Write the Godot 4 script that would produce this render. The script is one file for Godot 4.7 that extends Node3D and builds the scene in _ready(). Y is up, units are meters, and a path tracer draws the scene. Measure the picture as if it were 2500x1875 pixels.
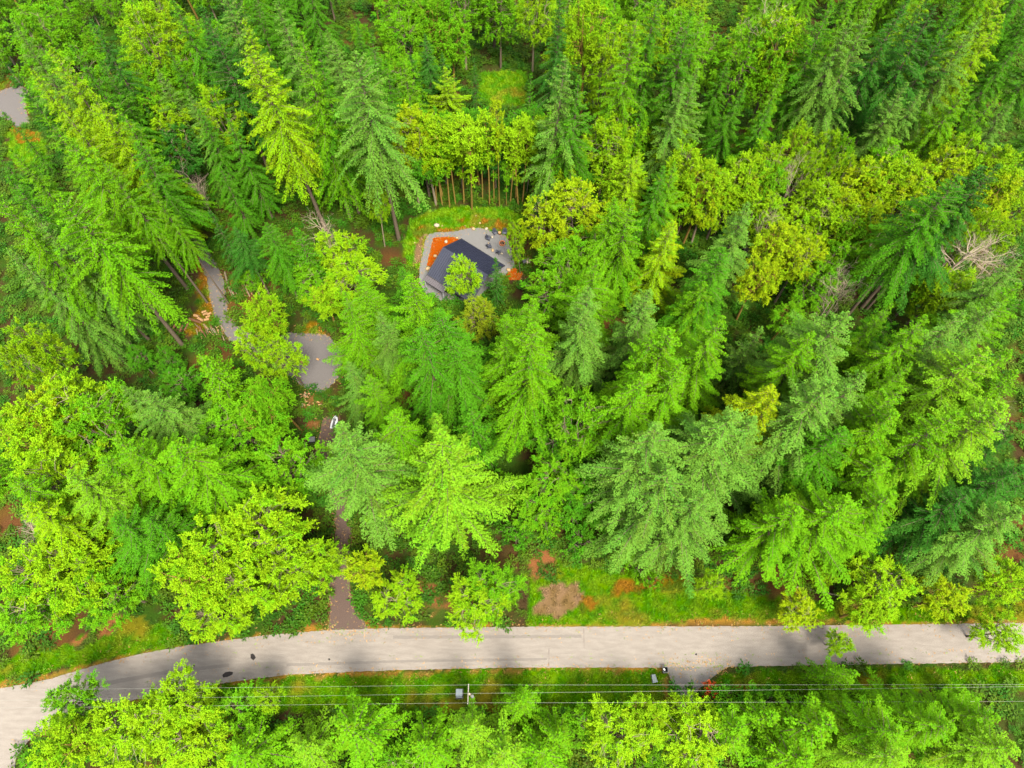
extends Node3D
# An aerial view of a conifer and broadleaf forest with a road, a small house in a clearing and power lines.
# Distances in metres; the origin is the ground point straight below the camera.

var rng := RandomNumberGenerator.new()
var used := {}
var M := {}
var noise := FastNoiseLite.new()

# ---------------------------------------------------------------- mesh collecting
var V := PackedVector3Array()
var N := PackedVector3Array()
var C := PackedColorArray()
var I := PackedInt32Array()

func begin() -> void:
	V = PackedVector3Array(); N = PackedVector3Array(); C = PackedColorArray(); I = PackedInt32Array()

func commit(mat: Material) -> ArrayMesh:
	var a := []
	a.resize(Mesh.ARRAY_MAX)
	a[Mesh.ARRAY_VERTEX] = V; a[Mesh.ARRAY_NORMAL] = N; a[Mesh.ARRAY_COLOR] = C; a[Mesh.ARRAY_INDEX] = I
	var m := ArrayMesh.new()
	m.add_surface_from_arrays(Mesh.PRIMITIVE_TRIANGLES, a)
	m.surface_set_material(0, mat)
	return m

func leaf(p: Vector3, d: Vector3, s: Vector3, l: float, w: float, c: Color) -> void:
	var k := V.size()
	var n := d.cross(s).normalized()
	var mid := p + d * (l * 0.45) - n * (w * 0.12)
	V.append(p); V.append(mid + s * (w * 0.5)); V.append(p + d * l); V.append(mid - s * (w * 0.5))
	for i in 4:
		N.append(n); C.append(c)
	I.append(k); I.append(k + 1); I.append(k + 2); I.append(k); I.append(k + 2); I.append(k + 3)

func tube(pts: PackedVector3Array, r0: float, r1: float, sides: int, c := Color.WHITE, power := 1.0) -> void:
	var start := V.size()
	var count := pts.size()
	for i in count:
		var d := (pts[mini(i + 1, count - 1)] - pts[maxi(i - 1, 0)]).normalized()
		var side := d.cross(Vector3(0.31, 0.17, 0.93)).normalized()
		var other := d.cross(side)
		var t := float(i) / maxf(1.0, count - 1)
		var r := lerpf(r0, r1, pow(t, power))
		for j in sides:
			var a := TAU * j / sides
			var n := side * cos(a) + other * sin(a)
			V.append(pts[i] + n * r); N.append(n); C.append(c)
	for i in count - 1:
		for j in sides:
			var a := start + i * sides + j
			var b := start + i * sides + (j + 1) % sides
			I.append(a); I.append(a + sides); I.append(b)
			I.append(b); I.append(a + sides); I.append(b + sides)

func cap(p: Vector3, d: Vector3, r: float, sides: int, c := Color.WHITE) -> void:
	var k := V.size()
	var side := d.cross(Vector3(0.31, 0.17, 0.93)).normalized()
	var other := d.cross(side)
	V.append(p); N.append(d); C.append(c)
	for j in sides:
		var a := TAU * j / sides
		V.append(p + (side * cos(a) + other * sin(a)) * r); N.append(d); C.append(c)
	for j in sides:
		I.append(k); I.append(k + 1 + (j + 1) % sides); I.append(k + 1 + j)

func quad(a: Vector3, b: Vector3, c: Vector3, d: Vector3, col := Color.WHITE) -> void:
	# clockwise seen from the front
	var k := V.size()
	var n := (c - a).cross(b - a).normalized()
	for p: Vector3 in [a, b, c, d]:
		V.append(p); N.append(n); C.append(col)
	I.append(k); I.append(k + 1); I.append(k + 2); I.append(k); I.append(k + 2); I.append(k + 3)

func box(at: Vector3, size: Vector3, col := Color.WHITE, basis := Basis.IDENTITY, bevel := 0.0) -> void:
	var h := size * 0.5
	var f := func(x: float, y: float, z: float) -> Vector3: return at + basis * Vector3(x * h.x, y * h.y, z * h.z)
	if bevel <= 0.0:
		quad(f.call(-1, 1, -1), f.call(1, 1, -1), f.call(1, 1, 1), f.call(-1, 1, 1), col)
		quad(f.call(-1, -1, 1), f.call(1, -1, 1), f.call(1, -1, -1), f.call(-1, -1, -1), col)
		quad(f.call(-1, 1, 1), f.call(1, 1, 1), f.call(1, -1, 1), f.call(-1, -1, 1), col)
		quad(f.call(1, 1, -1), f.call(-1, 1, -1), f.call(-1, -1, -1), f.call(1, -1, -1), col)
		quad(f.call(1, 1, 1), f.call(1, 1, -1), f.call(1, -1, -1), f.call(1, -1, 1), col)
		quad(f.call(-1, 1, -1), f.call(-1, 1, 1), f.call(-1, -1, 1), f.call(-1, -1, -1), col)
		return
	var b := Vector3(1.0 - bevel / h.x, 1.0, 1.0 - bevel / h.z)
	var low := 1.0 - bevel / h.y
	quad(f.call(-b.x, 1, -b.z), f.call(b.x, 1, -b.z), f.call(b.x, 1, b.z), f.call(-b.x, 1, b.z), col)
	quad(f.call(-b.x, 1, b.z), f.call(b.x, 1, b.z), f.call(1, low, 1), f.call(-1, low, 1), col)
	quad(f.call(b.x, 1, -b.z), f.call(-b.x, 1, -b.z), f.call(-1, low, -1), f.call(1, low, -1), col)
	quad(f.call(b.x, 1, b.z), f.call(b.x, 1, -b.z), f.call(1, low, -1), f.call(1, low, 1), col)
	quad(f.call(-b.x, 1, -b.z), f.call(-b.x, 1, b.z), f.call(-1, low, 1), f.call(-1, low, -1), col)
	quad(f.call(-1, low, 1), f.call(1, low, 1), f.call(1, -1, 1), f.call(-1, -1, 1), col)
	quad(f.call(1, low, -1), f.call(-1, low, -1), f.call(-1, -1, -1), f.call(1, -1, -1), col)
	quad(f.call(1, low, 1), f.call(1, low, -1), f.call(1, -1, -1), f.call(1, -1, 1), col)
	quad(f.call(-1, low, -1), f.call(-1, low, 1), f.call(-1, -1, 1), f.call(-1, -1, -1), col)
	quad(f.call(-1, -1, 1), f.call(1, -1, 1), f.call(1, -1, -1), f.call(-1, -1, -1), col)

# ---------------------------------------------------------------- naming
func numbered(called: String) -> String:
	var k: int = used.get(called, 0)
	used[called] = k + 1
	return called if k == 0 else "%s_%03d" % [called, k]

func meta(o: Node3D, label: String, category: String, group := "") -> void:
	o.set_meta("label", label)
	o.set_meta("category", category)
	if group:
		o.set_meta("group", group)

func thing(called: String, at: Vector3, turn: float, label: String, category: String, group := "") -> Node3D:
	var o := Node3D.new()
	o.name = numbered(called)
	add_child(o)
	o.position = at
	o.rotation.y = turn
	meta(o, label, category, group)
	return o

func part(called: String, mesh: Mesh, parent: Node3D) -> MeshInstance3D:
	var o := MeshInstance3D.new()
	o.name = called
	o.mesh = mesh
	parent.add_child(o, true)
	return o

func single(called: String, mesh: Mesh, at: Vector3, turn: float, label: String, category: String, group := "") -> MeshInstance3D:
	var o := MeshInstance3D.new()
	o.name = numbered(called)
	o.mesh = mesh
	add_child(o)
	o.position = at
	o.rotation.y = turn
	meta(o, label, category, group)
	return o

func setting(called: String, mesh: Mesh, kind := "structure") -> MeshInstance3D:
	var o := MeshInstance3D.new()
	o.name = numbered(called)
	o.mesh = mesh
	o.set_meta("kind", kind)
	add_child(o)
	return o

# ---------------------------------------------------------------- materials
func lin(r: float, g: float, b: float) -> Color:
	return Color(r, g, b).linear_to_srgb()

func noise_tex(size: int, freq: float, octaves: int, dark: Color, light: Color, seed_: int) -> NoiseTexture2D:
	var f := FastNoiseLite.new()
	f.noise_type = FastNoiseLite.TYPE_SIMPLEX_SMOOTH
	f.seed = seed_
	f.frequency = freq
	f.fractal_octaves = octaves
	var t := NoiseTexture2D.new()
	t.width = size; t.height = size
	t.seamless = true
	t.noise = f
	var g := Gradient.new()
	g.set_color(0, dark); g.set_color(1, light)
	t.color_ramp = g
	return t

func mat(called: String, r: float, g: float, b: float, rough := 0.85, spec := 0.3) -> StandardMaterial3D:
	var m := StandardMaterial3D.new()
	m.resource_name = called
	m.albedo_color = lin(r, g, b)
	m.roughness = rough
	m.metallic_specular = spec
	m.vertex_color_use_as_albedo = true
	M[called] = m
	return m

func grain(m: StandardMaterial3D, t: Texture2D, scale: Vector3) -> StandardMaterial3D:
	m.albedo_texture = t
	m.uv1_triplanar = true
	m.uv1_world_triplanar = true
	m.uv1_scale = scale
	return m

func leafy(called: String, r: float, g: float, b: float) -> StandardMaterial3D:
	var m := mat(called, r, g, b, 0.7, 0.10)
	m.backlight_enabled = true
	m.backlight = Color(0.52, 0.52, 0.30)
	return m

const TINTS := [[0.0099, 0.0405, 0.00315], [0.0162, 0.0576, 0.00158], [0.0288, 0.07875, 0.00113], [0.05175, 0.099, 0.00113], [0.0675, 0.10125, 0.00113], [0.0297, 0.06975, 0.00675], [0.045, 0.063, 0.0018], [0.0396, 0.09, 0.0027]]

func make_materials() -> void:
	for k in TINTS.size():
		leafy("foliage_%d" % k, TINTS[k][0] * 1.25, TINTS[k][1] * 1.25, TINTS[k][2] * 1.25)
		mat("needles_%d" % k, TINTS[k][0], TINTS[k][1], TINTS[k][2], 0.75, 0.08)
	var fine := noise_tex(512, 0.06, 4, Color(0.55, 0.55, 0.55), Color(1, 1, 1), 3)
	var fine_strong := noise_tex(512, 0.05, 5, Color(0.25, 0.25, 0.25), Color(1, 1, 1), 5)
	var speck := noise_tex(512, 0.16, 2, Color(0.62, 0.6, 0.58), Color(1, 1, 1), 8)
	var streak := noise_tex(512, 0.03, 4, Color(0.90, 0.895, 0.89), Color(1, 1, 1), 11)
	grain(mat("bark", 0.132, 0.1023, 0.0726, 0.95, 0.1), fine_strong, Vector3(1.6, 0.35, 1.6))
	grain(mat("pale_bark", 0.198, 0.1617, 0.1089, 0.95, 0.1), fine_strong, Vector3(1.6, 0.35, 1.6))
	grain(mat("mossy_bark", 0.198, 0.132, 0.033, 0.95, 0.1), fine_strong, Vector3(1.6, 0.35, 1.6))
	grain(mat("dead_wood", 0.2046, 0.165, 0.1221, 0.95, 0.1), fine, Vector3(1.6, 0.35, 1.6))
	grain(mat("ground", 0.66, 0.66, 0.66, 1.0, 0.0), fine_strong, Vector3(0.35, 0.35, 0.35))
	var road := grain(mat("asphalt", 0.122, 0.110, 0.101, 0.95, 0.15), streak, Vector3(0.02, 0.2, 0.09))
	road.detail_enabled = true
	road.detail_albedo = speck
	road.detail_blend_mode = BaseMaterial3D.BLEND_MODE_MUL
	road.detail_uv_layer = BaseMaterial3D.DETAIL_UV_2
	road.uv2_triplanar = true
	road.uv2_world_triplanar = true
	road.uv2_scale = Vector3(0.5, 0.5, 0.5)
	grain(mat("worn_track", 0.08712, 0.07854, 0.0726, 0.95, 0.15), speck, Vector3(0.3, 0.3, 0.3))
	grain(mat("old_asphalt", 0.05, 0.034, 0.028, 0.95, 0.15), fine, Vector3(0.25, 0.25, 0.25))
	grain(mat("tar", 0.00924, 0.00726, 0.00726, 0.7, 0.2), speck, Vector3(1, 1, 1))
	grain(mat("crack_fill", 0.066, 0.05478, 0.04884, 0.9, 0.2), speck, Vector3(0.6, 0.6, 0.6))
	grain(mat("gravel", 0.062, 0.058, 0.059, 1.0, 0.1), speck, Vector3(0.9, 0.9, 0.9))
	grain(mat("patio_gravel", 0.082, 0.082, 0.085, 1.0, 0.1), speck, Vector3(1.1, 1.1, 1.1))
	grain(mat("concrete", 0.0891, 0.08052, 0.07458, 0.9, 0.2), fine, Vector3(0.3, 0.3, 0.3))
	grain(mat("mulch", 0.22, 0.042, 0.002, 1.0, 0.05), fine_strong, Vector3(1.2, 1.2, 1.2))
	grain(mat("rock", 0.2244, 0.1584, 0.0858, 0.9, 0.2), fine, Vector3(1.2, 1.2, 1.2))
	grain(mat("pale_rock", 0.2376, 0.198, 0.1452, 0.9, 0.2), fine, Vector3(1.2, 1.2, 1.2))
	grain(mat("cut_wood", 0.2376, 0.1386, 0.066, 0.9, 0.1), fine, Vector3(1.5, 1.5, 1.5))
	grain(mat("log_bark", 0.1716, 0.0858, 0.0462, 0.95, 0.1), fine_strong, Vector3(2, 2, 2))
	var roof := mat("roof_metal", 0.00561, 0.0066, 0.01386, 0.5, 0.35)
	roof.metallic = 0.1
	mat("trim", 0.00792, 0.00792, 0.01056, 0.6, 0.4)
	mat("porch_metal", 0.022, 0.018, 0.021, 0.5, 0.4)
	mat("wall_paint", 0.06, 0.06, 0.057, 0.8, 0.3)
	mat("chair_plastic", 0.00792, 0.00924, 0.01716, 0.5, 0.5)
	mat("bin_dark", 0.006, 0.006, 0.0065, 0.5, 0.5)
	mat("bin_grey", 0.058, 0.066, 0.068, 0.55, 0.4)
	mat("cabinet_paint", 0.085, 0.097, 0.1, 0.5, 0.4)
	mat("box_grey", 0.026, 0.028, 0.026, 0.6, 0.4)
	mat("white_paint", 0.15, 0.155, 0.16, 0.35, 0.5)
	mat("black_vinyl", 0.0066, 0.0066, 0.00792, 0.5, 0.5)
	grain(mat("pole_wood", 0.198, 0.1584, 0.1188, 0.9, 0.1), fine, Vector3(2, 0.4, 2))
	grain(mat("arm_wood", 0.132, 0.1188, 0.099, 0.9, 0.1), fine, Vector3(2, 2, 2))
	mat("wire", 0.066, 0.066, 0.0561, 0.5, 0.5)
	mat("porcelain", 0.1056, 0.1023, 0.0957, 0.3, 0.5)
	mat("rust", 0.1452, 0.0462, 0.0165, 0.8, 0.3)
	mat("ash", 0.0198, 0.0165, 0.01452, 1.0, 0.0)
	mat("grass_blade", 0.66, 0.66, 0.66, 0.7, 0.15)
	mat("undergrowth_leaf", 0.66, 0.66, 0.66, 0.65, 0.15)
	leafy("red_leaf", 0.2772, 0.0363, 0.00792)

# ---------------------------------------------------------------- trees
func jit(a: float) -> Vector3:
	return Vector3(rng.randf_range(-a, a), rng.randf_range(-a, a), rng.randf_range(-a, a))

func hue(base: float, spread: float, warm: float) -> Color:
	var v := base * rng.randf_range(1.0 - spread, 1.0 + spread)
	var w := 1.0 + rng.randf_range(-warm, warm)
	return Color(v * w, v, v / w)

func fir(h: float, r: float, low: float, whorls: int, droop: float, rise: float, leaf_size: float, seed_: int) -> Array:
	# a conifer: [trunk and bare limbs, crown of drooping sprays]
	rng.seed = seed_
	begin()
	var spine := PackedVector3Array()
	var bend := jit(0.35)
	for i in 13:
		var t := i / 12.0
		spine.append(Vector3(bend.x * sin(t * 3.0), h * t - 0.4 * (1.0 - t), bend.z * sin(t * 2.2)))
	tube(spine, h * 0.0125 + 0.05, 0.02, 8, Color.WHITE, 0.85)
	var branches := []
	var turn := 0.0
	for wnum in whorls:
		var t0 := (wnum + rng.randf()) / float(whorls)
		var count := rng.randi_range(4, 5)
		turn += rng.randf_range(0.4, 1.2)
		for b in count:
			var t := clampf(t0 + rng.randf_range(-0.012, 0.012), 0.0, 0.995)
			var az := turn + TAU * b / count + rng.randf_range(-0.35, 0.35)
			var shape := pow(1.0 - t, 0.86) * (0.72 + 0.28 * smoothstep(0.0, 0.18, t))
			var lobe := 1.0 + 0.20 * sin(az * 2.0 + seed_ + t * 5.0) + 0.12 * sin(az * 5.0 + t * 11.0 + seed_)
			var length := maxf(0.4, r * 1.12 * shape * lobe * rng.randf_range(0.58, 1.16))
			branches.append([lerpf(low, h, t), az, length, t])
	# a few dead sticks under the crown
	for b in 16:
		var y := rng.randf_range(low * 0.35, low * 1.15)
		var az := rng.randf() * TAU
		var d := Vector3(cos(az), -0.12, sin(az))
		var len_ := rng.randf_range(0.7, 2.4)
		tube(PackedVector3Array([Vector3(0, y, 0), Vector3(0, y, 0) + d * len_ * 0.5 + jit(0.1), Vector3(0, y - 0.15, 0) + d * len_]), 0.035, 0.012, 3)
	var limbs := []
	for br in branches:
		var y: float = br[0]
		var length: float = br[2]
		var t: float = br[3]
		var radial := Vector3(cos(br[1]), 0, sin(br[1]))
		var across := Vector3(-radial.z, 0, radial.x)
		var e := lerpf(rise - 0.30, rise + 0.55, t) + rng.randf_range(-0.2, 0.2)
		var dr := droop * (1.0 - 0.55 * t) * rng.randf_range(0.75, 1.25)
		var sway := rng.randf_range(-0.18, 0.18)
		var trunk_at := Vector3(bend.x * sin(y / h * 3.0), y, bend.z * sin(y / h * 2.2))
		limbs.append([trunk_at, radial, across, e, dr, sway, length, t])
		var pts := PackedVector3Array()
		for k in 4:
			var s := k / 3.0 * 0.8
			pts.append(trunk_at + radial * (length * s) + across * (length * sway * s * s) + Vector3(0, length * (e * s - dr * s * s), 0))
		tube(pts, 0.025 + length * 0.009, 0.016, 3)
	var wood := commit(M.bark)
	begin()
	for lb in limbs:
		var trunk_at: Vector3 = lb[0]
		var radial: Vector3 = lb[1]
		var across: Vector3 = lb[2]
		var e: float = lb[3]
		var dr: float = lb[4]
		var sway: float = lb[5]
		var length: float = lb[6]
		var tone := rng.randf_range(0.72, 1.28)
		var warm := rng.randf_range(-0.2, 0.32)
		var steps := maxi(3, int(length / 0.24))
		for k in range(int(steps * 0.16), steps + 1):
			var s := float(k) / steps
			var p := trunk_at + radial * (length * s) + across * (length * sway * s * s) + Vector3(0, length * (e * s - dr * s * s), 0)
			var axis := (radial + across * (2.0 * sway * s) + Vector3(0, e - 2.0 * dr * s, 0)).normalized()
			var twig_long := clampf(length * 0.185 * pow(1.0 - s, 0.55) + 0.16, 0.16, 1.0) * rng.randf_range(0.5, 1.4)
			for side in [-1.0, 1.0]:
				var d: Vector3 = (axis * rng.randf_range(0.55, 0.95) + across * side * rng.randf_range(0.6, 0.95) + Vector3(0, rng.randf_range(-0.28, 0.10), 0)).normalized()
				var cards := maxi(1, int(twig_long / 0.17))
				for q in cards:
					var f := (q + rng.randf() * 0.6) / cards
					var at := p + d * (twig_long * f) + Vector3(0, -0.22 * twig_long * f * f, 0)
					for s2 in [-1.0, 1.0]:
						var flat := d.cross(Vector3.UP).normalized()
						var dd: Vector3 = (d + flat * s2 * rng.randf_range(0.12, 0.65) + Vector3(0, rng.randf_range(-0.45, 0.25), 0)).normalized()
						var ss := (dd.cross(Vector3.UP + jit(0.85))).normalized()
						var c := hue(tone, 0.34, 0.12)
						c.r *= 1.0 + warm
						leaf(at, dd, ss, leaf_size * rng.randf_range(0.7, 1.3), leaf_size * rng.randf_range(0.45, 0.65), c)
	# leader
	for k in 40:
		var y := h - rng.randf() * 1.5
		var az := rng.randf() * TAU
		var d := Vector3(cos(az), rng.randf_range(0.2, 0.9), sin(az)).normalized()
		leaf(Vector3(bend.x * sin(3.0), y, bend.z * sin(2.2)), d, d.cross(Vector3.UP).normalized(), leaf_size, leaf_size * 0.45, hue(1.0, 0.2, 0.1))
	var crown := commit(M.foliage_1)
	return [wood, crown]

func broadleaf(h: float, r: float, ry: float, clumps: int, twigs: int, leaves: int, leaf_size: float, bark: String, seed_: int, stems := 5) -> Array:
	rng.seed = seed_
	begin()
	var fork := maxf(h - ry * 2.0, h * 0.16)
	var lean := jit(0.5)
	var spine := PackedVector3Array([Vector3(0, -0.4, 0), Vector3(lean.x * 0.3, fork * 0.5, lean.z * 0.3), Vector3(lean.x * 0.5, fork, lean.z * 0.5)])
	tube(spine, h * 0.011 + 0.05, h * 0.008 + 0.03, 7)
	var top := spine[2]
	var paths := []
	for k in stems:
		var az := TAU * k / stems + rng.randf_range(-0.4, 0.4)
		var out := r * rng.randf_range(0.25, 0.62) if k > 0 else 0.1 * r
		var end := Vector3(cos(az) * out, h - ry * rng.randf_range(0.12, 0.55), sin(az) * out)
		var pts := PackedVector3Array()
		for i in 6:
			var t := i / 5.0
			pts.append(top.lerp(end, t) + Vector3(cos(az), 0, sin(az)) * (sin(t * PI) * 0.10 * r) + jit(0.12))
		tube(pts, h * 0.0065 + 0.02, 0.02, 5)
		paths.append(pts)
	var centre := Vector3(0, h - ry, 0)
	var spots := []
	for k in clumps:
		var d := jit(1.0)
		while d.length() > 1.0 or d.length() < 0.12:
			d = jit(1.0)
		var reach := pow(rng.randf(), 0.33)
		d = d.normalized()
		var az := atan2(d.z, d.x)
		var wob := 1.0 + 0.22 * sin(az * 3.0 + seed_) + 0.14 * sin(az * 5.0 + seed_ * 2.0 + d.y * 3.0)
		var p := centre + Vector3(d.x * r * wob, d.y * ry * (1.0 if d.y > 0.0 else 0.9), d.z * r * wob) * (reach * 0.93)
		spots.append(p)
		var best := Vector3.ZERO
		var dist := 1e9
		for pts in paths:
			for q: Vector3 in pts:
				var w := q.distance_to(p) + maxf(0.0, q.y - p.y) * 0.8
				if w < dist:
					dist = w
					best = q
		tube(PackedVector3Array([best, best.lerp(p, 0.5) + jit(0.15) + Vector3(0, 0.12 * dist, 0), p]), 0.045, 0.012, 3)
	var wood := commit(M[bark])
	begin()
	for p: Vector3 in spots:
		var outward := (p - centre)
		outward = Vector3(outward.x / r, outward.y / ry + 0.25, outward.z / r).normalized()
		var tone := rng.randf_range(0.74, 1.26)
		var warm := rng.randf_range(-0.26, 0.26)
		for k in twigs:
			var d := (outward * 0.8 + jit(0.95) + Vector3(0, 0.15, 0)).normalized()
			var len_ := rng.randf_range(0.55, 1.25) * clampf(r / 4.0, 0.4, 1.1)
			var start := p + jit(0.25)
			for q in leaves:
				var f := (q + rng.randf()) / leaves
				var at := start + d * (len_ * f) + Vector3(0, -0.25 * len_ * f * f, 0) + jit(0.09)
				var ld := (d * 0.5 + jit(0.8)).normalized()
				var up := (Vector3.UP + jit(0.75)).normalized()
				var side := up.cross(ld).normalized()
				var c := hue(tone, 0.28, 0.12)
				c.r *= 1.0 + warm
				leaf(at, ld, side, leaf_size * rng.randf_range(0.75, 1.3), leaf_size * rng.randf_range(0.55, 0.85), c)
	return [wood, commit(M.foliage_3)]

func alder(h: float, r: float, seed_: int) -> Array:
	# a slender tree: a long pale trunk, a small crown at the top and tufts down the stem
	rng.seed = seed_
	begin()
	var bend := jit(0.9)
	var spine := PackedVector3Array()
	for i in 10:
		var t := i / 9.0
		spine.append(Vector3(bend.x * t * t, h * 0.97 * t - 0.3, bend.z * t * sin(t * 2.0)))
	tube(spine, 0.19, 0.03, 7)
	var spots := []
	for k in 34:
		var t := pow(rng.randf(), 0.6)
		var y := lerpf(h * 0.34, h, t)
		var i := clampi(int(y / h * 9.0), 0, 8)
		var axis := spine[i].lerp(spine[i + 1], y / h * 9.0 - i)
		var az := rng.randf() * TAU
		var out := r * rng.randf_range(0.25, 1.0) * (0.3 if t < 0.45 else 1.0)
		var p := Vector3(axis.x + cos(az) * out, minf(y + 0.3, h), axis.z + sin(az) * out)
		spots.append(p)
		tube(PackedVector3Array([Vector3(axis.x, y - out * 0.5, axis.z), p]), 0.04, 0.01, 3)
	var wood := commit(M.mossy_bark)
	begin()
	for p: Vector3 in spots:
		var tone := rng.randf_range(0.75, 1.25)
		for k in 9:
			var d := (jit(1.0) + Vector3(0, 0.1, 0)).normalized()
			for q in 11:
				var f := (q + rng.randf()) / 11.0
				var at := p + d * (0.95 * f) + Vector3(0, -0.2 * f * f, 0) + jit(0.09)
				var ld := (d * 0.5 + jit(0.8)).normalized()
				var side := (Vector3.UP + jit(0.75)).cross(ld).normalized()
				leaf(at, ld, side, 0.3 * rng.randf_range(0.75, 1.3), 0.2 * rng.randf_range(0.7, 1.2), hue(tone, 0.2, 0.1))
	return [wood, commit(M.foliage_3)]

func twig_fan(p: Vector3, d: Vector3, length: float, radius: float, depth: int) -> void:
	var pts := PackedVector3Array([p])
	var q := p
	var e := d
	for i in 3:
		e = (e + jit(0.28) + Vector3(0, 0.06, 0)).normalized()
		q += e * (length / 3.0)
		pts.append(q)
	tube(pts, radius, radius * 0.45, 4 if depth > 1 else 3)
	if depth <= 0:
		return
	for k in rng.randi_range(3, 4):
		var f := rng.randi_range(1, 3)
		twig_fan(pts[f], (e + jit(0.85)).normalized(), length * rng.randf_range(0.5, 0.75), radius * 0.5, depth - 1)

func dead_tree(h: float, r: float, bare: float, mat_name: String, seed_: int, depth := 3) -> Array:
	rng.seed = seed_
	begin()
	var lean := jit(0.7)
	var spine := PackedVector3Array()
	for i in 9:
		var t := i / 8.0
		spine.append(Vector3(lean.x * t * t, h * 0.8 * t - 0.3, lean.z * t))
	tube(spine, 0.16, 0.07, 7)
	var limbs := begin_limbs()
	for k in 15:
		var t := lerpf(bare, 1.0, pow(rng.randf(), 0.7))
		var i := clampi(int(t * 8.0), 0, 7)
		var p := spine[i].lerp(spine[i + 1], t * 8.0 - i)
		var az := rng.randf() * TAU
		twig_fan(p, Vector3(cos(az), rng.randf_range(0.35, 1.1), sin(az)).normalized(), r * rng.randf_range(0.6, 1.1), 0.06, depth)
	var crown := commit(M[mat_name])
	V = limbs[0]; N = limbs[1]; C = limbs[2]; I = limbs[3]
	return [commit(M[mat_name]), crown]

func begin_limbs() -> Array:
	var kept := [V, N, C, I]
	begin()
	return kept

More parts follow.
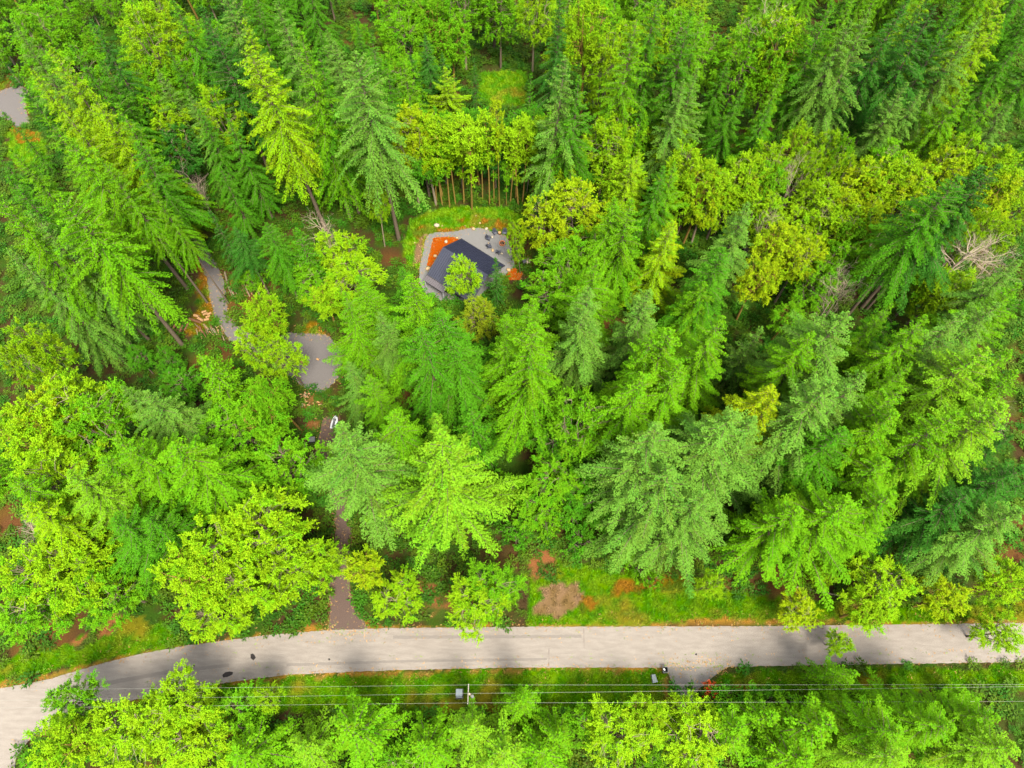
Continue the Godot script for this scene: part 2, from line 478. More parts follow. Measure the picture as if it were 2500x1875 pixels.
# rows: kind, x, z, height scale, width scale, turn, tint, lean x, lean z, label, group
const TREES := [
	["F", -82.17, -101.61, 1.118, 0.585, 0.84, 5, 0.018, -0.025, 0, 0, 16],
	["F", -87.61, -100.97, 0.882, 0.357, 1.42, 0, 0.009, -0.002, 1, 0, 45],
	["D", -95.70, -123.31, 1.200, 1.023, 6.06, 2, 0.059, 0.004, 5, 1, 10],
	["F", -71.81, -92.90, 1.176, 0.732, 6.02, 3, 0.003, 0.003, 17, 0, 28],
	["F", -70.48, -96.32, 1.088, 0.659, 3.44, 1, -0.020, 0.029, 20, 0, 18],
	["F", -76.79, -93.98, 1.059, 0.659, 2.06, 3, 0.045, -0.005, 19, 0, 58],
	["F", -72.99, -106.85, 1.000, 0.659, 0.24, 0, -0.003, -0.009, 22, 0, 29],
	["F", -70.74, -101.48, 0.882, 0.585, 3.12, 1, -0.003, 0.026, 28, 0, 15],
	["D", -72.46, -119.89, 1.350, 1.151, 0.27, 3, -0.006, -0.004, 31, 1, 32],
	["D", -70.21, -124.71, 1.350, 1.151, 2.99, 3, -0.025, -0.027, 32, 1, 58],
	["D", -79.63, -122.72, 0.750, 0.895, 2.03, 2, -0.003, -0.003, 14, 1, 9],
	["F", -58.14, -111.15, 1.059, 0.659, 5.11, 1, 0.034, 0.023, 21, 0, 46],
	["F", -51.95, -104.81, 1.118, 0.732, 1.25, 0, -0.006, -0.006, 36, 0, 57],
	["F", -49.89, -109.50, 1.118, 0.732, 2.64, 5, -0.021, -0.009, 39, 0, 37],
	["F", -62.75, -109.18, 0.794, 0.512, 2.54, 1, 0.003, 0.011, 29, 0, 15],
	["F", -64.82, -105.84, 0.735, 0.512, 4.46, 5, 0.003, -0.002, 41, 0, 33],
	["F", -45.34, -103.22, 1.118, 0.659, 0.19, 3, 0.019, -0.021, 18, 0, 1],
	["H", -37.73, -89.27, 1.294, 0.951, 3.23, 3, 0.017, 0.041, 42, 0, 40],
	["F", -33.48, -93.09, 1.265, 0.805, 0.28, 2, -0.017, -0.016, 43, 0, 6],
	["F", -36.89, -104.31, 1.176, 0.732, 3.04, 5, 0.016, 0.049, 38, 0, 58],
	["H", -23.23, -88.21, 1.324, 0.953, 3.25, 5, 0.031, 0.006, 44, 0, 11],
	["F", -25.43, -101.16, 1.059, 0.732, 2.53, 1, -0.031, -0.036, 45, 0, 2],
	["F", -31.79, -94.15, 1.118, 0.659, 3.65, 1, -0.037, -0.009, 46, 0, 43],
	["D", -55.55, -102.60, 1.200, 1.023, 0.34, 3, 0.020, -0.014, 47, 1, 12],
	["F", -56.90, -96.65, 0.824, 0.468, 1.60, 5, -0.016, -0.016, 40, 0, 7],
	["F", -54.50, -93.91, 0.794, 0.512, 0.19, 1, 0.001, -0.013, 27, 0, 7],
	["D", -71.15, -107.20, 1.000, 1.023, 0.68, 2, -0.000, -0.002, 51, 1, 19],
	["D", -67.14, -103.49, 1.000, 1.023, 0.47, 3, 0.001, -0.076, 48, 1, 13],
	["F", -64.67, -85.90, 1.118, 0.732, 3.39, 3, 0.003, 0.003, 15, 0, 12],
	["F", -68.36, -84.24, 1.118, 0.732, 2.49, 3, 0.020, 0.012, 16, 0, 8],
	["F", -61.54, -85.11, 1.059, 0.659, 3.55, 2, -0.000, -0.004, 54, 0, 56],
	["H", -62.81, -75.59, 1.176, 0.809, 1.89, 2, 0.034, 0.028, 58, 0, 22],
	["H", -58.24, -72.43, 1.118, 0.517, 4.40, 2, 0.002, 0.029, 56, 0, 58],
	["F", -71.20, -82.50, 1.059, 0.659, 1.76, 2, 0.001, 0.007, 55, 0, 54],
	["H", -58.97, -80.61, 0.971, 0.667, 0.75, 1, 0.005, -0.009, 60, 0, 6],
	["H", -69.41, -62.10, 1.206, 0.705, 5.82, 2, -0.029, -0.003, 59, 0, 4],
	["H", -60.80, -62.99, 1.176, 0.935, 3.38, 2, -0.027, 0.024, 57, 0, 41],
	["F", -67.22, -64.00, 1.088, 0.686, 1.32, 5, 0.022, -0.009, 62, 0, 30],
	["F", -74.79, -71.86, 1.000, 0.761, 1.24, 1, -0.016, 0.006, 63, 0, 6],
	["F", -80.20, -81.45, 0.882, 0.596, 0.91, 2, -0.004, 0.004, 64, 0, 13],
	["S", -95.56, -102.01, 1.059, 0.522, 0.12, 1, -0.000, 0.020, 66, 0, 32],
	["F", -70.85, -59.67, 0.971, 0.664, 5.87, 5, -0.004, 0.021, 69, 0, 47],
	["H", -54.24, -72.42, 1.000, 0.371, 5.41, 2, -0.006, 0.028, 70, 0, 20],
	["D", -64.82, -98.33, 0.850, 1.024, 6.06, 0, -0.044, -0.011, 71, 1, 30],
	["S", -52.23, -79.19, 1.118, 0.628, 0.40, 0, 0.012, 0.000, 72, 0, 57],
	["F", -49.32, -92.97, 0.765, 0.585, 0.17, 1, 0.003, -0.001, 26, 0, 20],
	["F", -50.93, -85.93, 0.647, 0.453, 4.60, 1, -0.001, -0.010, 25, 0, 19],
	["D", -25.87, -86.47, 0.950, 0.564, 5.97, 3, -0.062, -0.056, 74, 1, 25],
	["D", -31.71, -76.58, 0.800, 1.034, 1.27, 3, 0.018, -0.029, 77, 1, 0],
	["D", -27.93, -72.72, 0.750, 1.088, 2.36, 3, 0.061, 0.045, 76, 1, 57],
	["D", -22.63, -112.69, 1.100, 1.023, 5.39, 2, -0.028, -0.015, 90, 1, 17],
	["X", -60.05, -91.40, 1.077, 1.071, 4.80, 0, 0.002, 0.036, 91, 2, 19],
	["X", -36.06, -82.98, 1.154, 1.071, 4.25, 1, 0.054, -0.028, 92, 2, 18],
	["F", -13.94, -111.96, 0.647, 0.659, 0.74, 3, 0.030, -0.004, 93, 0, 15],
	["S", -9.08, -121.63, 0.882, 0.435, 0.20, 0, -0.030, -0.007, 99, 0, 43],
	["F", -23.56, -102.91, 0.882, 0.585, 3.91, 1, -0.008, -0.021, 101, 0, 26],
	["F", -20.69, -107.87, 0.765, 0.585, 2.35, 2, 0.001, 0.001, 102, 0, 48],
	["D", -17.94, -99.58, 1.200, 1.023, 1.93, 4, -0.002, 0.066, 106, 1, 36],
	["D", -15.14, -99.11, 1.100, 1.151, 4.13, 3, 0.053, 0.040, 75, 1, 34],
	["D", -16.40, -97.32, 0.900, 1.084, 2.65, 1, -0.050, 0.070, 107, 1, 47],
	["F", 6.55, -94.07, 1.118, 0.805, 4.11, 5, -0.028, -0.023, 110, 0, 31],
	["F", 9.92, -94.08, 1.059, 0.732, 1.60, 1, 0.019, 0.006, 112, 0, 56],
	["S", 2.06, -112.34, 1.176, 0.556, 6.18, 1, 0.014, -0.016, 114, 0, 55],
	["D", -12.08, -136.74, 1.200, 1.177, 2.30, 2, -0.037, 0.013, 79, 1, 27],
	["D", -4.19, -137.92, 1.250, 1.126, 1.20, 2, 0.013, 0.033, 78, 1, 43],
	["D", 3.20, -136.39, 1.150, 1.023, 4.70, 3, 0.038, -0.008, 122, 1, 50],
	["F", -17.37, -115.60, 0.735, 0.585, 1.28, 0, -0.038, 0.007, 133, 0, 5],
	["F", -20.36, -114.26, 0.647, 0.512, 0.26, 0, -0.005, 0.008, 134, 0, 57],
	["F", -14.85, -115.44, 0.647, 0.439, 3.87, 0, 0.012, -0.009, 132, 0, 10],
	["F", 7.10, -117.11, 1.000, 0.585, 3.59, 0, -0.005, 0.002, 130, 0, 6],
	["D", 13.82, -120.00, 1.500, 1.151, 3.11, 3, -0.053, 0.041, 124, 1, 39],
	["D", 16.62, -116.25, 1.400, 1.023, 3.03, 3, -0.021, -0.017, 125, 1, 23],
	["F", 18.67, -104.74, 1.176, 0.732, 0.94, 2, 0.008, -0.012, 137, 0, 44],
	["D", 26.71, -126.37, 1.250, 0.767, 0.12, 3, -0.030, 0.012, 127, 1, 26],
	["F", 28.31, -107.83, 1.118, 0.732, 3.79, 1, 0.016, 0.003, 113, 0, 8],
	["F", 22.74, -103.31, 0.735, 0.512, 6.27, 1, 0.001, 0.006, 140, 0, 24],
	["D", 18.88, -102.85, 1.100, 1.023, 2.37, 3, -0.010, -0.026, 148, 1, 26],
	["D", 21.95, -103.73, 1.000, 0.767, 3.85, 2, -0.004, -0.008, 163, 1, 20],
	["D", 28.61, -101.59, 1.000, 0.895, 0.28, 3, -0.009, -0.030, 149, 1, 31],
	["F", 28.54, -99.98, 0.882, 0.659, 3.24, 5, 0.008, 0.015, 167, 0, 13],
	["D", 17.22, -100.20, 1.050, 1.023, 3.72, 3, 0.015, 0.044, 147, 1, 12],
	["F", 20.27, -86.98, 0.765, 0.598, 0.64, 3, -0.033, -0.008, 175, 0, 44],
	["D", 18.26, -90.38, 1.100, 1.026, 1.91, 3, 0.056, -0.034, 146, 1, 59],
	["D", 8.89, -93.46, 0.950, 0.770, 1.29, 3, 0.069, -0.004, 145, 1, 53],
	["D", 6.29, -93.47, 0.900, 0.770, 0.76, 2, -0.018, -0.023, 157, 1, 46],
	["D", 10.54, -86.07, 1.050, 1.157, 2.54, 4, 0.056, -0.027, 178, 1, 11],
	["D", 4.89, -83.15, 0.950, 0.902, 1.03, 4, -0.035, -0.016, 177, 1, 36],
	["D", 1.15, -80.67, 0.800, 0.378, 2.79, 3, -0.039, 0.103, 144, 1, 23],
	["F", 15.11, -73.55, 0.882, 0.773, 4.35, 2, -0.014, 0.004, 185, 0, 52],
	["F", 17.56, -72.61, 0.941, 0.771, 1.19, 2, 0.012, 0.003, 186, 0, 36],
	["F", 24.41, -71.15, 0.824, 0.706, 4.97, 3, -0.007, 0.010, 176, 0, 38],
	["F", 25.63, -82.42, 0.824, 0.604, 3.96, 2, -0.041, 0.007, 187, 0, 46],
	["D", 31.49, -94.20, 1.100, 1.025, 1.24, 3, 0.036, 0.051, 150, 1, 18],
	["D", 33.48, -88.27, 1.100, 1.028, 0.90, 3, -0.039, -0.021, 152, 1, 54],
	["D", 11.63, -75.36, 1.000, 1.163, 4.55, 2, 0.002, -0.024, 161, 1, 48],
	["D", 8.60, -74.14, 0.950, 1.035, 2.86, 2, 0.032, -0.022, 159, 1, 32],
	["D", 6.45, -67.32, 0.900, 1.038, 3.33, 2, -0.022, 0.008, 162, 1, 50],
	["F", 11.90, -62.40, 0.882, 0.804, 3.85, 2, 0.006, -0.008, 188, 0, 51],
	["S", -3.07, -73.57, 0.882, 0.497, 2.55, 0, 0.016, 0.019, 193, 0, 57],
	["D", -9.78, -74.35, 0.650, 0.726, 4.41, 3, 0.038, -0.048, 73, 1, 6],
	["F", 30.75, -109.28, 1.059, 0.732, 4.69, 2, -0.009, 0.000, 138, 0, 35],
	["X", 46.33, -126.67, 2.000, 1.429, 0.78, 3, 0.038, -0.056, 194, 2, 41],
	["D", 50.80, -119.65, 1.500, 1.279, 3.22, 3, 0.037, 0.051, 129, 1, 5],
	["D", 50.33, -116.30, 1.400, 1.151, 3.83, 2, 0.018, 0.025, 90, 1, 34],
	["F", 53.68, -112.36, 1.059, 0.732, 4.40, 1, -0.007, 0.013, 196, 0, 43],
	["H", 55.89, -109.14, 1.059, 0.659, 1.59, 5, 0.036, 0.017, 197, 0, 6],
	["F", 59.54, -107.45, 1.118, 0.732, 4.40, 5, -0.010, 0.048, 111, 0, 1],
	["F", 66.67, -114.22, 1.059, 0.732, 2.05, 0, 0.009, 0.010, 198, 0, 37],
	["F", 70.98, -112.44, 1.059, 0.732, 2.49, 0, 0.005, 0.011, 199, 0, 52],
	["F", 75.52, -113.44, 1.000, 0.659, 6.27, 0, -0.003, -0.006, 136, 0, 57],
	["F", 80.10, -112.62, 1.000, 0.732, 6.11, 5, 0.011, 0.017, 201, 0, 4],
	["F", 85.61, -115.13, 0.971, 0.732, 0.27, 3, 0.028, 0.029, 96, 0, 53],
	["F", 89.04, -112.44, 0.882, 0.585, 3.24, 1, 0.015, -0.010, 214, 0, 59],
	["F", 30.57, -101.82, 0.882, 0.659, 3.59, 5, -0.030, -0.004, 168, 0, 27],
	["F", 40.47, -105.70, 0.735, 0.512, 5.49, 1, 0.011, -0.013, 142, 0, 0],
	["F", 47.31, -107.29, 0.794, 0.512, 5.80, 2, 0.015, 0.001, 190, 0, 20],
	["F", 45.31, -102.34, 0.706, 0.585, 5.62, 1, 0.024, 0.003, 143, 0, 38],
	["S", 58.54, -108.64, 0.941, 0.857, 1.36, 2, 0.018, -0.010, 215, 0, 58],
	["F", 68.90, -103.76, 0.794, 0.615, 2.24, 5, -0.005, 0.024, 171, 0, 33],
	["F", 72.81, -104.79, 0.735, 0.585, 1.86, 5, 0.008, 0.022, 173, 0, 35],
	["F", 69.57, -104.33, 0.647, 0.585, 3.63, 5, -0.008, -0.023, 172, 0, 13],
	["F", 77.84, -102.87, 0.824, 0.659, 5.28, 2, 0.007, -0.032, 191, 0, 58],
	["F", 83.62, -101.69, 0.824, 0.585, 1.56, 2, 0.010, -0.003, 192, 0, 47],
	["F", 86.72, -100.22, 0.794, 0.585, 3.55, 5, 0.006, 0.020, 224, 0, 55],
	["D", 53.07, -99.99, 1.000, 0.702, 2.60, 3, -0.040, 0.030, 156, 1, 29],
	["D", 57.48, -100.11, 1.000, 0.624, 4.50, 3, -0.005, -0.040, 156, 1, 2],
	["D", 61.04, -99.30, 1.000, 0.624, 3.49, 2, 0.024, 0.040, 165, 1, 5],
	["D", 48.99, -95.37, 1.000, 0.964, 0.30, 3, -0.028, 0.072, 156, 1, 52],
	["D", 54.16, -94.97, 1.050, 0.625, 0.30, 3, 0.027, 0.011, 156, 1, 17],
	["D", 58.21, -93.77, 1.050, 0.625, 4.47, 3, 0.024, -0.017, 156, 1, 25],
	["D", 62.40, -92.47, 1.100, 1.026, 2.87, 4, 0.061, -0.038, 184, 1, 8],
	["D", 64.96, -90.08, 1.050, 1.028, 5.48, 3, -0.037, -0.044, 156, 1, 9],
	["D", 69.67, -97.29, 1.000, 1.025, 6.27, 2, 0.083, 0.055, 166, 1, 45],
	["D", 71.19, -94.57, 1.050, 1.026, 3.25, 3, 0.085, 0.067, 156, 1, 32],
	["D", 73.10, -91.59, 1.050, 1.027, 5.76, 3, 0.017, 0.020, 232, 1, 6],
	["D", 76.76, -92.88, 1.100, 1.026, 0.21, 4, -0.058, -0.078, 240, 1, 31],
	["D", 82.18, -97.53, 1.050, 1.025, 0.03, 3, -0.021, 0.018, 234, 1, 27],
	["D", 85.61, -96.74, 1.050, 1.025, 2.44, 3, 0.035, 0.067, 237, 1, 18],
	["D", 88.76, -95.06, 1.050, 1.026, 6.27, 3, 0.046, 0.045, 235, 1, 54],
	["D", 42.85, -91.70, 1.000, 1.027, 5.67, 3, -0.023, 0.043, 155, 1, 39],
	["D", 46.20, -92.23, 1.000, 1.027, 5.76, 2, 0.032, 0.011, 164, 1, 23],
	["D", 40.16, -91.19, 1.000, 1.027, 5.98, 3, -0.036, -0.030, 154, 1, 15],
	["D", 35.33, -88.92, 1.000, 1.028, 1.14, 4, -0.016, 0.064, 179, 1, 15],
	["D", 38.31, -89.43, 1.000, 1.028, 3.27, 3, -0.022, 0.012, 153, 1, 8],
	["D", 32.20, -90.12, 1.000, 1.028, 1.13, 3, -0.014, 0.001, 151, 1, 33],
	["D", 52.99, -87.36, 0.950, 0.621, 2.29, 3, -0.026, 0.021, 156, 1, 35],
	["D", 55.52, -85.71, 1.000, 1.030, 3.07, 3, -0.113, 0.035, 156, 1, 27],
	["D", 58.75, -87.46, 1.000, 1.029, 6.02, 4, -0.043, 0.022, 183, 1, 41],
	["D", 70.65, -88.63, 1.000, 1.029, 0.53, 4, -0.025, -0.047, 239, 1, 2],
	["D", 63.07, -83.45, 1.000, 1.031, 5.01, 4, -0.037, 0.047, 238, 1, 28],
	["D", 55.35, -82.47, 0.950, 1.031, 0.30, 3, 0.030, 0.027, 156, 1, 40],
	["D", 59.61, -82.99, 0.950, 1.031, 1.89, 3, 0.050, 0.052, 156, 1, 35],
	["D", 50.81, -83.61, 0.900, 1.031, 5.61, 3, 0.049, 0.048, 156, 1, 23],
	["D", 45.12, -84.65, 0.950, 1.030, 5.12, 3, -0.036, 0.001, 156, 1, 38],
	["X", 50.08, -89.76, 1.538, 0.653, 3.37, 1, -0.077, 0.010, 244, 2, 10],
	["H", 67.05, -73.66, 1.176, 0.641, 5.75, 0, 0.016, -0.021, 245, 0, 20],
	["H", 62.38, -71.29, 1.118, 0.824, 2.13, 1, -0.023, -0.016, 247, 0, 23],
	["H", 66.50, -74.33, 1.118, 0.996, 6.14, 0, -0.003, -0.012, 246, 0, 32],
	["D", 86.14, -89.48, 1.000, 1.028, 4.16, 4, 0.008, -0.037, 241, 1, 44],
	["D", 88.74, -91.68, 1.000, 1.028, 3.33, 3, -0.053, 0.016, 233, 1, 52],
	["D", 83.45, -82.38, 1.000, 0.629, 3.86, 3, 0.002, 0.049, 230, 1, 2],
	["D", 81.16, -81.16, 0.900, 0.630, 0.47, 3, 0.012, 0.013, 229, 1, 37],
	["F", 36.13, -74.12, 0.882, 0.773, 3.42, 5, 0.014, 0.019, 170, 0, 12],
	["F", 31.15, -65.24, 0.882, 0.797, 0.42, 1, 0.004, 0.015, 141, 0, 13],
	["F", 25.50, -74.42, 0.706, 0.628, 3.59, 4, -0.000, -0.016, 248, 0, 31],
	["F", 24.11, -82.38, 0.824, 0.679, 3.82, 1, -0.013, 0.011, 139, 0, 29],
	["F", 19.22, -85.33, 0.765, 0.677, 0.39, 3, -0.018, 0.007, 174, 0, 19],
	["D", 46.16, -77.04, 1.000, 1.033, 0.29, 4, 0.024, 0.029, 181, 1, 24],
	["D", 49.83, -74.82, 1.000, 0.905, 2.47, 4, -0.040, -0.013, 182, 1, 57],
	["D", 42.28, -71.20, 0.900, 0.907, 3.21, 4, -0.000, 0.011, 180, 1, 29],
	["X", 44.57, -80.60, 1.308, 0.929, 2.60, 1, -0.013, 0.055, 243, 2, 55],
	["D", 59.50, -80.19, 0.900, 1.214, 1.99, 2, -0.015, 0.015, 253, 1, 59],
	["D", 56.04, -75.37, 0.900, 0.915, 4.10, 2, 0.005, -0.071, 250, 1, 25],
	["X", 55.67, -68.57, 1.385, 0.871, 4.96, 1, -0.009, 0.028, 255, 2, 25],
	["X", 77.87, -75.95, 1.462, 1.786, 5.40, 1, -0.035, -0.006, 257, 2, 51],
	["X", 85.36, -76.91, 1.385, 0.980, 2.87, 1, 0.007, 0.028, 258, 2, 32],
	["D", 73.45, -70.08, 0.850, 0.779, 1.97, 3, -0.023, -0.001, 227, 1, 18],
	["D", -74.14, -52.65, 1.200, 0.795, 4.07, 3, -0.027, 0.034, 259, 1, 33],
	["D", -75.65, -50.93, 1.100, 0.637, 4.86, 3, 0.029, 0.016, 260, 1, 35],
	["D", -39.77, -60.33, 1.050, 0.793, 2.73, 3, -0.005, 0.043, 265, 1, 24],
	["D", -42.23, -57.37, 0.900, 0.784, 0.49, 3, 0.041, 0.033, 264, 1, 38],
	["D", -37.52, -55.45, 0.900, 0.716, 0.53, 3, 0.045, 0.020, 263, 1, 46],
	["S", -47.32, -50.49, 1.176, 1.336, 4.10, 2, 0.023, -0.010, 266, 0, 16],
	["D", -36.24, -46.37, 1.000, 0.767, 0.34, 2, 0.025, 0.074, 268, 1, 29],
	["D", -42.98, -41.98, 0.900, 1.183, 3.61, 2, -0.019, -0.030, 271, 1, 1],
	["D", -38.46, -43.14, 0.950, 1.051, 2.98, 2, -0.007, 0.008, 269, 1, 44],
	["D", -34.42, -36.88, 0.900, 1.183, 2.30, 2, 0.034, -0.034, 270, 1, 48],
	["F", -55.67, -42.75, 0.706, 0.479, 5.84, 5, -0.020, -0.011, 275, 0, 1],
	["F", -51.29, -41.99, 0.706, 0.788, 3.88, 5, -0.005, 0.010, 274, 0, 57],
	["D", -65.67, -42.60, 1.100, 1.312, 2.95, 3, -0.056, 0.047, 261, 1, 20],
	["D", -69.36, -41.63, 1.100, 1.181, 3.62, 4, -0.035, 0.003, 276, 1, 38],
	["D", -62.87, -40.33, 1.100, 1.314, 5.45, 2, -0.010, -0.027, 277, 1, 42],
	["D", -71.07, -39.56, 1.100, 1.314, 0.62, 3, 0.038, -0.011, 262, 1, 39],
	["F", -43.96, -32.76, 0.882, 1.061, 1.87, 2, 0.027, -0.022, 284, 0, 55],
	["F", -49.20, -32.90, 0.882, 0.884, 5.94, 2, 0.001, 0.043, 285, 0, 45],
	["D", -64.65, -30.68, 1.200, 1.314, 3.26, 3, -0.054, -0.008, 299, 1, 6],
	["F", -63.52, -28.05, 0.824, 0.884, 0.25, 2, 0.007, 0.016, 301, 0, 38],
	["F", -57.20, -28.19, 0.824, 0.884, 4.12, 7, -0.027, -0.015, 302, 0, 4],
	["F", -54.93, -30.71, 0.765, 0.884, 5.29, 2, -0.028, -0.033, 300, 0, 42],
	["F", -61.49, -24.57, 0.765, 0.884, 2.49, 3, -0.029, 0.010, 303, 0, 22],
	["F", -51.59, -23.64, 0.706, 0.884, 4.59, 1, -0.005, 0.002, 305, 0, 10],
	["F", -47.90, -24.51, 0.647, 0.796, 3.04, 1, 0.012, 0.011, 304, 0, 7],
	["X", -49.17, -42.48, 1.000, 1.071, 5.35, 1, 0.035, -0.039, 306, 2, 41],
	["X", -64.60, -41.30, 0.923, 0.857, 1.34, 1, -0.061, 0.024, 307, 2, 0],
	["X", -69.80, -24.62, 1.077, 1.071, 0.70, 1, 0.027, -0.005, 308, 2, 6],
	["D", -64.89, -57.12, 0.450, 0.478, 4.97, 1, -0.047, -0.019, 310, 1, 26],
	["D", -59.90, -57.24, 0.450, 0.478, 1.52, 1, -0.006, -0.020, 309, 1, 58],
	["D", -55.97, -52.41, 0.450, 0.786, 3.45, 1, 0.026, 0.037, 311, 1, 30],
	["F", -24.03, -55.17, 0.882, 0.774, 2.14, 2, -0.026, -0.001, 279, 0, 8],
	["F", -19.37, -55.33, 0.824, 0.579, 2.01, 5, 0.058, -0.001, 273, 0, 51],
	["F", -14.21, -56.41, 1.000, 0.893, 0.89, 2, 0.009, 0.009, 282, 0, 7],
	["F", -9.77, -53.67, 0.882, 0.995, 3.66, 1, 0.013, 0.024, 313, 0, 2],
	["F", -18.19, -66.14, 0.647, 0.566, 2.22, 1, 0.019, -0.013, 100, 0, 39],
	["F", -12.17, -50.88, 0.882, 1.006, 5.66, 1, 0.022, 0.025, 312, 0, 17],
	["F", -7.77, -50.91, 0.765, 0.948, 2.24, 1, 0.010, 0.021, 314, 0, 58],
	["F", 2.10, -46.51, 1.059, 0.927, 1.13, 2, -0.037, -0.020, 315, 0, 6],
	["F", 3.07, -56.20, 0.824, 0.744, 3.43, 2, -0.003, 0.008, 104, 0, 21],
	["F", -0.92, -55.15, 0.765, 0.667, 2.59, 2, 0.001, 0.004, 103, 0, 38],
	["F", -1.35, -50.50, 0.794, 0.677, 3.91, 2, -0.019, -0.005, 286, 0, 46],
	["D", -5.81, -65.29, 0.650, 0.833, 2.17, 6, 0.020, 0.028, 317, 1, 36],
	["F", 11.41, -54.03, 1.000, 0.822, 2.05, 5, -0.028, 0.032, 321, 0, 16],
	["F", 9.56, -52.58, 0.941, 0.747, 1.01, 5, -0.008, -0.007, 320, 0, 41],
	["F", 18.99, -56.47, 0.941, 0.819, 2.18, 5, 0.025, 0.007, 169, 0, 9],
	["F", 19.25, -47.54, 1.000, 0.844, 2.17, 2, -0.019, 0.015, 324, 0, 50],
	["D", 10.23, -41.52, 1.250, 1.103, 4.48, 2, -0.025, 0.020, 326, 1, 2],
	["F", -20.98, -33.05, 1.059, 1.061, 4.37, 5, 0.009, -0.021, 327, 0, 21],
	["F", -15.69, -36.93, 0.941, 0.884, 2.66, 2, 0.009, -0.019, 283, 0, 5],
	["F", -9.05, -30.84, 1.118, 1.238, 0.29, 7, -0.007, -0.030, 328, 0, 24],
	["F", 18.24, -33.56, 1.000, 1.061, 4.96, 5, -0.035, 0.001, 319, 0, 25],
	["F", 19.55, -47.49, 1.059, 1.008, 0.15, 2, 0.004, -0.020, 316, 0, 13],
	["F", 28.49, -51.26, 0.941, 0.836, 5.94, 2, -0.013, -0.006, 341, 0, 38],
	["F", 29.80, -63.85, 0.706, 0.651, 4.34, 2, 0.037, 0.020, 189, 0, 36],
	["F", 16.17, -41.44, 1.000, 0.953, 2.05, 2, 0.003, -0.016, 322, 0, 19],
	["F", 21.02, -42.63, 1.000, 0.862, 1.25, 2, -0.025, -0.024, 323, 0, 11],
	["H", 27.69, -36.52, 1.000, 1.061, 0.44, 5, 0.001, -0.003, 342, 0, 42],
	["F", 31.60, -36.72, 0.941, 0.884, 2.59, 5, -0.007, 0.019, 218, 0, 42],
	["F", 34.30, -42.79, 0.882, 0.783, 5.41, 4, 0.012, -0.018, 344, 0, 11],
	["F", 36.47, -41.66, 0.853, 0.701, 4.79, 4, 0.002, 0.025, 343, 0, 9],
	["F", 46.36, -51.68, 0.971, 1.001, 5.31, 5, -0.008, 0.040, 219, 0, 16],
	["F", 42.31, -50.43, 0.882, 0.844, 5.20, 2, -0.015, 0.021, 341, 0, 23],
	["F", 55.03, -57.18, 0.824, 0.547, 1.70, 2, 0.003, -0.005, 341, 0, 38],
	["F", 40.59, -40.75, 1.059, 1.040, 4.58, 5, 0.021, 0.027, 345, 0, 34],
	["F", 45.15, -41.60, 1.000, 0.868, 0.59, 5, -0.020, -0.014, 217, 0, 4],
	["F", 51.16, -39.90, 1.000, 0.875, 2.63, 2, -0.009, 0.043, 336, 0, 3],
	["F", 48.63, -38.94, 0.941, 0.882, 5.40, 2, 0.026, -0.031, 334, 0, 37],
	["F", 68.30, -55.86, 0.941, 0.825, 0.06, 5, 0.030, 0.021, 222, 0, 24],
	["F", 61.78, -52.95, 0.971, 0.915, 1.74, 5, 0.002, 0.007, 220, 0, 18],
	["F", 58.30, -52.00, 0.941, 0.836, 1.18, 2, -0.017, 0.041, 341, 0, 32],
	["F", 61.88, -46.34, 1.000, 1.023, 0.99, 7, -0.004, -0.008, 348, 0, 19],
	["F", 66.50, -46.99, 0.941, 0.854, 1.96, 2, -0.017, -0.015, 341, 0, 36],
	["F", 60.95, -37.40, 1.059, 1.146, 0.04, 7, -0.007, 0.010, 349, 0, 25],
	["F", 56.01, -37.69, 1.000, 0.884, 0.90, 2, 0.013, -0.014, 333, 0, 36],
	["F", 50.94, -33.85, 0.765, 0.884, 1.34, 2, 0.002, 0.021, 331, 0, 23],
	["F", 43.45, -36.03, 0.882, 0.884, 1.27, 1, -0.009, 0.008, 350, 0, 25],
	["F", 20.17, -30.45, 0.882, 1.061, 3.15, 5, 0.000, -0.006, 318, 0, 38],
	["F", 25.06, -27.55, 0.824, 0.881, 3.28, 5, 0.003, 0.004, 352, 0, 21],
	["F", 44.47, -28.28, 0.794, 1.061, 0.16, 2, 0.018, 0.032, 330, 0, 51],
	["F", 49.91, -29.15, 0.794, 0.884, 2.28, 2, 0.015, 0.005, 329, 0, 38],
	["F", 37.82, -26.76, 0.735, 0.884, 3.45, 2, -0.003, -0.005, 332, 0, 13],
	["F", 66.45, -32.19, 0.824, 0.884, 5.74, 0, 0.003, -0.017, 354, 0, 30],
	["F", 60.75, -28.95, 0.765, 0.884, 2.21, 0, -0.027, -0.005, 353, 0, 38],
	["F", 64.13, -25.99, 0.824, 0.884, 4.12, 5, -0.018, -0.013, 216, 0, 34],
	["D", 74.96, -71.30, 0.800, 1.038, 4.96, 3, 0.039, -0.041, 228, 1, 57],
	["D", -61.58, -21.25, 1.000, 1.183, 1.05, 3, 0.058, -0.033, 299, 1, 31],
	["D", -65.24, -19.24, 0.950, 1.314, 1.82, 3, -0.007, 0.003, 299, 1, 46],
	["D", -60.01, -17.62, 0.850, 1.183, 5.77, 3, -0.097, 0.004, 299, 1, 13],
	["D", -66.50, -15.53, 0.800, 1.183, 2.44, 2, 0.017, -0.013, 358, 1, 50],
	["D", -56.38, -17.27, 0.800, 1.051, 2.07, 2, 0.009, 0.074, 357, 1, 28],
	["D", -34.93, -26.04, 1.200, 1.314, 0.97, 3, 0.006, -0.057, 297, 1, 18],
	["D", -39.30, -21.55, 1.100, 1.314, 5.18, 3, -0.071, 0.054, 294, 1, 18],
	["D", -42.99, -19.50, 1.000, 1.183, 4.51, 3, 0.005, -0.003, 292, 1, 54],
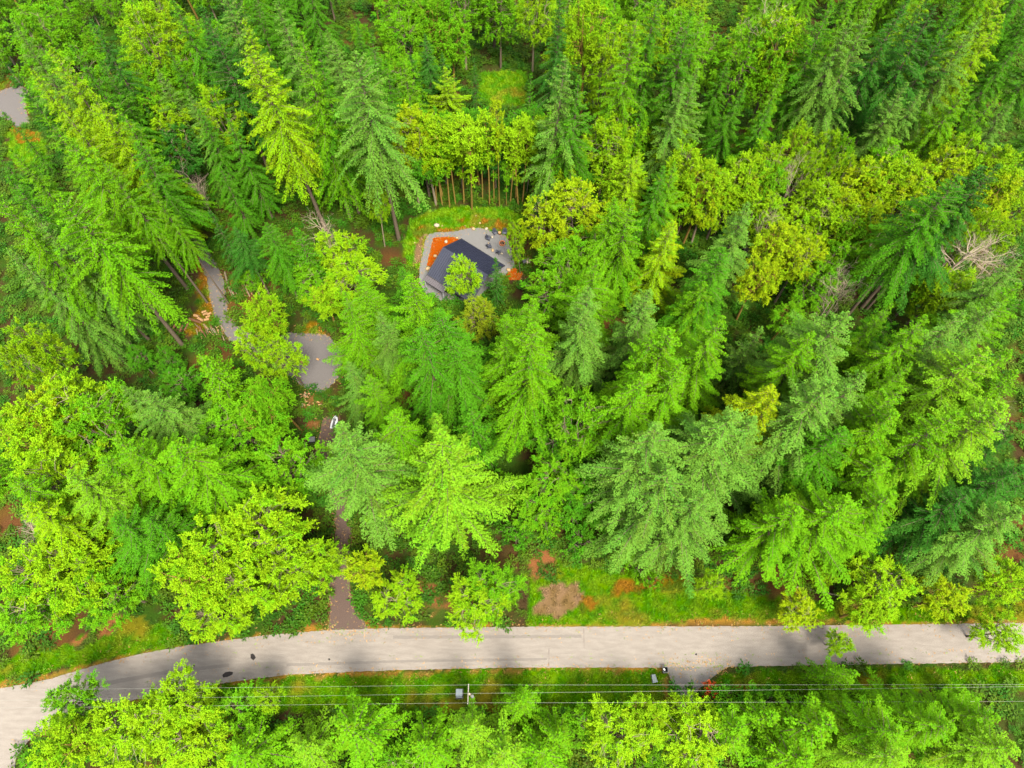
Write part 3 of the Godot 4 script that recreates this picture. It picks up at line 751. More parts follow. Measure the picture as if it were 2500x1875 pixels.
	["D", -37.12, -18.81, 0.900, 1.183, 1.94, 3, -0.023, -0.031, 293, 1, 21],
	["D", -31.28, -21.11, 0.900, 1.051, 0.66, 3, -0.001, -0.002, 296, 1, 51],
	["D", -27.73, -21.85, 0.750, 0.788, 0.30, 3, -0.047, -0.022, 298, 1, 3],
	["D", -42.01, -15.30, 0.650, 0.999, 2.12, 3, 0.011, -0.011, 289, 1, 11],
	["D", -21.21, -21.13, 0.650, 0.683, 4.79, 4, -0.014, -0.027, 359, 1, 24],
	["D", -15.71, -17.60, 0.500, 0.841, 2.05, 3, -0.045, 0.060, 360, 1, 20],
	["D", -4.57, -16.37, 0.650, 0.946, 4.56, 3, -0.004, 0.015, 361, 1, 27],
	["D", -2.39, -18.62, 0.650, 0.946, 4.59, 2, -0.012, -0.004, 325, 1, 22],
	["D", -57.80, -2.70, 0.650, 0.788, 4.01, 2, -0.023, 0.074, 356, 1, 40],
	["D", -56.56, 1.60, 0.750, 1.051, 6.15, 3, 0.054, 0.022, 295, 1, 9],
	["D", -43.35, -3.49, 0.700, 0.946, 4.12, 3, 0.050, 0.017, 287, 1, 7],
	["D", -45.75, -0.99, 0.700, 0.999, 3.93, 3, 0.015, 0.003, 288, 1, 45],
	["D", -49.46, 0.68, 0.700, 1.183, 4.98, 3, 0.011, -0.009, 291, 1, 47],
	["D", -41.48, 1.32, 0.650, 1.183, 3.57, 3, -0.000, 0.038, 290, 1, 58],
	["D", -33.19, -3.57, 0.500, 0.449, 3.58, 3, -0.056, -0.022, 362, 1, 35],
	["D", -37.05, -2.39, 0.450, 0.920, 0.71, 2, 0.054, -0.012, 363, 1, 18],
	["S", -18.58, 0.36, 1.176, 1.473, 0.87, 2, -0.013, 0.001, 369, 0, 34],
	["S", -4.26, 0.09, 1.059, 1.052, 1.25, 7, -0.009, 0.013, 372, 0, 32],
	["S", -33.75, 2.74, 0.824, 1.381, 2.95, 2, -0.002, -0.015, 374, 0, 56],
	["S", -26.46, 2.13, 0.647, 1.036, 4.17, 7, -0.015, 0.027, 375, 0, 50],
	["S", -61.19, 4.60, 0.706, 1.036, 0.56, 1, -0.009, 0.001, 376, 0, 34],
	["S", 2.33, -3.48, 0.941, 0.842, 5.65, 2, -0.032, 0.018, 365, 0, 41],
	["D", 19.40, -2.57, 0.550, 0.673, 5.95, 3, -0.018, 0.032, 378, 1, 34],
	["D", 24.69, -3.23, 0.550, 0.577, 2.62, 3, -0.027, 0.008, 377, 1, 28],
	["D", 15.41, 0.25, 0.600, 1.045, 4.47, 3, -0.010, 0.034, 380, 1, 27],
	["D", 25.25, 0.62, 0.550, 1.183, 5.54, 3, -0.036, -0.023, 379, 1, 50],
	["S", 30.56, -0.57, 0.824, 1.220, 0.26, 2, -0.021, 0.012, 382, 0, 20],
	["S", 45.91, -7.89, 0.941, 0.760, 0.81, 2, 0.012, 0.016, 386, 0, 35],
	["F", 45.98, -1.83, 0.706, 0.813, 0.32, 2, 0.038, 0.003, 337, 0, 59],
	["F", 52.49, -1.97, 0.676, 0.813, 4.53, 2, 0.017, -0.002, 335, 0, 50],
	["F", 58.52, -2.84, 0.647, 0.707, 4.96, 2, 0.004, -0.010, 338, 0, 8],
	["F", 59.05, 0.32, 0.706, 0.813, 2.22, 7, -0.007, 0.011, 347, 0, 46],
	["S", 40.02, -1.26, 1.176, 1.450, 2.46, 2, -0.032, 0.011, 385, 0, 5],
	["F", 46.24, 1.73, 0.706, 0.813, 0.97, 7, -0.007, 0.030, 346, 0, 38],
	["S", 37.30, 1.85, 1.000, 1.381, 1.06, 2, 0.020, 0.003, 384, 0, 57],
	["D", 30.25, -20.84, 0.500, 0.481, 3.24, 3, 0.054, 0.001, 381, 1, 38],
	["D", 43.15, -17.02, 0.450, 0.683, 2.37, 4, -0.031, -0.012, 389, 1, 0],
	["D", 54.86, -21.42, 0.650, 0.999, 4.84, 3, 0.077, -0.037, 225, 1, 41],
	["D", 51.96, -17.22, 0.550, 0.841, 1.87, 3, -0.025, -0.069, 392, 1, 39],
	["D", 63.62, -19.06, 0.550, 0.788, 1.48, 4, 0.000, -0.050, 390, 1, 24],
	["D", 48.87, -13.13, 0.400, 0.420, 4.51, 3, 0.061, 0.019, 393, 1, 31],
	["D", 70.99, -14.77, 0.550, 0.683, 5.94, 3, 0.024, -0.045, 394, 1, 51],
	["D", 72.31, -21.45, 0.650, 0.841, 5.44, 3, -0.005, 0.006, 226, 1, 19],
	["B", 31.53, -5.02, 1.000, 0.960, 5.98, 1, 0.043, -0.001, 396, 3, 4],
	["B", 34.63, -3.58, 1.000, 0.960, 5.85, 1, -0.021, -0.074, 397, 3, 42],
	["B", 27.09, -6.53, 0.700, 0.317, 1.89, 1, -0.022, -0.004, 395, 3, 33],
	["B", 1.57, -28.69, 1.000, 1.040, 3.71, 1, 0.012, 0.042, 400, 3, 55],
	["B", 7.00, -30.89, 1.100, 1.120, 5.13, 2, -0.004, 0.034, 404, 3, 1],
	["B", 11.35, -27.80, 1.000, 1.040, 4.94, 1, 0.012, -0.011, 399, 3, 32],
	["B", 15.80, -30.48, 1.000, 1.040, 3.74, 1, -0.047, -0.009, 402, 3, 59],
	["B", 9.54, -32.30, 1.200, 1.200, 1.84, 1, 0.078, -0.021, 401, 3, 18],
	["B", 20.36, -24.18, 1.200, 0.997, 5.65, 2, -0.016, -0.011, 405, 3, 25],
	["B", 22.49, -21.64, 1.000, 0.634, 5.72, 2, 0.010, 0.035, 407, 3, 50],
	["B", 4.83, -32.11, 1.000, 0.960, 3.58, 2, 0.026, -0.016, 406, 3, 52],
	["B", 19.54, -28.97, 0.800, 0.800, 2.49, 1, 0.029, 0.041, 403, 3, 16],
	["A", -10.66, -97.84, 0.957, 1.083, 0.47, 3, 0.009, -0.015, 414, 4, 14],
	["A", -8.99, -96.39, 1.043, 1.167, 4.04, 3, 0.053, -0.033, 411, 4, 53],
	["A", -5.41, -97.44, 1.043, 1.000, 2.90, 3, -0.008, -0.016, 409, 4, 36],
	["A", -3.38, -97.18, 1.174, 0.559, 3.48, 4, -0.012, 0.003, 417, 4, 48],
	["A", -1.96, -97.64, 0.522, 0.500, 0.97, 2, 0.029, -0.008, 418, 4, 20],
	["A", -0.04, -98.88, 0.826, 0.917, 0.64, 3, 0.014, -0.003, 413, 4, 58],
	["A", 0.49, -97.28, 0.870, 1.000, 3.26, 3, -0.075, 0.055, 408, 4, 35],
	["X", 2.23, -100.79, 1.538, 0.536, 1.05, 2, 0.016, -0.041, 242, 2, 59],
	["A", 3.42, -100.17, 0.870, 0.917, 4.61, 3, -0.051, -0.015, 415, 4, 3],
	["A", -16.32, -97.90, 0.739, 1.083, 6.19, 2, 0.052, -0.033, 424, 4, 11],
	["A", -15.09, -97.18, 0.696, 1.000, 5.91, 2, 0.004, 0.053, 423, 4, 4],
	["A", -6.90, -98.80, 0.783, 0.833, 2.92, 2, -0.003, -0.029, 420, 4, 42],
	["D", -19.86, -96.73, 1.250, 0.928, 2.38, 4, -0.018, -0.018, 105, 1, 40],
	["D", -21.38, -102.02, 0.950, 1.029, 2.10, 1, 0.019, 0.064, 109, 1, 19],
	["D", -17.93, -101.56, 1.000, 1.030, 1.33, 1, 0.017, -0.036, 108, 1, 32],
	["D", -14.57, -102.53, 1.000, 1.029, 1.06, 1, 0.035, -0.005, 428, 1, 23],
	["D", -11.11, -101.75, 0.950, 0.927, 4.45, 0, -0.025, -0.037, 430, 1, 21],
	["D", -7.74, -102.94, 1.000, 0.978, 4.26, 1, 0.038, 0.019, 426, 1, 19],
	["D", -4.29, -102.15, 0.950, 0.927, 2.53, 0, -0.010, 0.029, 429, 1, 8],
	["D", -0.88, -103.13, 0.950, 0.926, 5.24, 1, -0.010, 0.023, 425, 1, 13],
	["D", 2.54, -103.78, 0.950, 0.978, 4.60, 1, 0.002, 0.012, 427, 1, 39],
	["D", 5.98, -103.32, 0.950, 0.978, 0.70, 2, 0.018, 0.020, 160, 1, 16],
	["D", 7.24, -97.89, 0.900, 0.928, 3.16, 2, 0.005, -0.032, 158, 1, 56],
	["H", -40.96, -73.26, 0.676, 0.502, 2.86, 1, -0.010, -0.026, 61, 0, 39],
	["H", -46.89, -74.68, 0.588, 0.472, 1.53, 0, 0.004, -0.022, 431, 0, 33],
	["D", -40.66, -74.60, 0.650, 0.881, 4.00, 2, -0.074, -0.030, 49, 1, 26],
	["D", -36.28, -71.67, 0.650, 0.882, 3.26, 2, 0.016, 0.012, 50, 1, 30],
	["S", -36.64, -74.52, 1.176, 1.047, 2.49, 1, -0.001, -0.005, 432, 0, 54],
	["D", -33.60, -68.59, 0.600, 0.831, 2.52, 3, 0.023, -0.046, 433, 1, 59],
	["D", -48.28, -73.76, 0.450, 0.474, 3.57, 2, -0.032, -0.001, 434, 1, 35],
	["S", -25.32, -64.98, 1.176, 1.272, 5.71, 2, -0.013, -0.010, 267, 0, 32],
	["F", -22.21, -60.79, 0.706, 0.737, 5.25, 2, 0.002, 0.022, 281, 0, 31],
	["D", 6.60, -35.61, 0.600, 1.051, 3.61, 2, -0.027, 0.019, 436, 1, 38],
	["D", 11.10, -34.63, 0.450, 0.920, 0.61, 1, -0.108, -0.028, 440, 1, 6],
	["D", 14.50, -33.22, 0.450, 0.920, 1.59, 1, -0.014, -0.036, 439, 1, 7],
	["D", 3.95, -32.40, 0.400, 0.788, 1.72, 2, 0.015, 0.036, 435, 1, 3],
	["D", 17.40, -30.93, 0.400, 0.788, 5.75, 1, 0.067, 0.017, 438, 1, 46],
	["D", 13.40, -37.97, 0.500, 0.893, 6.19, 1, 0.018, 0.008, 441, 1, 1],
	["D", 6.53, -43.33, 0.700, 0.946, 3.75, 1, 0.007, 0.014, 442, 1, 5],
	["S", -5.60, -42.84, 1.059, 1.381, 0.67, 1, 0.025, 0.001, 443, 0, 37],
	["S", -10.31, 1.79, 0.765, 1.298, 3.46, 2, -0.017, -0.009, 366, 0, 44],
	["S", -0.25, 1.85, 0.824, 1.298, 4.07, 7, 0.027, 0.004, 373, 0, 34],
	["D", -13.34, 3.54, 0.450, 0.841, 3.85, 2, 0.089, -0.040, 444, 1, 0],
	["S", 6.92, 0.14, 0.765, 0.896, 1.87, 2, 0.003, -0.003, 368, 0, 42],
	["D", 11.57, -1.33, 0.450, 0.617, 2.21, 2, -0.019, 0.059, 446, 1, 43],
	["S", 4.58, 2.32, 0.706, 1.243, 4.58, 2, -0.008, -0.012, 367, 0, 31],
	["B", 36.71, -4.49, 1.200, 1.120, 5.78, 1, 0.039, 0.002, 398, 3, 50],
	["S", 35.52, -1.75, 0.765, 1.243, 1.09, 2, -0.048, 0.023, 383, 0, 8],
	["A", -13.56, -96.80, 0.870, 0.917, 6.10, 2, -0.056, 0.006, 422, 4, 51],
	["A", -12.42, -97.58, 0.913, 0.917, 5.06, 3, -0.008, 0.029, 416, 4, 57],
	["A", -4.52, -98.44, 0.870, 0.833, 3.19, 2, -0.022, -0.008, 419, 4, 41],
	["A", -1.13, -98.31, 0.913, 0.833, 6.08, 3, 0.084, -0.033, 410, 4, 1],
	["A", 1.33, -97.95, 0.957, 0.917, 2.23, 3, -0.018, -0.053, 412, 4, 14],
	["A", 4.45, -98.89, 0.826, 0.917, 2.72, 2, -0.005, -0.002, 421, 4, 38],
	["D", 87.74, -81.74, 0.900, 0.566, 5.61, 3, -0.032, 0.050, 231, 1, 36],
	["F", 77.67, -66.42, 0.765, 0.709, 1.91, 5, -0.010, -0.006, 223, 0, 55],
	["F", 74.76, -60.58, 0.824, 0.753, 3.66, 2, -0.010, 0.000, 341, 0, 3],
	["F", 68.70, -44.15, 0.882, 0.868, 0.34, 2, -0.040, 0.003, 340, 0, 53],
	["D", 62.59, -75.91, 0.850, 0.568, 0.23, 2, 0.012, 0.010, 251, 1, 3],
	["D", 52.05, -71.79, 0.850, 0.933, 5.76, 2, -0.005, -0.078, 249, 1, 43],
	["X", 58.12, -70.92, 1.308, 0.784, 2.60, 1, -0.011, 0.003, 256, 2, 35],
	["D", 72.72, -72.71, 0.750, 0.829, 3.18, 2, 0.031, -0.027, 252, 1, 18],
	["X", 74.38, -45.91, 1.538, 1.071, 3.91, 1, 0.029, 0.032, 254, 2, 56],
	["D", -31.18, -163.39, 0.906, 1.005, 4.28, 2, -0.030, -0.043, 90, 1, 25],
	["F", 98.06, -141.61, 0.929, 0.672, 4.13, 3, -0.007, -0.003, 98, 0, 58],
	["D", -91.97, -131.79, 0.579, 0.651, 2.50, 2, -0.016, 0.016, 449, 1, 14],
	["D", -20.69, -162.09, 0.978, 1.150, 3.01, 2, 0.006, 0.013, 90, 1, 52],
	["F", 108.63, -170.08, 0.764, 0.488, 5.68, 2, -0.012, -0.004, 471, 0, 0],
	["F", -51.86, -129.15, 1.050, 0.667, 1.27, 1, -0.005, 0.013, 209, 0, 35],
	["D", -61.98, -155.95, 1.111, 1.119, 3.06, 3, -0.034, 0.015, 35, 1, 46],
	["D", -18.20, -152.72, 0.761, 0.746, 5.85, 2, -0.027, -0.012, 90, 1, 17],
	["F", 100.46, -135.25, 0.806, 0.539, 3.63, 1, -0.005, 0.014, 214, 0, 37],
	["D", -2.42, -150.31, 0.618, 0.742, 4.32, 2, 0.045, -0.050, 473, 1, 50],
	["D", -77.28, -152.55, 0.949, 0.980, 0.25, 2, 0.061, 0.064, 14, 1, 29],
	["D", -100.36, -134.57, 0.712, 0.808, 2.93, 2, -0.023, 0.028, 6, 1, 36],
	["F", 107.58, -137.86, 0.613, 0.486, 0.97, 1, 0.023, 0.014, 214, 0, 0],
	["D", 32.44, -166.69, 0.962, 1.153, 4.94, 3, 0.023, -0.028, 128, 1, 35],
	["D", -60.92, -124.23, 1.041, 1.154, 2.47, 2, -0.008, -0.000, 53, 1, 26],
	["F", 86.22, -131.52, 0.757, 0.594, 1.60, 1, 0.036, 0.004, 213, 0, 16],
	["D", -40.24, 8.92, 0.500, 0.585, 3.71, 2, 0.018, -0.006, 364, 1, 47],
	["F", 114.40, -155.05, 0.602, 0.433, 3.55, 1, 0.019, -0.017, 214, 0, 44],
	["D", -38.52, -161.78, 0.753, 0.899, 0.10, 2, 0.050, -0.028, 90, 1, 1],
	["D", 44.43, -170.33, 0.839, 0.968, 4.60, 2, 0.022, 0.017, 90, 1, 1],
	["F", 104.27, -122.21, 0.803, 0.598, 3.44, 1, -0.005, -0.025, 214, 0, 15],
	["D", 86.05, -69.95, 0.620, 0.724, 4.21, 1, -0.003, -0.012, 485, 1, 7],
	["S", 48.30, 7.47, 0.588, 0.598, 0.97, 2, -0.012, 0.016, 388, 0, 45],
	["F", 45.47, -57.22, 0.740, 0.578, 0.37, 5, 0.022, -0.036, 221, 0, 20],
	["F", -57.10, -148.00, 0.928, 0.630, 5.28, 1, -0.010, -0.016, 212, 0, 21],
	["D", 26.44, -143.74, 1.062, 1.197, 3.29, 2, -0.005, 0.032, 90, 1, 25],
	["S", 83.38, -164.66, 1.173, 0.753, 0.76, 2, -0.002, -0.030, 498, 0, 44],
	["S", 75.39, -153.08, 1.166, 0.777, 1.77, 1, 0.004, 0.012, 117, 0, 25],
	["D", -98.30, -164.56, 0.572, 0.685, 4.24, 2, 0.030, -0.011, 458, 1, 27],
	["F", -51.47, -116.09, 1.112, 0.591, 3.69, 0, 0.027, -0.029, 37, 0, 2],
	["F", 52.86, -132.98, 0.603, 0.473, 2.38, 3, 0.016, -0.024, 94, 0, 4],
	["S", 39.58, -142.84, 1.142, 0.801, 2.79, 3, -0.019, 0.000, 500, 0, 34],
	["D", -79.19, -130.53, 0.686, 0.789, 1.75, 2, 0.033, -0.005, 14, 1, 31],
	["D", 59.01, -171.18, 0.644, 0.659, 4.08, 2, -0.057, -0.059, 484, 1, 58],
	["D", -86.06, -144.16, 0.552, 0.576, 0.95, 2, 0.033, 0.063, 453, 1, 30],
	["F", 102.57, -129.47, 0.656, 0.475, 5.98, 1, 0.000, -0.003, 214, 0, 41],
	["D", -95.68, -152.94, 0.514, 0.581, 1.95, 2, -0.031, 0.008, 454, 1, 31],
	["F", 70.78, -37.91, 0.697, 0.462, 2.21, 0, -0.032, 0.034, 355, 0, 18],
	["F", 51.96, -141.57, 0.735, 0.570, 0.44, 2, -0.001, -0.026, 459, 0, 31],
	["F", -42.55, -134.48, 0.829, 0.555, 0.30, 1, 0.002, 0.016, 204, 0, 31],
	["D", 37.40, -124.81, 1.105, 1.079, 3.11, 2, 0.004, 0.014, 90, 1, 46],
	["D", -114.67, -134.44, 1.182, 1.191, 1.57, 2, -0.030, -0.031, 2, 1, 56],
	["D", -16.08, -167.20, 0.915, 1.107, 2.68, 2, -0.011, 0.061, 90, 1, 8],
	["F", 64.88, -151.86, 0.606, 0.444, 0.33, 2, 0.021, -0.023, 461, 0, 12],
	["D", -95.11, -136.75, 0.516, 0.572, 1.17, 2, -0.008, 0.011, 450, 1, 46],
	["S", 38.30, -155.00, 0.897, 0.665, 0.28, 3, 0.015, -0.006, 502, 0, 34],
	["F", 95.52, -153.80, 0.929, 0.550, 0.12, 2, 0.022, -0.017, 467, 0, 43],
	["F", 78.60, -128.84, 0.889, 0.569, 2.94, 3, -0.038, 0.004, 95, 0, 1],
	["S", -98.82, -96.58, 0.798, 0.572, 1.22, 1, -0.024, -0.004, 67, 0, 56],
	["F", 55.15, -46.97, 0.837, 0.555, 0.90, 2, -0.005, -0.016, 339, 0, 52],
	["F", -19.75, -44.60, 0.795, 0.552, 1.86, 2, 0.022, 0.012, 280, 0, 1],
	["D", -33.73, -152.01, 0.582, 0.576, 0.28, 2, 0.025, -0.024, 479, 1, 59],
	["F", 89.44, -125.49, 0.885, 0.675, 3.12, 3, 0.011, -0.024, 97, 0, 46],
	["S", 38.85, -57.76, 1.126, 0.848, 1.67, 5, -0.011, -0.008, 506, 0, 24],
	["F", 101.79, -107.07, 0.696, 0.533, 2.82, 1, -0.010, -0.005, 351, 0, 50],
	["D", -65.86, -166.22, 0.748, 0.829, 5.10, 2, 0.009, -0.037, 14, 1, 36],
	["S", 76.70, -34.51, 1.103, 0.810, 2.76, 0, -0.017, 0.038, 508, 0, 57],
	["D", 13.32, -161.71, 0.464, 0.485, 4.47, 2, -0.084, 0.011, 478, 1, 57],
	["F", 88.74, -150.16, 0.813, 0.563, 5.48, 2, 0.002, -0.035, 465, 0, 51],
	["D", -124.53, -165.04, 1.094, 1.171, 4.68, 2, 0.051, -0.002, 14, 1, 15],
	["D", -117.74, -165.56, 0.993, 1.098, 2.97, 2, -0.002, -0.003, 14, 1, 39],
	["S", 72.93, -29.48, 0.704, 0.532, 0.27, 0, 0.018, -0.002, 507, 0, 55],
	["S", 80.63, -156.73, 1.050, 0.699, 3.00, 2, -0.003, 0.001, 498, 0, 50],
	["D", -111.63, -159.97, 0.979, 1.055, 2.75, 2, 0.069, 0.025, 14, 1, 22],
	["F", 72.93, -120.67, 0.951, 0.623, 4.64, 0, 0.017, -0.011, 135, 0, 58],
	["D", -97.23, -116.68, 0.910, 0.930, 6.09, 2, -0.006, -0.006, 4, 1, 28],
	["F", -77.31, -86.34, 0.642, 0.483, 4.95, 2, -0.039, 0.015, 509, 0, 37],
	["D", -59.62, -139.51, 0.835, 0.948, 1.02, 2, 0.018, -0.068, 14, 1, 21],
	["D", 9.27, -126.88, 1.173, 1.061, 3.55, 3, -0.016, -0.014, 123, 1, 23],
	["D", -24.30, -118.96, 0.946, 1.011, 5.93, 2, 0.015, 0.062, 89, 1, 39],
	["D", -74.69, -160.52, 0.980, 1.040, 1.93, 3, -0.050, 0.006, 33, 1, 8],
	["S", 88.54, -158.17, 0.951, 0.673, 5.91, 2, -0.005, -0.014, 498, 0, 51],
	["S", 64.91, -5.72, 0.588, 0.586, 1.42, 2, -0.007, -0.006, 387, 0, 4],
	["D", -74.04, -141.81, 0.422, 0.539, 4.62, 2, -0.005, -0.026, 457, 1, 22],
	["D", -21.80, -140.92, 0.971, 0.962, 0.25, 2, -0.042, -0.043, 85, 1, 40],
	["D", -7.04, -159.50, 0.887, 1.014, 5.78, 2, -0.028, -0.013, 90, 1, 47],
	["D", 7.11, -155.95, 0.723, 0.786, 2.81, 2, 0.030, 0.017, 90, 1, 51],
	["D", -107.49, -147.45, 0.880, 1.081, 2.31, 2, 0.001, 0.071, 10, 1, 43],
	["D", -1.53, -162.75, 0.716, 0.693, 2.14, 2, -0.009, -0.005, 90, 1, 39],
	["S", 74.72, -166.46, 1.017, 0.658, 4.09, 2, 0.019, 0.021, 498, 0, 28],
	["F", -46.04, -120.88, 0.921, 0.565, 0.12, 1, -0.002, -0.048, 205, 0, 10],
	["F", 98.75, -161.07, 0.749, 0.607, 5.12, 2, 0.002, 0.017, 470, 0, 58],
	["D", -77.93, -32.90, 0.810, 0.829, 2.73, 2, -0.027, 0.013, 278, 1, 34],
	["B", -46.71, 8.40, 1.351, 0.952, 3.16, 2, -0.012, -0.066, 510, 3, 19],
	["S", 54.88, -125.78, 1.047, 0.675, 5.30, 3, -0.007, 0.008, 504, 0, 7],
	["D", 61.57, -62.94, 0.721, 0.707, 5.29, 1, 0.001, -0.044, 511, 1, 38],
	["F", 23.91, -114.32, 1.117, 0.641, 1.62, 1, 0.016, 0.006, 195, 0, 41],
	["D", -118.48, -151.50, 0.810, 0.832, 0.83, 2, -0.071, -0.021, 14, 1, 9],
	["D", 21.05, -148.16, 0.946, 1.162, 3.14, 2, 0.022, -0.006, 90, 1, 45],
	["S", 74.59, -160.44, 0.831, 0.622, 1.84, 2, -0.015, -0.021, 498, 0, 37],
	["B", -70.87, -134.10, 1.340, 1.009, 0.76, 2, 0.051, 0.043, 513, 3, 3],
	["D", -86.18, -116.11, 1.088, 1.275, 1.75, 2, 0.073, 0.032, 11, 1, 25],
	["S", -92.25, -95.42, 0.691, 0.520, 4.61, 1, -0.023, -0.001, 68, 0, 48],
	["F", -9.48, -36.90, 0.877, 0.596, 6.18, 7, -0.009, 0.019, 517, 0, 6],
	["S", 112.99, -146.66, 1.041, 0.780, 3.46, 1, 0.024, -0.004, 120, 0, 8],
	["D", -68.31, -157.13, 1.069, 1.192, 4.14, 3, -0.034, -0.025, 34, 1, 8],
	["S", -90.00, -81.69, 0.824, 0.549, 3.75, 2, -0.008, 0.002, 518, 0, 29],
	["S", 49.32, -163.10, 0.679, 0.537, 0.07, 2, -0.013, -0.020, 490, 0, 49],
	["S", 75.82, -142.78, 1.137, 0.715, 5.73, 2, 0.002, -0.006, 498, 0, 31],
	["D", -58.91, -166.16, 0.724, 0.798, 6.04, 2, 0.045, -0.020, 90, 1, 6],
	["F", 58.43, -145.26, 0.657, 0.421, 2.29, 2, -0.033, 0.005, 460, 0, 37],
	["F", -50.06, -137.44, 0.723, 0.517, 0.93, 1, -0.015, -0.012, 208, 0, 54],
	["D", 95.67, -91.05, 0.670, 0.755, 5.90, 3, 0.044, -0.037, 236, 1, 56],
	["D", 48.08, -66.63, 0.611, 0.742, 0.44, 2, 0.047, -0.012, 519, 1, 29],
	["F", 104.52, -152.40, 0.741, 0.546, 5.29, 2, -0.001, 0.009, 471, 0, 29],
	["D", -43.29, -165.85, 0.684, 0.676, 1.15, 2, -0.018, -0.053, 90, 1, 12],
	["D", -14.29, -128.73, 0.916, 1.072, 2.39, 2, -0.030, -0.013, 80, 1, 29],
	["D", -19.18, -125.83, 0.711, 0.803, 5.37, 2, -0.026, 0.035, 83, 1, 18],
	["D", 19.87, 3.97, 0.427, 0.507, 3.60, 2, 0.006, 0.008, 445, 1, 7],
	["F", -84.01, -76.61, 0.609, 0.464, 1.73, 2, 0.000, -0.025, 65, 0, 34],
	["D", 35.07, -161.03, 0.766, 0.823, 3.22, 2, -0.002, 0.080, 90, 1, 54],
	["F", 100.44, -167.68, 0.715, 0.476, 1.24, 2, 0.006, 0.015, 471, 0, 24],
	["D", 42.78, -117.32, 1.303, 1.052, 5.78, 2, 0.033, -0.014, 90, 1, 21],
	["S", 11.14, 8.22, 0.520, 0.584, 3.07, 2, -0.007, -0.014, 371, 0, 34],
	["D", 37.28, -133.75, 0.869, 0.902, 3.00, 2, 0.023, 0.014, 90, 1, 5],
	["F", 92.86, -171.92, 0.598, 0.389, 5.30, 2, -0.006, 0.033, 468, 0, 24],
	["D", 4.28, -166.74, 0.663, 0.740, 2.15, 2, 0.069, 0.030, 90, 1, 37],
	["D", -18.18, -135.07, 0.971, 1.003, 3.82, 2, 0.002, 0.031, 82, 1, 34],
	["D", -35.50, -139.57, 0.459, 0.494, 3.98, 2, 0.015, 0.011, 477, 1, 39],
	["D", -82.50, -162.82, 0.862, 0.879, 5.76, 2, -0.015, 0.008, 14, 1, 51],
	["D", -100.83, -142.50, 0.666, 0.740, 5.93, 2, 0.010, 0.044, 8, 1, 36],
	["D", -108.52, -139.15, 0.603, 0.693, 5.06, 2, 0.009, 0.045, 448, 1, 40],
	["S", 39.30, -149.43, 0.722, 0.548, 0.69, 3, -0.020, 0.011, 501, 0, 10],
	["S", 54.35, -155.62, 0.529, 0.486, 0.44, 2, -0.005, -0.008, 491, 0, 13],
	["F", -24.15, -48.76, 0.646, 0.524, 4.22, 5, -0.010, 0.010, 272, 0, 41],
	["F", 82.93, -141.57, 0.731, 0.586, 5.08, 2, -0.003, 0.020, 464, 0, 3],
	["D", -93.56, -145.85, 0.516, 0.526, 3.20, 2, -0.012, -0.032, 452, 1, 11],
	["D", -5.80, -143.65, 1.152, 1.332, 0.97, 2, -0.005, 0.047, 81, 1, 46],
	["S", 9.85, -110.05, 0.970, 0.601, 3.22, 1, -0.008, 0.002, 115, 0, 6],
	["D", 9.69, -146.33, 0.653, 0.676, 3.89, 2, -0.030, 0.031, 84, 1, 22],
	["S", -20.51, 6.61, 0.588, 0.591, 1.73, 2, -0.002, 0.029, 370, 0, 43],
	["D", -8.50, -168.54, 0.855, 0.971, 4.60, 2, 0.053, 0.020, 90, 1, 36],
	["D", 48.27, -22.16, 0.409, 0.461, 2.22, 3, -0.102, 0.038, 391, 1, 48],
	["D", -0.80, -35.55, 0.383, 0.558, 4.96, 2, -0.029, -0.001, 437, 1, 0],
	["S", 31.55, -152.54, 0.730, 0.544, 4.43, 2, 0.013, -0.013, 486, 0, 16],
	["S", 46.79, -136.87, 1.061, 0.768, 1.37, 3, 0.034, -0.002, 503, 0, 9],
	["D", -118.46, -158.48, 0.771, 0.800, 1.55, 2, -0.011, 0.054, 14, 1, 35],
	["D", 0.53, -64.45, 0.611, 0.674, 5.34, 2, 0.059, 0.006, 520, 1, 47],
	["D", 21.77, -122.39, 1.223, 1.069, 2.94, 3, -0.022, 0.026, 126, 1, 22],
	["D", 32.36, -129.87, 1.056, 1.239, 3.18, 2, -0.040, 0.022, 90, 1, 52],
	["D", -11.06, -164.47, 0.695, 0.841, 4.82, 2, 0.014, 0.055, 90, 1, 41],
	["D", -27.38, -139.65, 0.908, 1.066, 0.19, 2, 0.007, -0.032, 90, 1, 21],
	["D", -116.51, -144.05, 0.673, 0.794, 0.74, 2, 0.039, 0.037, 7, 1, 11],
	["D", 7.17, -151.23, 0.613, 0.715, 0.30, 2, 0.035, 0.007, 474, 1, 22],
	["D", -23.24, -152.43, 0.726, 0.808, 4.51, 2, -0.007, -0.034, 90, 1, 24],
	["S", 62.08, -127.56, 1.037, 0.657, 3.30, 2, 0.008, -0.004, 492, 0, 42],
	["D", -99.85, -159.94, 0.810, 0.986, 5.50, 2, -0.010, -0.002, 14, 1, 22],
	["D", -66.24, -119.33, 0.929, 1.000, 5.93, 2, -0.007, -0.042, 52, 1, 47],
	["D", 52.25, -171.13, 0.646, 0.693, 0.57, 2, -0.024, -0.005, 483, 1, 7],
	["D", 53.74, -166.66, 0.620, 0.676, 2.30, 2, -0.038, -0.050, 482, 1, 44],
	["S", 65.36, -137.72, 1.062, 0.701, 2.37, 2, 0.004, 0.009, 495, 0, 38],
	["S", 88.98, -164.82, 0.993, 0.771, 2.19, 2, 0.010, 0.011, 498, 0, 46],
	["F", 79.82, -145.98, 0.616, 0.436, 4.43, 2, -0.001, -0.001, 463, 0, 10],
	["D", -79.14, -135.83, 0.549, 0.540, 5.05, 2, -0.016, 0.017, 455, 1, 9],
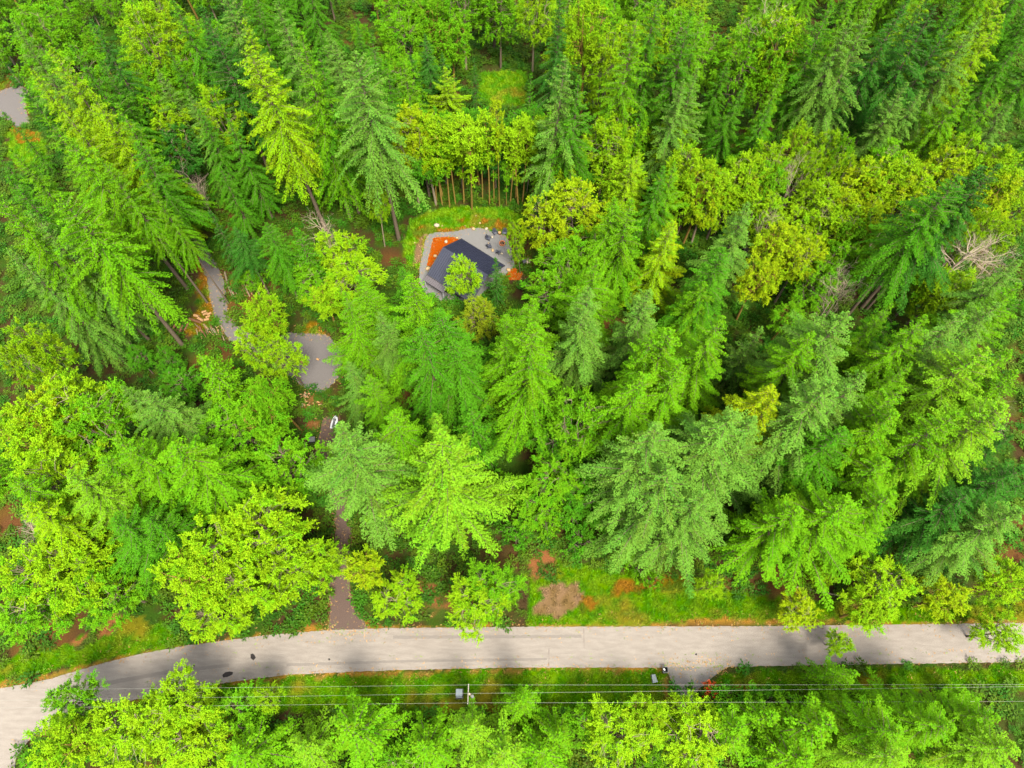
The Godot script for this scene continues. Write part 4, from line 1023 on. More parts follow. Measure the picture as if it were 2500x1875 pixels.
	["D", -112.17, -129.18, 0.640, 0.695, 3.86, 2, -0.009, -0.015, 447, 1, 27],
	["D", -90.32, -155.87, 0.494, 0.575, 0.23, 2, 0.018, 0.014, 456, 1, 14],
	["D", -72.66, -115.08, 0.926, 1.093, 1.47, 2, -0.033, -0.048, 14, 1, 47],
	["D", 15.11, -145.18, 0.521, 0.586, 0.00, 2, 0.017, -0.004, 475, 1, 26],
	["D", -24.41, -131.40, 0.966, 1.057, 3.19, 2, 0.038, -0.025, 86, 1, 46],
	["D", -50.32, -166.72, 0.547, 0.583, 1.16, 2, -0.018, -0.013, 481, 1, 17],
	["S", 42.05, -160.35, 0.653, 0.538, 4.04, 2, 0.005, 0.009, 488, 0, 4],
	["F", -54.46, -119.74, 0.987, 0.612, 5.10, 0, 0.027, -0.002, 24, 0, 19],
	["S", 81.69, -171.58, 1.057, 0.703, 4.35, 2, 0.009, -0.013, 498, 0, 8],
	["B", -64.14, -131.79, 1.056, 0.820, 0.18, 2, 0.039, -0.024, 516, 3, 36],
	["S", 105.43, -142.03, 1.061, 0.704, 5.66, 1, 0.002, -0.009, 118, 0, 40],
	["B", -88.67, -150.42, 1.065, 0.887, 4.99, 2, 0.015, -0.007, 512, 3, 45],
	["D", 46.07, -121.93, 1.297, 1.246, 1.72, 2, 0.025, 0.013, 90, 1, 5],
	["D", 11.66, -168.94, 0.562, 0.660, 6.12, 2, -0.055, -0.012, 480, 1, 19],
	["F", 94.99, -138.08, 0.844, 0.624, 0.40, 2, 0.015, 0.015, 466, 0, 12],
	["S", 56.94, -130.37, 0.925, 0.647, 4.43, 3, -0.045, -0.017, 505, 0, 46],
	["D", -89.86, -109.20, 1.017, 1.226, 3.50, 2, 0.017, -0.007, 9, 1, 36],
	["S", 53.60, -146.46, 1.127, 0.825, 0.24, 2, -0.040, -0.003, 489, 0, 9],
	["B", -82.60, -155.39, 1.028, 0.837, 2.58, 2, 0.014, 0.031, 514, 3, 7],
	["D", -98.60, -127.07, 1.089, 1.300, 5.87, 2, -0.038, 0.005, 3, 1, 1],
	["S", 26.05, -162.68, 0.649, 0.567, 4.45, 2, 0.002, -0.005, 487, 0, 34],
	["D", -110.63, -152.15, 0.931, 0.923, 6.01, 2, 0.018, 0.047, 13, 1, 3],
	["F", -49.67, -147.72, 0.817, 0.629, 5.35, 1, 0.005, -0.016, 210, 0, 25],
	["F", -58.60, -116.93, 0.798, 0.643, 3.12, 0, -0.027, -0.001, 23, 0, 19],
	["F", -37.84, -119.08, 0.702, 0.455, 0.64, 1, -0.015, 0.008, 203, 0, 26],
	["D", -73.20, -165.48, 0.789, 0.899, 1.41, 2, -0.027, 0.024, 14, 1, 34],
	["F", 80.49, -135.30, 0.602, 0.384, 1.13, 2, 0.026, 0.023, 462, 0, 49],
	["S", 69.91, -133.28, 0.837, 0.634, 5.80, 2, 0.011, 0.009, 497, 0, 56],
	["F", -18.18, -120.39, 0.592, 0.439, 5.97, 0, -0.004, 0.006, 131, 0, 17],
	["S", 109.67, -161.42, 1.065, 0.676, 5.81, 1, -0.000, -0.028, 119, 0, 37],
	["F", -50.54, -122.97, 0.773, 0.601, 4.76, 1, -0.028, -0.015, 30, 0, 19],
	["B", -89.43, -162.72, 1.220, 0.988, 1.67, 2, -0.027, -0.029, 515, 3, 43],
	["S", 71.20, -142.60, 0.964, 0.747, 6.06, 2, 0.012, -0.012, 498, 0, 52],
	["F", -31.60, -123.68, 0.606, 0.456, 3.88, 1, -0.014, 0.021, 202, 0, 6],
	["S", 56.79, -161.95, 0.583, 0.496, 0.42, 2, -0.024, -0.026, 493, 0, 34],
	["B", 18.70, -159.42, 1.112, 0.901, 2.87, 2, -0.033, -0.084, 521, 3, 38],
	["D", -21.89, -145.96, 0.766, 0.918, 5.76, 2, 0.034, 0.045, 88, 1, 22],
	["F", -31.43, -105.86, 0.927, 0.696, 5.18, 5, 0.004, 0.004, 522, 0, 31],
	["S", -32.92, -128.92, 1.079, 0.769, 1.35, 1, -0.018, 0.005, 116, 0, 24],
	["S", 32.98, -139.12, 1.122, 0.766, 0.27, 3, -0.031, 0.001, 499, 0, 26],
	["S", 69.80, -128.42, 0.881, 0.547, 5.28, 2, 0.014, 0.023, 496, 0, 49],
	["D", 8.43, -139.91, 0.592, 0.635, 5.26, 2, -0.013, -0.033, 472, 1, 51],
	["D", 64.65, -168.16, 0.590, 0.588, 4.18, 2, 0.037, -0.090, 484, 1, 48],
	["D", -99.57, -148.60, 0.509, 0.622, 2.92, 2, -0.009, -0.039, 451, 1, 25],
	["F", 101.26, -149.12, 0.777, 0.508, 2.52, 2, 0.004, 0.017, 469, 0, 33],
	["F", 103.18, -172.38, 0.717, 0.487, 5.38, 2, 0.001, 0.006, 471, 0, 47],
	["D", 17.64, -137.66, 0.901, 0.940, 3.70, 2, -0.017, -0.079, 87, 1, 26],
	["D", -70.54, -147.86, 0.822, 0.870, 0.17, 2, 0.011, 0.008, 14, 1, 32],
	["F", -54.19, -154.87, 0.924, 0.622, 3.36, 1, 0.038, 0.030, 211, 0, 27],
	["F", -34.34, -112.47, 0.842, 0.547, 6.13, 5, 0.012, 0.004, 200, 0, 40],
	["F", -44.18, -152.23, 0.873, 0.595, 5.79, 1, -0.042, -0.000, 207, 0, 40],
	["S", 121.41, -168.70, 1.054, 0.790, 2.82, 1, -0.010, 0.026, 121, 0, 28],
	["D", -84.17, -134.93, 0.662, 0.677, 5.44, 2, 0.020, -0.024, 12, 1, 2],
	["D", -19.01, -157.48, 0.575, 0.568, 2.37, 2, 0.017, 0.009, 476, 1, 18],
	["S", 61.11, -155.42, 1.084, 0.747, 5.70, 2, 0.006, -0.015, 494, 0, 49],
	["F", 38.57, -114.37, 0.652, 0.518, 0.49, 1, 0.012, -0.034, 206, 0, 37],
	["B", 30.30, -6.14, 0.640, 0.520, 0.87, -1, 0.029, -0.022, 523, 3, 22],
]
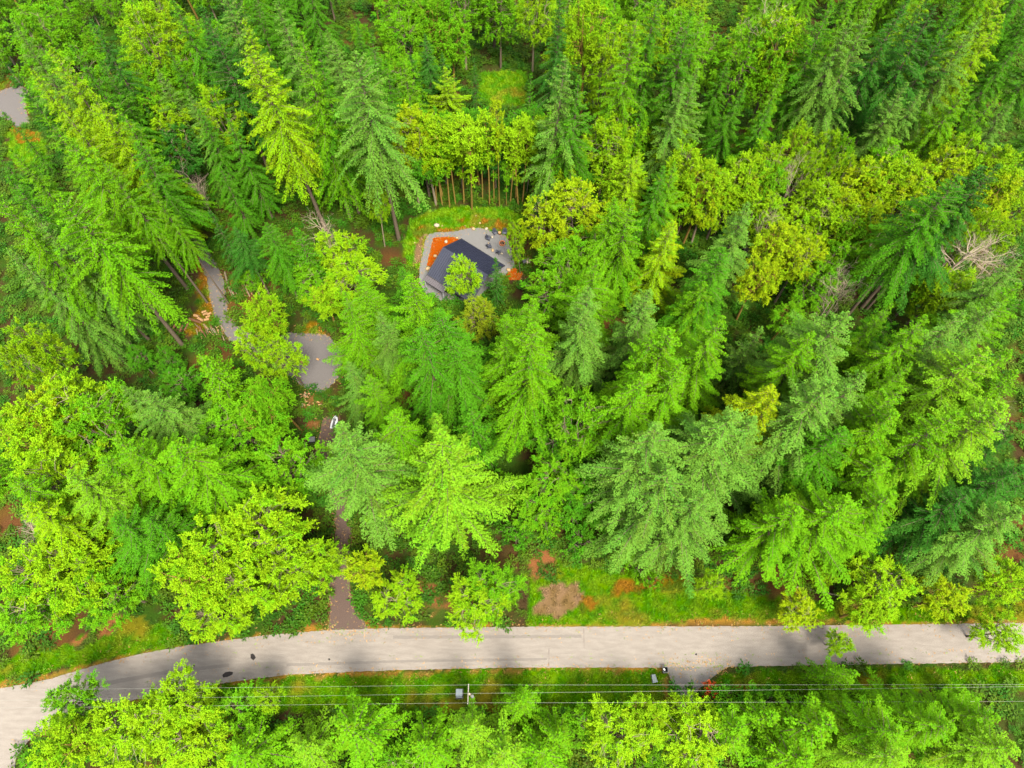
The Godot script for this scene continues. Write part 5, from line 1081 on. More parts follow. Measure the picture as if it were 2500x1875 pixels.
const TREE_LABELS := ["tall silvery green conifer standing nearest to the pale gravel pad", "dark blue-green conifer standing nearest to the pale gravel pad", "bright green broadleaf tree standing nearest to the pale gravel pad", "bright green broadleaf tree second nearest to the pale gravel pad", "bright green broadleaf tree third nearest to the pale gravel pad", "bright green broadleaf tree fourth nearest to the pale gravel pad", "bright green broadleaf tree fifth nearest to the pale gravel pad", "bright green broadleaf tree sixth nearest to the pale gravel pad", "bright green broadleaf tree seventh nearest to the pale gravel pad", "bright green broadleaf tree eighth nearest to the pale gravel pad", "bright green broadleaf tree ninth nearest to the pale gravel pad", "bright green broadleaf tree tenth nearest to the pale gravel pad", "bright green broadleaf tree eleventh nearest to the pale gravel pad", "bright green broadleaf tree twelfth nearest to the pale gravel pad", "bright green broadleaf tree in the forest farther from the pale gravel pad", "tall lime green conifer standing nearest to the grey tree stump", "tall lime green conifer second nearest to the grey tree stump", "tall lime green conifer third nearest to the grey tree stump", "tall lime green conifer fourth nearest to the grey tree stump", "tall lime green conifer fifth nearest to the grey tree stump", "tall deep green conifer standing nearest to the grey tree stump", "tall deep green conifer second nearest to the grey tree stump", "dark blue-green conifer standing nearest to the grey tree stump", "dark blue-green conifer second nearest to the grey tree stump", "dark blue-green conifer third nearest to the grey tree stump", "deep green conifer standing nearest to the grey tree stump", "deep green conifer second nearest to the grey tree stump", "deep green conifer third nearest to the grey tree stump", "deep green conifer fourth nearest to the grey tree stump", "deep green conifer fifth nearest to the grey tree stump", "deep green conifer sixth nearest to the grey tree stump", "lime green broadleaf tree standing nearest to the pale gravel pad", "lime green broadleaf tree second nearest to the pale gravel pad", "lime green broadleaf tree third nearest to the pale gravel pad", "lime green broadleaf tree fourth nearest to the pale gravel pad", "lime green broadleaf tree fifth nearest to the pale gravel pad", "tall dark blue-green conifer standing nearest to the grey tree stump", "tall dark blue-green conifer second nearest to the grey tree stump", "tall silvery green conifer standing nearest to the grey tree stump", "tall silvery green conifer second nearest to the grey tree stump", "silvery green conifer standing nearest to the grey tree stump", "silvery green conifer second nearest to the grey tree stump", "tall lime green conifer with bare lower trunk standing nearest to the grey tree stump", "tall bright green conifer standing nearest to the metal roofed house", "tall silvery green conifer with bare lower trunk standing nearest to the metal roofed house", "tall deep green conifer standing nearest to the metal roofed house", "tall deep green conifer second nearest to the metal roofed house", "lime green broadleaf tree standing nearest to the grey tree stump", "lime green broadleaf tree second nearest to the grey tree stump", "bright green broadleaf tree standing nearest to the grey tree stump", "bright green broadleaf tree second nearest to the grey tree stump", "bright green broadleaf tree third nearest to the grey tree stump", "bright green broadleaf tree fourth nearest to the grey tree stump", "bright green broadleaf tree fifth nearest to the grey tree stump", "tall bright green conifer standing nearest to the grey tree stump", "tall bright green conifer second nearest to the grey tree stump", "tall bright green conifer with bare lower trunk standing nearest to the stacked sawn wood blocks", "tall bright green conifer with bare lower trunk second nearest to the stacked sawn wood blocks", "tall bright green conifer with bare lower trunk third nearest to the stacked sawn wood blocks", "tall bright green conifer with bare lower trunk fourth nearest to the stacked sawn wood blocks", "deep green conifer with bare lower trunk standing nearest to the grey tree stump", "deep green conifer with bare lower trunk second nearest to the grey tree stump", "tall silvery green conifer standing nearest to the stacked sawn wood blocks", "deep green conifer standing nearest to the stacked sawn wood blocks", "bright green conifer standing nearest to the stacked sawn wood blocks", "bright green conifer second nearest to the stacked sawn wood blocks", "deep green young conifer standing nearest to the pale gravel pad", "deep green young conifer second nearest to the pale gravel pad", "deep green young conifer third nearest to the pale gravel pad", "silvery green conifer standing nearest to the stacked sawn wood blocks", "bright green conifer with bare lower trunk standing nearest to the grey tree stump", "dark blue-green broadleaf tree standing nearest to the grey tree stump", "dark blue-green young conifer standing nearest to the grey tree stump", "lime green broadleaf tree standing nearest to the metal roofed house", "lime green broadleaf tree second nearest to the metal roofed house", "lime green broadleaf tree third nearest to the metal roofed house", "lime green broadleaf tree fourth nearest to the metal roofed house", "lime green broadleaf tree fifth nearest to the metal roofed house", "bright green broadleaf tree standing nearest to the grassy glade", "bright green broadleaf tree second nearest to the grassy glade", "bright green broadleaf tree third nearest to the grassy glade", "bright green broadleaf tree fourth nearest to the grassy glade", "bright green broadleaf tree fifth nearest to the grassy glade", "bright green broadleaf tree sixth nearest to the grassy glade", "bright green broadleaf tree seventh nearest to the grassy glade", "bright green broadleaf tree eighth nearest to the grassy glade", "bright green broadleaf tree ninth nearest to the grassy glade", "bright green broadleaf tree tenth nearest to the grassy glade", "bright green broadleaf tree eleventh nearest to the grassy glade", "bright green broadleaf tree twelfth nearest to the grassy glade", "bright green broadleaf tree in the forest farther from the grassy glade", "bare pale dead tree standing nearest to the grey tree stump", "bare pale dead tree second nearest to the grey tree stump", "lime green conifer standing nearest to the grassy glade", "lime green conifer second nearest to the grassy glade", "lime green conifer third nearest to the grassy glade", "lime green conifer fourth nearest to the grassy glade", "lime green conifer fifth nearest to the grassy glade", "lime green conifer sixth nearest to the grassy glade", "dark blue-green young conifer standing nearest to the grassy glade", "deep green conifer standing nearest to the metal roofed house", "deep green conifer second nearest to the metal roofed house", "bright green conifer standing nearest to the metal roofed house", "bright green conifer second nearest to the metal roofed house", "bright green conifer third nearest to the metal roofed house", "yellow-green broadleaf tree standing nearest to the metal roofed house", "yellow-green broadleaf tree second nearest to the metal roofed house", "deep green broadleaf tree standing nearest to the metal roofed house", "deep green broadleaf tree second nearest to the metal roofed house", "deep green broadleaf tree third nearest to the metal roofed house", "tall silvery green conifer standing nearest to the fire pit", "tall silvery green conifer second nearest to the fire pit", "tall deep green conifer standing nearest to the fire pit", "tall deep green conifer second nearest to the fire pit", "deep green young conifer standing nearest to the grassy glade", "deep green young conifer second nearest to the grassy glade", "deep green young conifer third nearest to the grassy glade", "deep green young conifer fourth nearest to the grassy glade", "deep green young conifer fifth nearest to the grassy glade", "deep green young conifer sixth nearest to the grassy glade", "deep green young conifer seventh nearest to the grassy glade", "deep green young conifer eighth nearest to the grassy glade", "lime green broadleaf tree standing nearest to the grassy glade", "lime green broadleaf tree second nearest to the grassy glade", "lime green broadleaf tree third nearest to the grassy glade", "lime green broadleaf tree fourth nearest to the grassy glade", "lime green broadleaf tree fifth nearest to the grassy glade", "lime green broadleaf tree sixth nearest to the grassy glade", "lime green broadleaf tree seventh nearest to the grassy glade", "lime green broadleaf tree eighth nearest to the grassy glade", "dark blue-green conifer standing nearest to the grassy glade", "dark blue-green conifer second nearest to the grassy glade", "dark blue-green conifer third nearest to the grassy glade", "dark blue-green conifer fourth nearest to the grassy glade", "dark blue-green conifer fifth nearest to the grassy glade", "dark blue-green conifer sixth nearest to the grassy glade", "dark blue-green conifer seventh nearest to the grassy glade", "tall bright green conifer standing nearest to the fire pit", "tall bright green conifer second nearest to the fire pit", "deep green conifer standing nearest to the fire pit", "deep green conifer second nearest to the fire pit", "deep green conifer third nearest to the fire pit", "deep green conifer fourth nearest to the fire pit", "deep green conifer fifth nearest to the fire pit", "lime green broadleaf tree standing nearest to the fire pit", "lime green broadleaf tree second nearest to the fire pit", "lime green broadleaf tree third nearest to the fire pit", "lime green broadleaf tree fourth nearest to the fire pit", "lime green broadleaf tree fifth nearest to the fire pit", "lime green broadleaf tree sixth nearest to the fire pit", "lime green broadleaf tree seventh nearest to the fire pit", "lime green broadleaf tree eighth nearest to the fire pit", "lime green broadleaf tree ninth nearest to the fire pit", "lime green broadleaf tree tenth nearest to the fire pit", "lime green broadleaf tree eleventh nearest to the fire pit", "lime green broadleaf tree twelfth nearest to the fire pit", "lime green broadleaf tree in the forest farther from the fire pit", "bright green broadleaf tree standing nearest to the fire pit", "bright green broadleaf tree second nearest to the fire pit", "bright green broadleaf tree third nearest to the fire pit", "bright green broadleaf tree fourth nearest to the fire pit", "bright green broadleaf tree fifth nearest to the fire pit", "bright green broadleaf tree sixth nearest to the fire pit", "bright green broadleaf tree seventh nearest to the fire pit", "bright green broadleaf tree eighth nearest to the fire pit", "bright green broadleaf tree ninth nearest to the fire pit", "bright green broadleaf tree tenth nearest to the fire pit", "silvery green conifer standing nearest to the fire pit", "silvery green conifer second nearest to the fire pit", "silvery green conifer third nearest to the fire pit", "silvery green conifer fourth nearest to the fire pit", "silvery green conifer fifth nearest to the fire pit", "silvery green conifer sixth nearest to the fire pit", "silvery green conifer seventh nearest to the fire pit", "lime green conifer standing nearest to the fire pit", "lime green conifer second nearest to the fire pit", "lime green conifer third nearest to the fire pit", "yellow-green broadleaf tree standing nearest to the fire pit", "yellow-green broadleaf tree second nearest to the fire pit", "yellow-green broadleaf tree third nearest to the fire pit", "yellow-green broadleaf tree fourth nearest to the fire pit", "yellow-green broadleaf tree fifth nearest to the fire pit", "yellow-green broadleaf tree sixth nearest to the fire pit", "yellow-green broadleaf tree seventh nearest to the fire pit", "yellow-green broadleaf tree eighth nearest to the fire pit", "bright green conifer standing nearest to the fire pit", "bright green conifer second nearest to the fire pit", "bright green conifer third nearest to the fire pit", "bright green conifer fourth nearest to the fire pit", "bright green conifer fifth nearest to the fire pit", "bright green conifer sixth nearest to the fire pit", "bright green conifer seventh nearest to the fire pit", "bright green conifer eighth nearest to the fire pit", "dark blue-green young conifer standing nearest to the metal roofed house", "bare pale dead tree standing nearest to the grassy glade", "tall deep green conifer standing nearest to the grassy glade", "tall deep green conifer second nearest to the grassy glade", "tall silvery green conifer with bare lower trunk standing nearest to the fire pit", "tall dark blue-green conifer standing nearest to the grassy glade", "tall dark blue-green conifer second nearest to the grassy glade", "silvery green conifer standing nearest to the grassy glade", "silvery green conifer second nearest to the grassy glade", "deep green conifer standing nearest to the grassy glade", "deep green conifer second nearest to the grassy glade", "deep green conifer third nearest to the grassy glade", "deep green conifer fourth nearest to the grassy glade", "deep green conifer fifth nearest to the grassy glade", "deep green conifer sixth nearest to the grassy glade", "deep green conifer seventh nearest to the grassy glade", "deep green conifer eighth nearest to the grassy glade", "deep green conifer ninth nearest to the grassy glade", "deep green conifer tenth nearest to the grassy glade", "deep green conifer eleventh nearest to the grassy glade", "deep green conifer twelfth nearest to the grassy glade", "deep green conifer in the forest farther from the grassy glade", "bright green young conifer standing nearest to the fire pit", "silvery green conifer standing nearest to the long fallen trunk", "silvery green conifer second nearest to the long fallen trunk", "silvery green conifer third nearest to the long fallen trunk", "silvery green conifer fourth nearest to the long fallen trunk", "silvery green conifer fifth nearest to the long fallen trunk", "silvery green conifer sixth nearest to the long fallen trunk", "silvery green conifer seventh nearest to the long fallen trunk", "silvery green conifer eighth nearest to the long fallen trunk", "silvery green conifer ninth nearest to the long fallen trunk", "lime green broadleaf tree standing nearest to the long fallen trunk", "lime green broadleaf tree second nearest to the long fallen trunk", "lime green broadleaf tree third nearest to the long fallen trunk", "lime green broadleaf tree fourth nearest to the long fallen trunk", "lime green broadleaf tree fifth nearest to the long fallen trunk", "lime green broadleaf tree sixth nearest to the long fallen trunk", "lime green broadleaf tree seventh nearest to the long fallen trunk", "lime green broadleaf tree eighth nearest to the long fallen trunk", "lime green broadleaf tree ninth nearest to the long fallen trunk", "lime green broadleaf tree tenth nearest to the long fallen trunk", "lime green broadleaf tree eleventh nearest to the long fallen trunk", "lime green broadleaf tree twelfth nearest to the long fallen trunk", "lime green broadleaf tree in the forest farther from the long fallen trunk", "yellow-green broadleaf tree standing nearest to the long fallen trunk", "yellow-green broadleaf tree second nearest to the long fallen trunk", "yellow-green broadleaf tree third nearest to the long fallen trunk", "yellow-green broadleaf tree fourth nearest to the long fallen trunk", "bare pale dead tree standing nearest to the fire pit", "bare pale dead tree second nearest to the fire pit", "bare pale dead tree third nearest to the fire pit", "tall dark blue-green conifer with bare lower trunk standing nearest to the long fallen trunk", "tall dark blue-green conifer with bare lower trunk second nearest to the long fallen trunk", "tall deep green conifer with bare lower trunk standing nearest to the long fallen trunk", "yellow-green conifer standing nearest to the fire pit", "bright green broadleaf tree standing nearest to the long fallen trunk", "bright green broadleaf tree second nearest to the long fallen trunk", "bright green broadleaf tree third nearest to the long fallen trunk", "bright green broadleaf tree fourth nearest to the long fallen trunk", "bright green broadleaf tree fifth nearest to the long fallen trunk", "bare pale dead tree standing nearest to the long fallen trunk", "bare pale dead tree second nearest to the long fallen trunk", "bare pale dead tree third nearest to the long fallen trunk", "bare pale dead tree fourth nearest to the long fallen trunk", "bare pale dead tree fifth nearest to the long fallen trunk", "lime green broadleaf tree standing nearest to the stacked sawn wood blocks", "lime green broadleaf tree second nearest to the stacked sawn wood blocks", "lime green broadleaf tree third nearest to the stacked sawn wood blocks", "lime green broadleaf tree fourth nearest to the stacked sawn wood blocks", "lime green broadleaf tree standing nearest to the white watercraft", "lime green broadleaf tree second nearest to the white watercraft", "lime green broadleaf tree third nearest to the white watercraft", "bright green young conifer standing nearest to the white watercraft", "bright green young conifer second nearest to the white watercraft", "bright green broadleaf tree standing nearest to the white watercraft", "bright green broadleaf tree second nearest to the white watercraft", "bright green broadleaf tree third nearest to the white watercraft", "bright green broadleaf tree fourth nearest to the white watercraft", "silvery green conifer standing nearest to the white watercraft", "silvery green conifer second nearest to the white watercraft", "silvery green conifer third nearest to the white watercraft", "silvery green conifer fourth nearest to the white watercraft", "yellow-green broadleaf tree standing nearest to the stacked sawn wood blocks", "bright green broadleaf tree standing nearest to the stacked sawn wood blocks", "bright green broadleaf tree second nearest to the stacked sawn wood blocks", "bright green conifer standing nearest to the white watercraft", "bright green conifer second nearest to the white watercraft", "bright green conifer third nearest to the white watercraft", "bright green conifer fourth nearest to the white watercraft", "bright green conifer fifth nearest to the white watercraft", "bright green conifer sixth nearest to the white watercraft", "bright green conifer seventh nearest to the white watercraft", "bright green conifer eighth nearest to the white watercraft", "lime green broadleaf tree standing nearest to the black tar patch", "lime green broadleaf tree second nearest to the black tar patch", "lime green broadleaf tree third nearest to the black tar patch", "lime green broadleaf tree fourth nearest to the black tar patch", "lime green broadleaf tree fifth nearest to the black tar patch", "lime green broadleaf tree sixth nearest to the black tar patch", "lime green broadleaf tree seventh nearest to the black tar patch", "lime green broadleaf tree eighth nearest to the black tar patch", "lime green broadleaf tree ninth nearest to the black tar patch", "lime green broadleaf tree tenth nearest to the black tar patch", "lime green broadleaf tree eleventh nearest to the black tar patch", "lime green broadleaf tree twelfth nearest to the black tar patch", "lime green broadleaf tree in the forest farther from the black tar patch", "bright green conifer standing nearest to the black tar patch", "bright green conifer second nearest to the black tar patch", "pale green conifer standing nearest to the black tar patch", "lime green conifer standing nearest to the black tar patch", "deep green conifer standing nearest to the black tar patch", "deep green conifer second nearest to the black tar patch", "bare pale dead tree standing nearest to the white watercraft", "bare pale dead tree standing nearest to the stacked sawn wood blocks", "bare pale dead tree standing nearest to the black tar patch", "low deep green broadleaf tree standing nearest to the stacked sawn wood blocks", "low deep green broadleaf tree second nearest to the stacked sawn wood blocks", "low deep green broadleaf tree third nearest to the stacked sawn wood blocks", "deep green conifer standing nearest to the white watercraft", "deep green conifer second nearest to the white watercraft", "deep green conifer third nearest to the white watercraft", "tall bright green conifer standing nearest to the bare patch of lawn", "tall bright green conifer second nearest to the bare patch of lawn", "orange-tinged green broadleaf tree standing nearest to the metal roofed house", "silvery green conifer standing nearest to the bare patch of lawn", "silvery green conifer second nearest to the bare patch of lawn", "silvery green conifer third nearest to the bare patch of lawn", "silvery green conifer fourth nearest to the bare patch of lawn", "bright green conifer standing nearest to the bare patch of lawn", "bright green conifer second nearest to the bare patch of lawn", "bright green conifer third nearest to the bare patch of lawn", "bright green broadleaf tree standing nearest to the bare patch of lawn", "bright green broadleaf tree second nearest to the bare patch of lawn", "tall silvery green conifer standing nearest to the white watercraft", "tall pale green conifer standing nearest to the bare patch of lawn", "bright green conifer standing nearest to the long fallen trunk", "bright green conifer second nearest to the long fallen trunk", "bright green conifer third nearest to the long fallen trunk", "bright green conifer fourth nearest to the long fallen trunk", "bright green conifer fifth nearest to the long fallen trunk", "bright green conifer sixth nearest to the long fallen trunk", "bright green conifer seventh nearest to the long fallen trunk", "bright green conifer eighth nearest to the long fallen trunk", "bright green conifer ninth nearest to the long fallen trunk", "bright green conifer tenth nearest to the long fallen trunk", "bright green conifer eleventh nearest to the long fallen trunk", "bright green conifer twelfth nearest to the long fallen trunk", "bright green conifer in the forest farther from the long fallen trunk", "silvery green conifer with bare lower trunk standing nearest to the bare patch of lawn", "yellow-green conifer standing nearest to the long fallen trunk", "yellow-green conifer second nearest to the long fallen trunk", "tall silvery green conifer standing nearest to the long fallen trunk", "pale green conifer standing nearest to the long fallen trunk", "pale green conifer second nearest to the long fallen trunk", "pale green conifer third nearest to the long fallen trunk", "tall pale green conifer standing nearest to the long fallen trunk", "deep green conifer standing nearest to the long fallen trunk", "deep green conifer second nearest to the long fallen trunk", "silvery green conifer standing nearest to the black bin", "dark blue-green conifer standing nearest to the long fallen trunk", "dark blue-green conifer second nearest to the long fallen trunk", "dark blue-green conifer third nearest to the long fallen trunk", "bright green broadleaf tree standing nearest to the black tar patch", "bright green broadleaf tree second nearest to the black tar patch", "bright green broadleaf tree third nearest to the black tar patch", "yellow-green broadleaf tree standing nearest to the wooden power pole", "low lime green broadleaf tree standing nearest to the wooden power pole", "lime green broadleaf tree standing nearest to the wooden power pole", "low lime green broadleaf tree standing nearest to the black tar patch", "low bright green broadleaf tree standing nearest to the black tar patch", "low bright green broadleaf tree second nearest to the black tar patch", "bright green young conifer standing nearest to the wooden power pole", "bright green young conifer second nearest to the wooden power pole", "bright green young conifer third nearest to the wooden power pole", "bright green young conifer fourth nearest to the wooden power pole", "bright green young conifer fifth nearest to the wooden power pole", "bright green young conifer sixth nearest to the wooden power pole", "bright green young conifer seventh nearest to the wooden power pole", "pale green young conifer standing nearest to the wooden power pole", "pale green young conifer second nearest to the wooden power pole", "bright green young conifer standing nearest to the black tar patch", "pale green young conifer standing nearest to the black tar patch", "deep green young conifer standing nearest to the black tar patch", "low lime green broadleaf tree standing nearest to the black bin", "low lime green broadleaf tree second nearest to the black bin", "low lime green broadleaf tree third nearest to the black bin", "low lime green broadleaf tree fourth nearest to the black bin", "low lime green broadleaf tree fifth nearest to the black bin", "bright green young conifer standing nearest to the black bin", "bright green young conifer second nearest to the black bin", "bright green young conifer third nearest to the black bin", "bright green young conifer fourth nearest to the black bin", "bright green young conifer standing nearest to the long fallen trunk", "bright green young conifer second nearest to the long fallen trunk", "bright green young conifer third nearest to the long fallen trunk", "low yellow-green broadleaf tree standing nearest to the long fallen trunk", "low yellow-green broadleaf tree second nearest to the long fallen trunk", "low lime green broadleaf tree standing nearest to the long fallen trunk", "low lime green broadleaf tree second nearest to the long fallen trunk", "low lime green broadleaf tree third nearest to the long fallen trunk", "low lime green broadleaf tree fourth nearest to the long fallen trunk", "deep green shrub standing nearest to the black bin", "deep green shrub second nearest to the black bin", "deep green shrub third nearest to the black bin", "deep green shrub fourth nearest to the black bin", "deep green shrub standing nearest to the bare patch of lawn", "deep green shrub second nearest to the bare patch of lawn", "deep green shrub third nearest to the bare patch of lawn", "deep green shrub fourth nearest to the bare patch of lawn", "deep green shrub fifth nearest to the bare patch of lawn", "bright green shrub standing nearest to the bare patch of lawn", "bright green shrub second nearest to the bare patch of lawn", "bright green shrub third nearest to the bare patch of lawn", "bright green shrub standing nearest to the black bin", "lime green slender long-stemmed tree standing nearest to the fire pit", "lime green slender long-stemmed tree second nearest to the fire pit", "lime green slender long-stemmed tree third nearest to the fire pit", "lime green slender long-stemmed tree fourth nearest to the fire pit", "lime green slender long-stemmed tree fifth nearest to the fire pit", "lime green slender long-stemmed tree sixth nearest to the fire pit", "lime green slender long-stemmed tree seventh nearest to the fire pit", "lime green slender long-stemmed tree eighth nearest to the fire pit", "lime green slender long-stemmed tree ninth nearest to the fire pit", "yellow-green slender long-stemmed tree standing nearest to the fire pit", "bright green slender long-stemmed tree standing nearest to the fire pit", "bright green slender long-stemmed tree second nearest to the fire pit", "bright green slender long-stemmed tree third nearest to the fire pit", "bright green slender long-stemmed tree fourth nearest to the fire pit", "bright green slender long-stemmed tree standing nearest to the metal roofed house", "bright green slender long-stemmed tree second nearest to the metal roofed house", "bright green slender long-stemmed tree third nearest to the metal roofed house", "deep green broadleaf tree standing nearest to the fire pit", "deep green broadleaf tree second nearest to the fire pit", "deep green broadleaf tree third nearest to the fire pit", "deep green broadleaf tree fourth nearest to the fire pit", "dark blue-green broadleaf tree standing nearest to the fire pit", "dark blue-green broadleaf tree second nearest to the fire pit", "dark blue-green conifer with bare lower trunk standing nearest to the grey tree stump", "deep green young conifer standing nearest to the grey tree stump", "low lime green broadleaf tree standing nearest to the white watercraft", "low bright green broadleaf tree standing nearest to the grey tree stump", "low bright green broadleaf tree standing nearest to the bare patch of lawn", "low bright green broadleaf tree second nearest to the bare patch of lawn", "low bright green broadleaf tree third nearest to the bare patch of lawn", "low deep green broadleaf tree standing nearest to the bare patch of lawn", "low deep green broadleaf tree second nearest to the bare patch of lawn", "low deep green broadleaf tree third nearest to the bare patch of lawn", "low deep green broadleaf tree fourth nearest to the bare patch of lawn", "deep green broadleaf tree standing nearest to the bare patch of lawn", "deep green young conifer standing nearest to the white watercraft", "low bright green broadleaf tree standing nearest to the wooden power pole", "low bright green broadleaf tree standing nearest to the black bin", "low bright green broadleaf tree second nearest to the black bin", "low bright green broadleaf tree standing nearest to the pale gravel pad", "low bright green broadleaf tree second nearest to the pale gravel pad", "low bright green broadleaf tree third nearest to the pale gravel pad", "low bright green broadleaf tree fourth nearest to the pale gravel pad", "low bright green broadleaf tree fifth nearest to the pale gravel pad", "low bright green broadleaf tree sixth nearest to the pale gravel pad", "low bright green broadleaf tree seventh nearest to the pale gravel pad", "low bright green broadleaf tree eighth nearest to the pale gravel pad", "low bright green broadleaf tree ninth nearest to the pale gravel pad", "low bright green broadleaf tree tenth nearest to the pale gravel pad", "low bright green broadleaf tree eleventh nearest to the pale gravel pad", "low bright green broadleaf tree twelfth nearest to the pale gravel pad", "bright green conifer standing nearest to the grassy glade", "bright green conifer second nearest to the grassy glade", "bright green conifer third nearest to the grassy glade", "bright green conifer fourth nearest to the grassy glade", "bright green conifer fifth nearest to the grassy glade", "bright green conifer sixth nearest to the grassy glade", "bright green conifer seventh nearest to the grassy glade", "bright green conifer eighth nearest to the grassy glade", "bright green conifer ninth nearest to the grassy glade", "bright green conifer tenth nearest to the grassy glade", "bright green conifer eleventh nearest to the grassy glade", "bright green conifer twelfth nearest to the grassy glade", "bright green conifer in the forest farther from the grassy glade", "low bright green broadleaf tree standing nearest to the grassy glade", "low bright green broadleaf tree second nearest to the grassy glade", "low bright green broadleaf tree third nearest to the grassy glade", "low bright green broadleaf tree fourth nearest to the grassy glade", "low bright green broadleaf tree fifth nearest to the grassy glade", "low bright green broadleaf tree sixth nearest to the grassy glade", "low bright green broadleaf tree seventh nearest to the grassy glade", "low bright green broadleaf tree eighth nearest to the grassy glade", "low bright green broadleaf tree ninth nearest to the grassy glade", "low bright green broadleaf tree tenth nearest to the grassy glade", "low bright green broadleaf tree eleventh nearest to the grassy glade", "low bright green broadleaf tree twelfth nearest to the grassy glade", "low bright green broadleaf tree in the forest farther from the grassy glade", "low deep green broadleaf tree standing nearest to the long fallen trunk", "bright green young conifer standing nearest to the grassy glade", "bright green young conifer second nearest to the grassy glade", "bright green young conifer third nearest to the grassy glade", "bright green young conifer fourth nearest to the grassy glade", "bright green young conifer fifth nearest to the grassy glade", "bright green young conifer sixth nearest to the grassy glade", "bright green young conifer seventh nearest to the grassy glade", "bright green young conifer eighth nearest to the grassy glade", "bright green young conifer ninth nearest to the grassy glade", "bright green young conifer tenth nearest to the grassy glade", "bright green young conifer eleventh nearest to the grassy glade", "bright green young conifer twelfth nearest to the grassy glade", "bright green young conifer in the forest farther from the grassy glade", "lime green young conifer standing nearest to the grassy glade", "lime green young conifer second nearest to the grassy glade", "lime green young conifer third nearest to the grassy glade", "lime green young conifer fourth nearest to the grassy glade", "lime green young conifer fifth nearest to the grassy glade", "lime green young conifer sixth nearest to the grassy glade", "lime green young conifer seventh nearest to the grassy glade", "silvery green young conifer standing nearest to the long fallen trunk", "dark blue-green young conifer standing nearest to the long fallen trunk", "dark blue-green young conifer second nearest to the long fallen trunk", "bright green conifer standing nearest to the grey tree stump", "bright green shrub standing nearest to the black tar patch", "deep green broadleaf tree standing nearest to the long fallen trunk", "bright green shrub standing nearest to the pale gravel pad", "bright green shrub second nearest to the pale gravel pad", "bright green shrub third nearest to the pale gravel pad", "bright green shrub fourth nearest to the pale gravel pad", "bright green shrub fifth nearest to the pale gravel pad", "pale green conifer standing nearest to the white watercraft", "bright green young conifer standing nearest to the stacked sawn wood blocks", "low bright green broadleaf tree standing nearest to the long fallen trunk", "low bright green broadleaf tree standing nearest to the metal roofed house", "bright green shrub standing nearest to the grassy glade", "silvery green conifer standing nearest to the metal roofed house", "red-leaved shrub standing nearest to the black bin"]
const TREE_GROUPS := ["conifers of the forest", "broadleaf trees of the forest", "bare dead trees in the forest", "shrubs at the forest edge", "slender alders behind the clearing"]
const TREE_NAMES := {"F": "conifer_tree", "H": "conifer_tree", "S": "young_conifer", "D": "broadleaf_tree", "A": "slender_alder", "B": "shrub", "X": "dead_tree"}
const TREE_CATEGORY := {"F": "tree", "H": "tree", "S": "tree", "D": "tree", "A": "tree", "B": "shrub", "X": "dead tree"}

func plant_trees() -> void:
	var kinds := {
		"F": [fir(34, 8.2, 7.0, 37, 0.40, 0.10, 0.29, 101), fir(34, 8.2, 9.0, 34, 0.52, 0.16, 0.29, 102), fir(34, 8.2, 6.0, 38, 0.34, 0.02, 0.29, 103),
			fir(34, 8.2, 8.0, 35, 0.30, 0.22, 0.29, 104), fir(34, 8.2, 9.5, 33, 0.60, 0.24, 0.29, 105), fir(34, 8.2, 7.0, 36, 0.46, -0.04, 0.29, 106)],
		"S": [fir(17, 4.2, 1.8, 22, 0.30, 0.10, 0.29, 201), fir(17, 4.2, 2.4, 20, 0.42, 0.20, 0.29, 202), fir(17, 4.2, 1.4, 23, 0.24, 0.02, 0.29, 203)],
		"D": [broadleaf(20, 4.3, 6.5, 130, 7, 23, 0.2, "pale_bark", 301), broadleaf(20, 4.3, 7.5, 140, 7, 22, 0.21, "bark", 302, 4), broadleaf(20, 4.3, 6.0, 120, 8, 21, 0.195, "pale_bark", 303, 6),
			broadleaf(20, 4.3, 8.0, 140, 7, 23, 0.2, "bark", 304, 3), broadleaf(20, 4.3, 5.5, 115, 8, 22, 0.2, "mossy_bark", 305, 7)],
		"H": [fir(34, 8.2, 15.0, 29, 0.42, 0.10, 0.29, 111), fir(34, 8.2, 16.5, 27, 0.52, 0.16, 0.29, 112)],
		"A": [alder(23, 2.4, 401), alder(23, 2.4, 402), alder(23, 2.4, 403)],
		"B": [broadleaf(5, 2.5, 2.4, 46, 6, 10, 0.27, "bark", 501, 6), broadleaf(5, 2.5, 2.3, 50, 6, 9, 0.24, "bark", 502, 7)],
		"X": [dead_tree(13, 2.8, 0.42, "dead_wood", 601), dead_tree(13, 2.8, 0.35, "dead_wood", 602), dead_tree(13, 2.8, 0.5, "dead_wood", 603)],
	}
	var protos := {}
	for row in TREES:
		var kind: String = row[0]
		var variants: Array = kinds[kind]
		var pick: int = row[11] % variants.size()
		var key := "%s%d" % [kind, pick]
		var o: Node3D
		if protos.has(key):
			o = protos[key].duplicate()
			o.name = numbered(TREE_NAMES[kind])
			add_child(o)
		else:
			o = Node3D.new()
			o.name = numbered(TREE_NAMES[kind])
			add_child(o)
			part("trunk", variants[pick][0], o)
			part("limbs" if kind == "X" else "crown", variants[pick][1], o)
			protos[key] = o
		meta(o, TREE_LABELS[row[9]], TREE_CATEGORY[kind], TREE_GROUPS[row[10]])
		if kind != "X":
			(o.get_node("crown") as MeshInstance3D).set_surface_override_material(0, M.red_leaf if row[6] < 0 else M[("needles_%d" if kind in "FSH" else "foliage_%d") % row[6]])
		o.transform = Transform3D(Basis.from_euler(Vector3(row[7], 0, row[8])) * Basis(Vector3.UP, row[5]) * Basis.from_scale(Vector3(row[4], row[3], row[4])), Vector3(row[1], 0.0, row[2]))

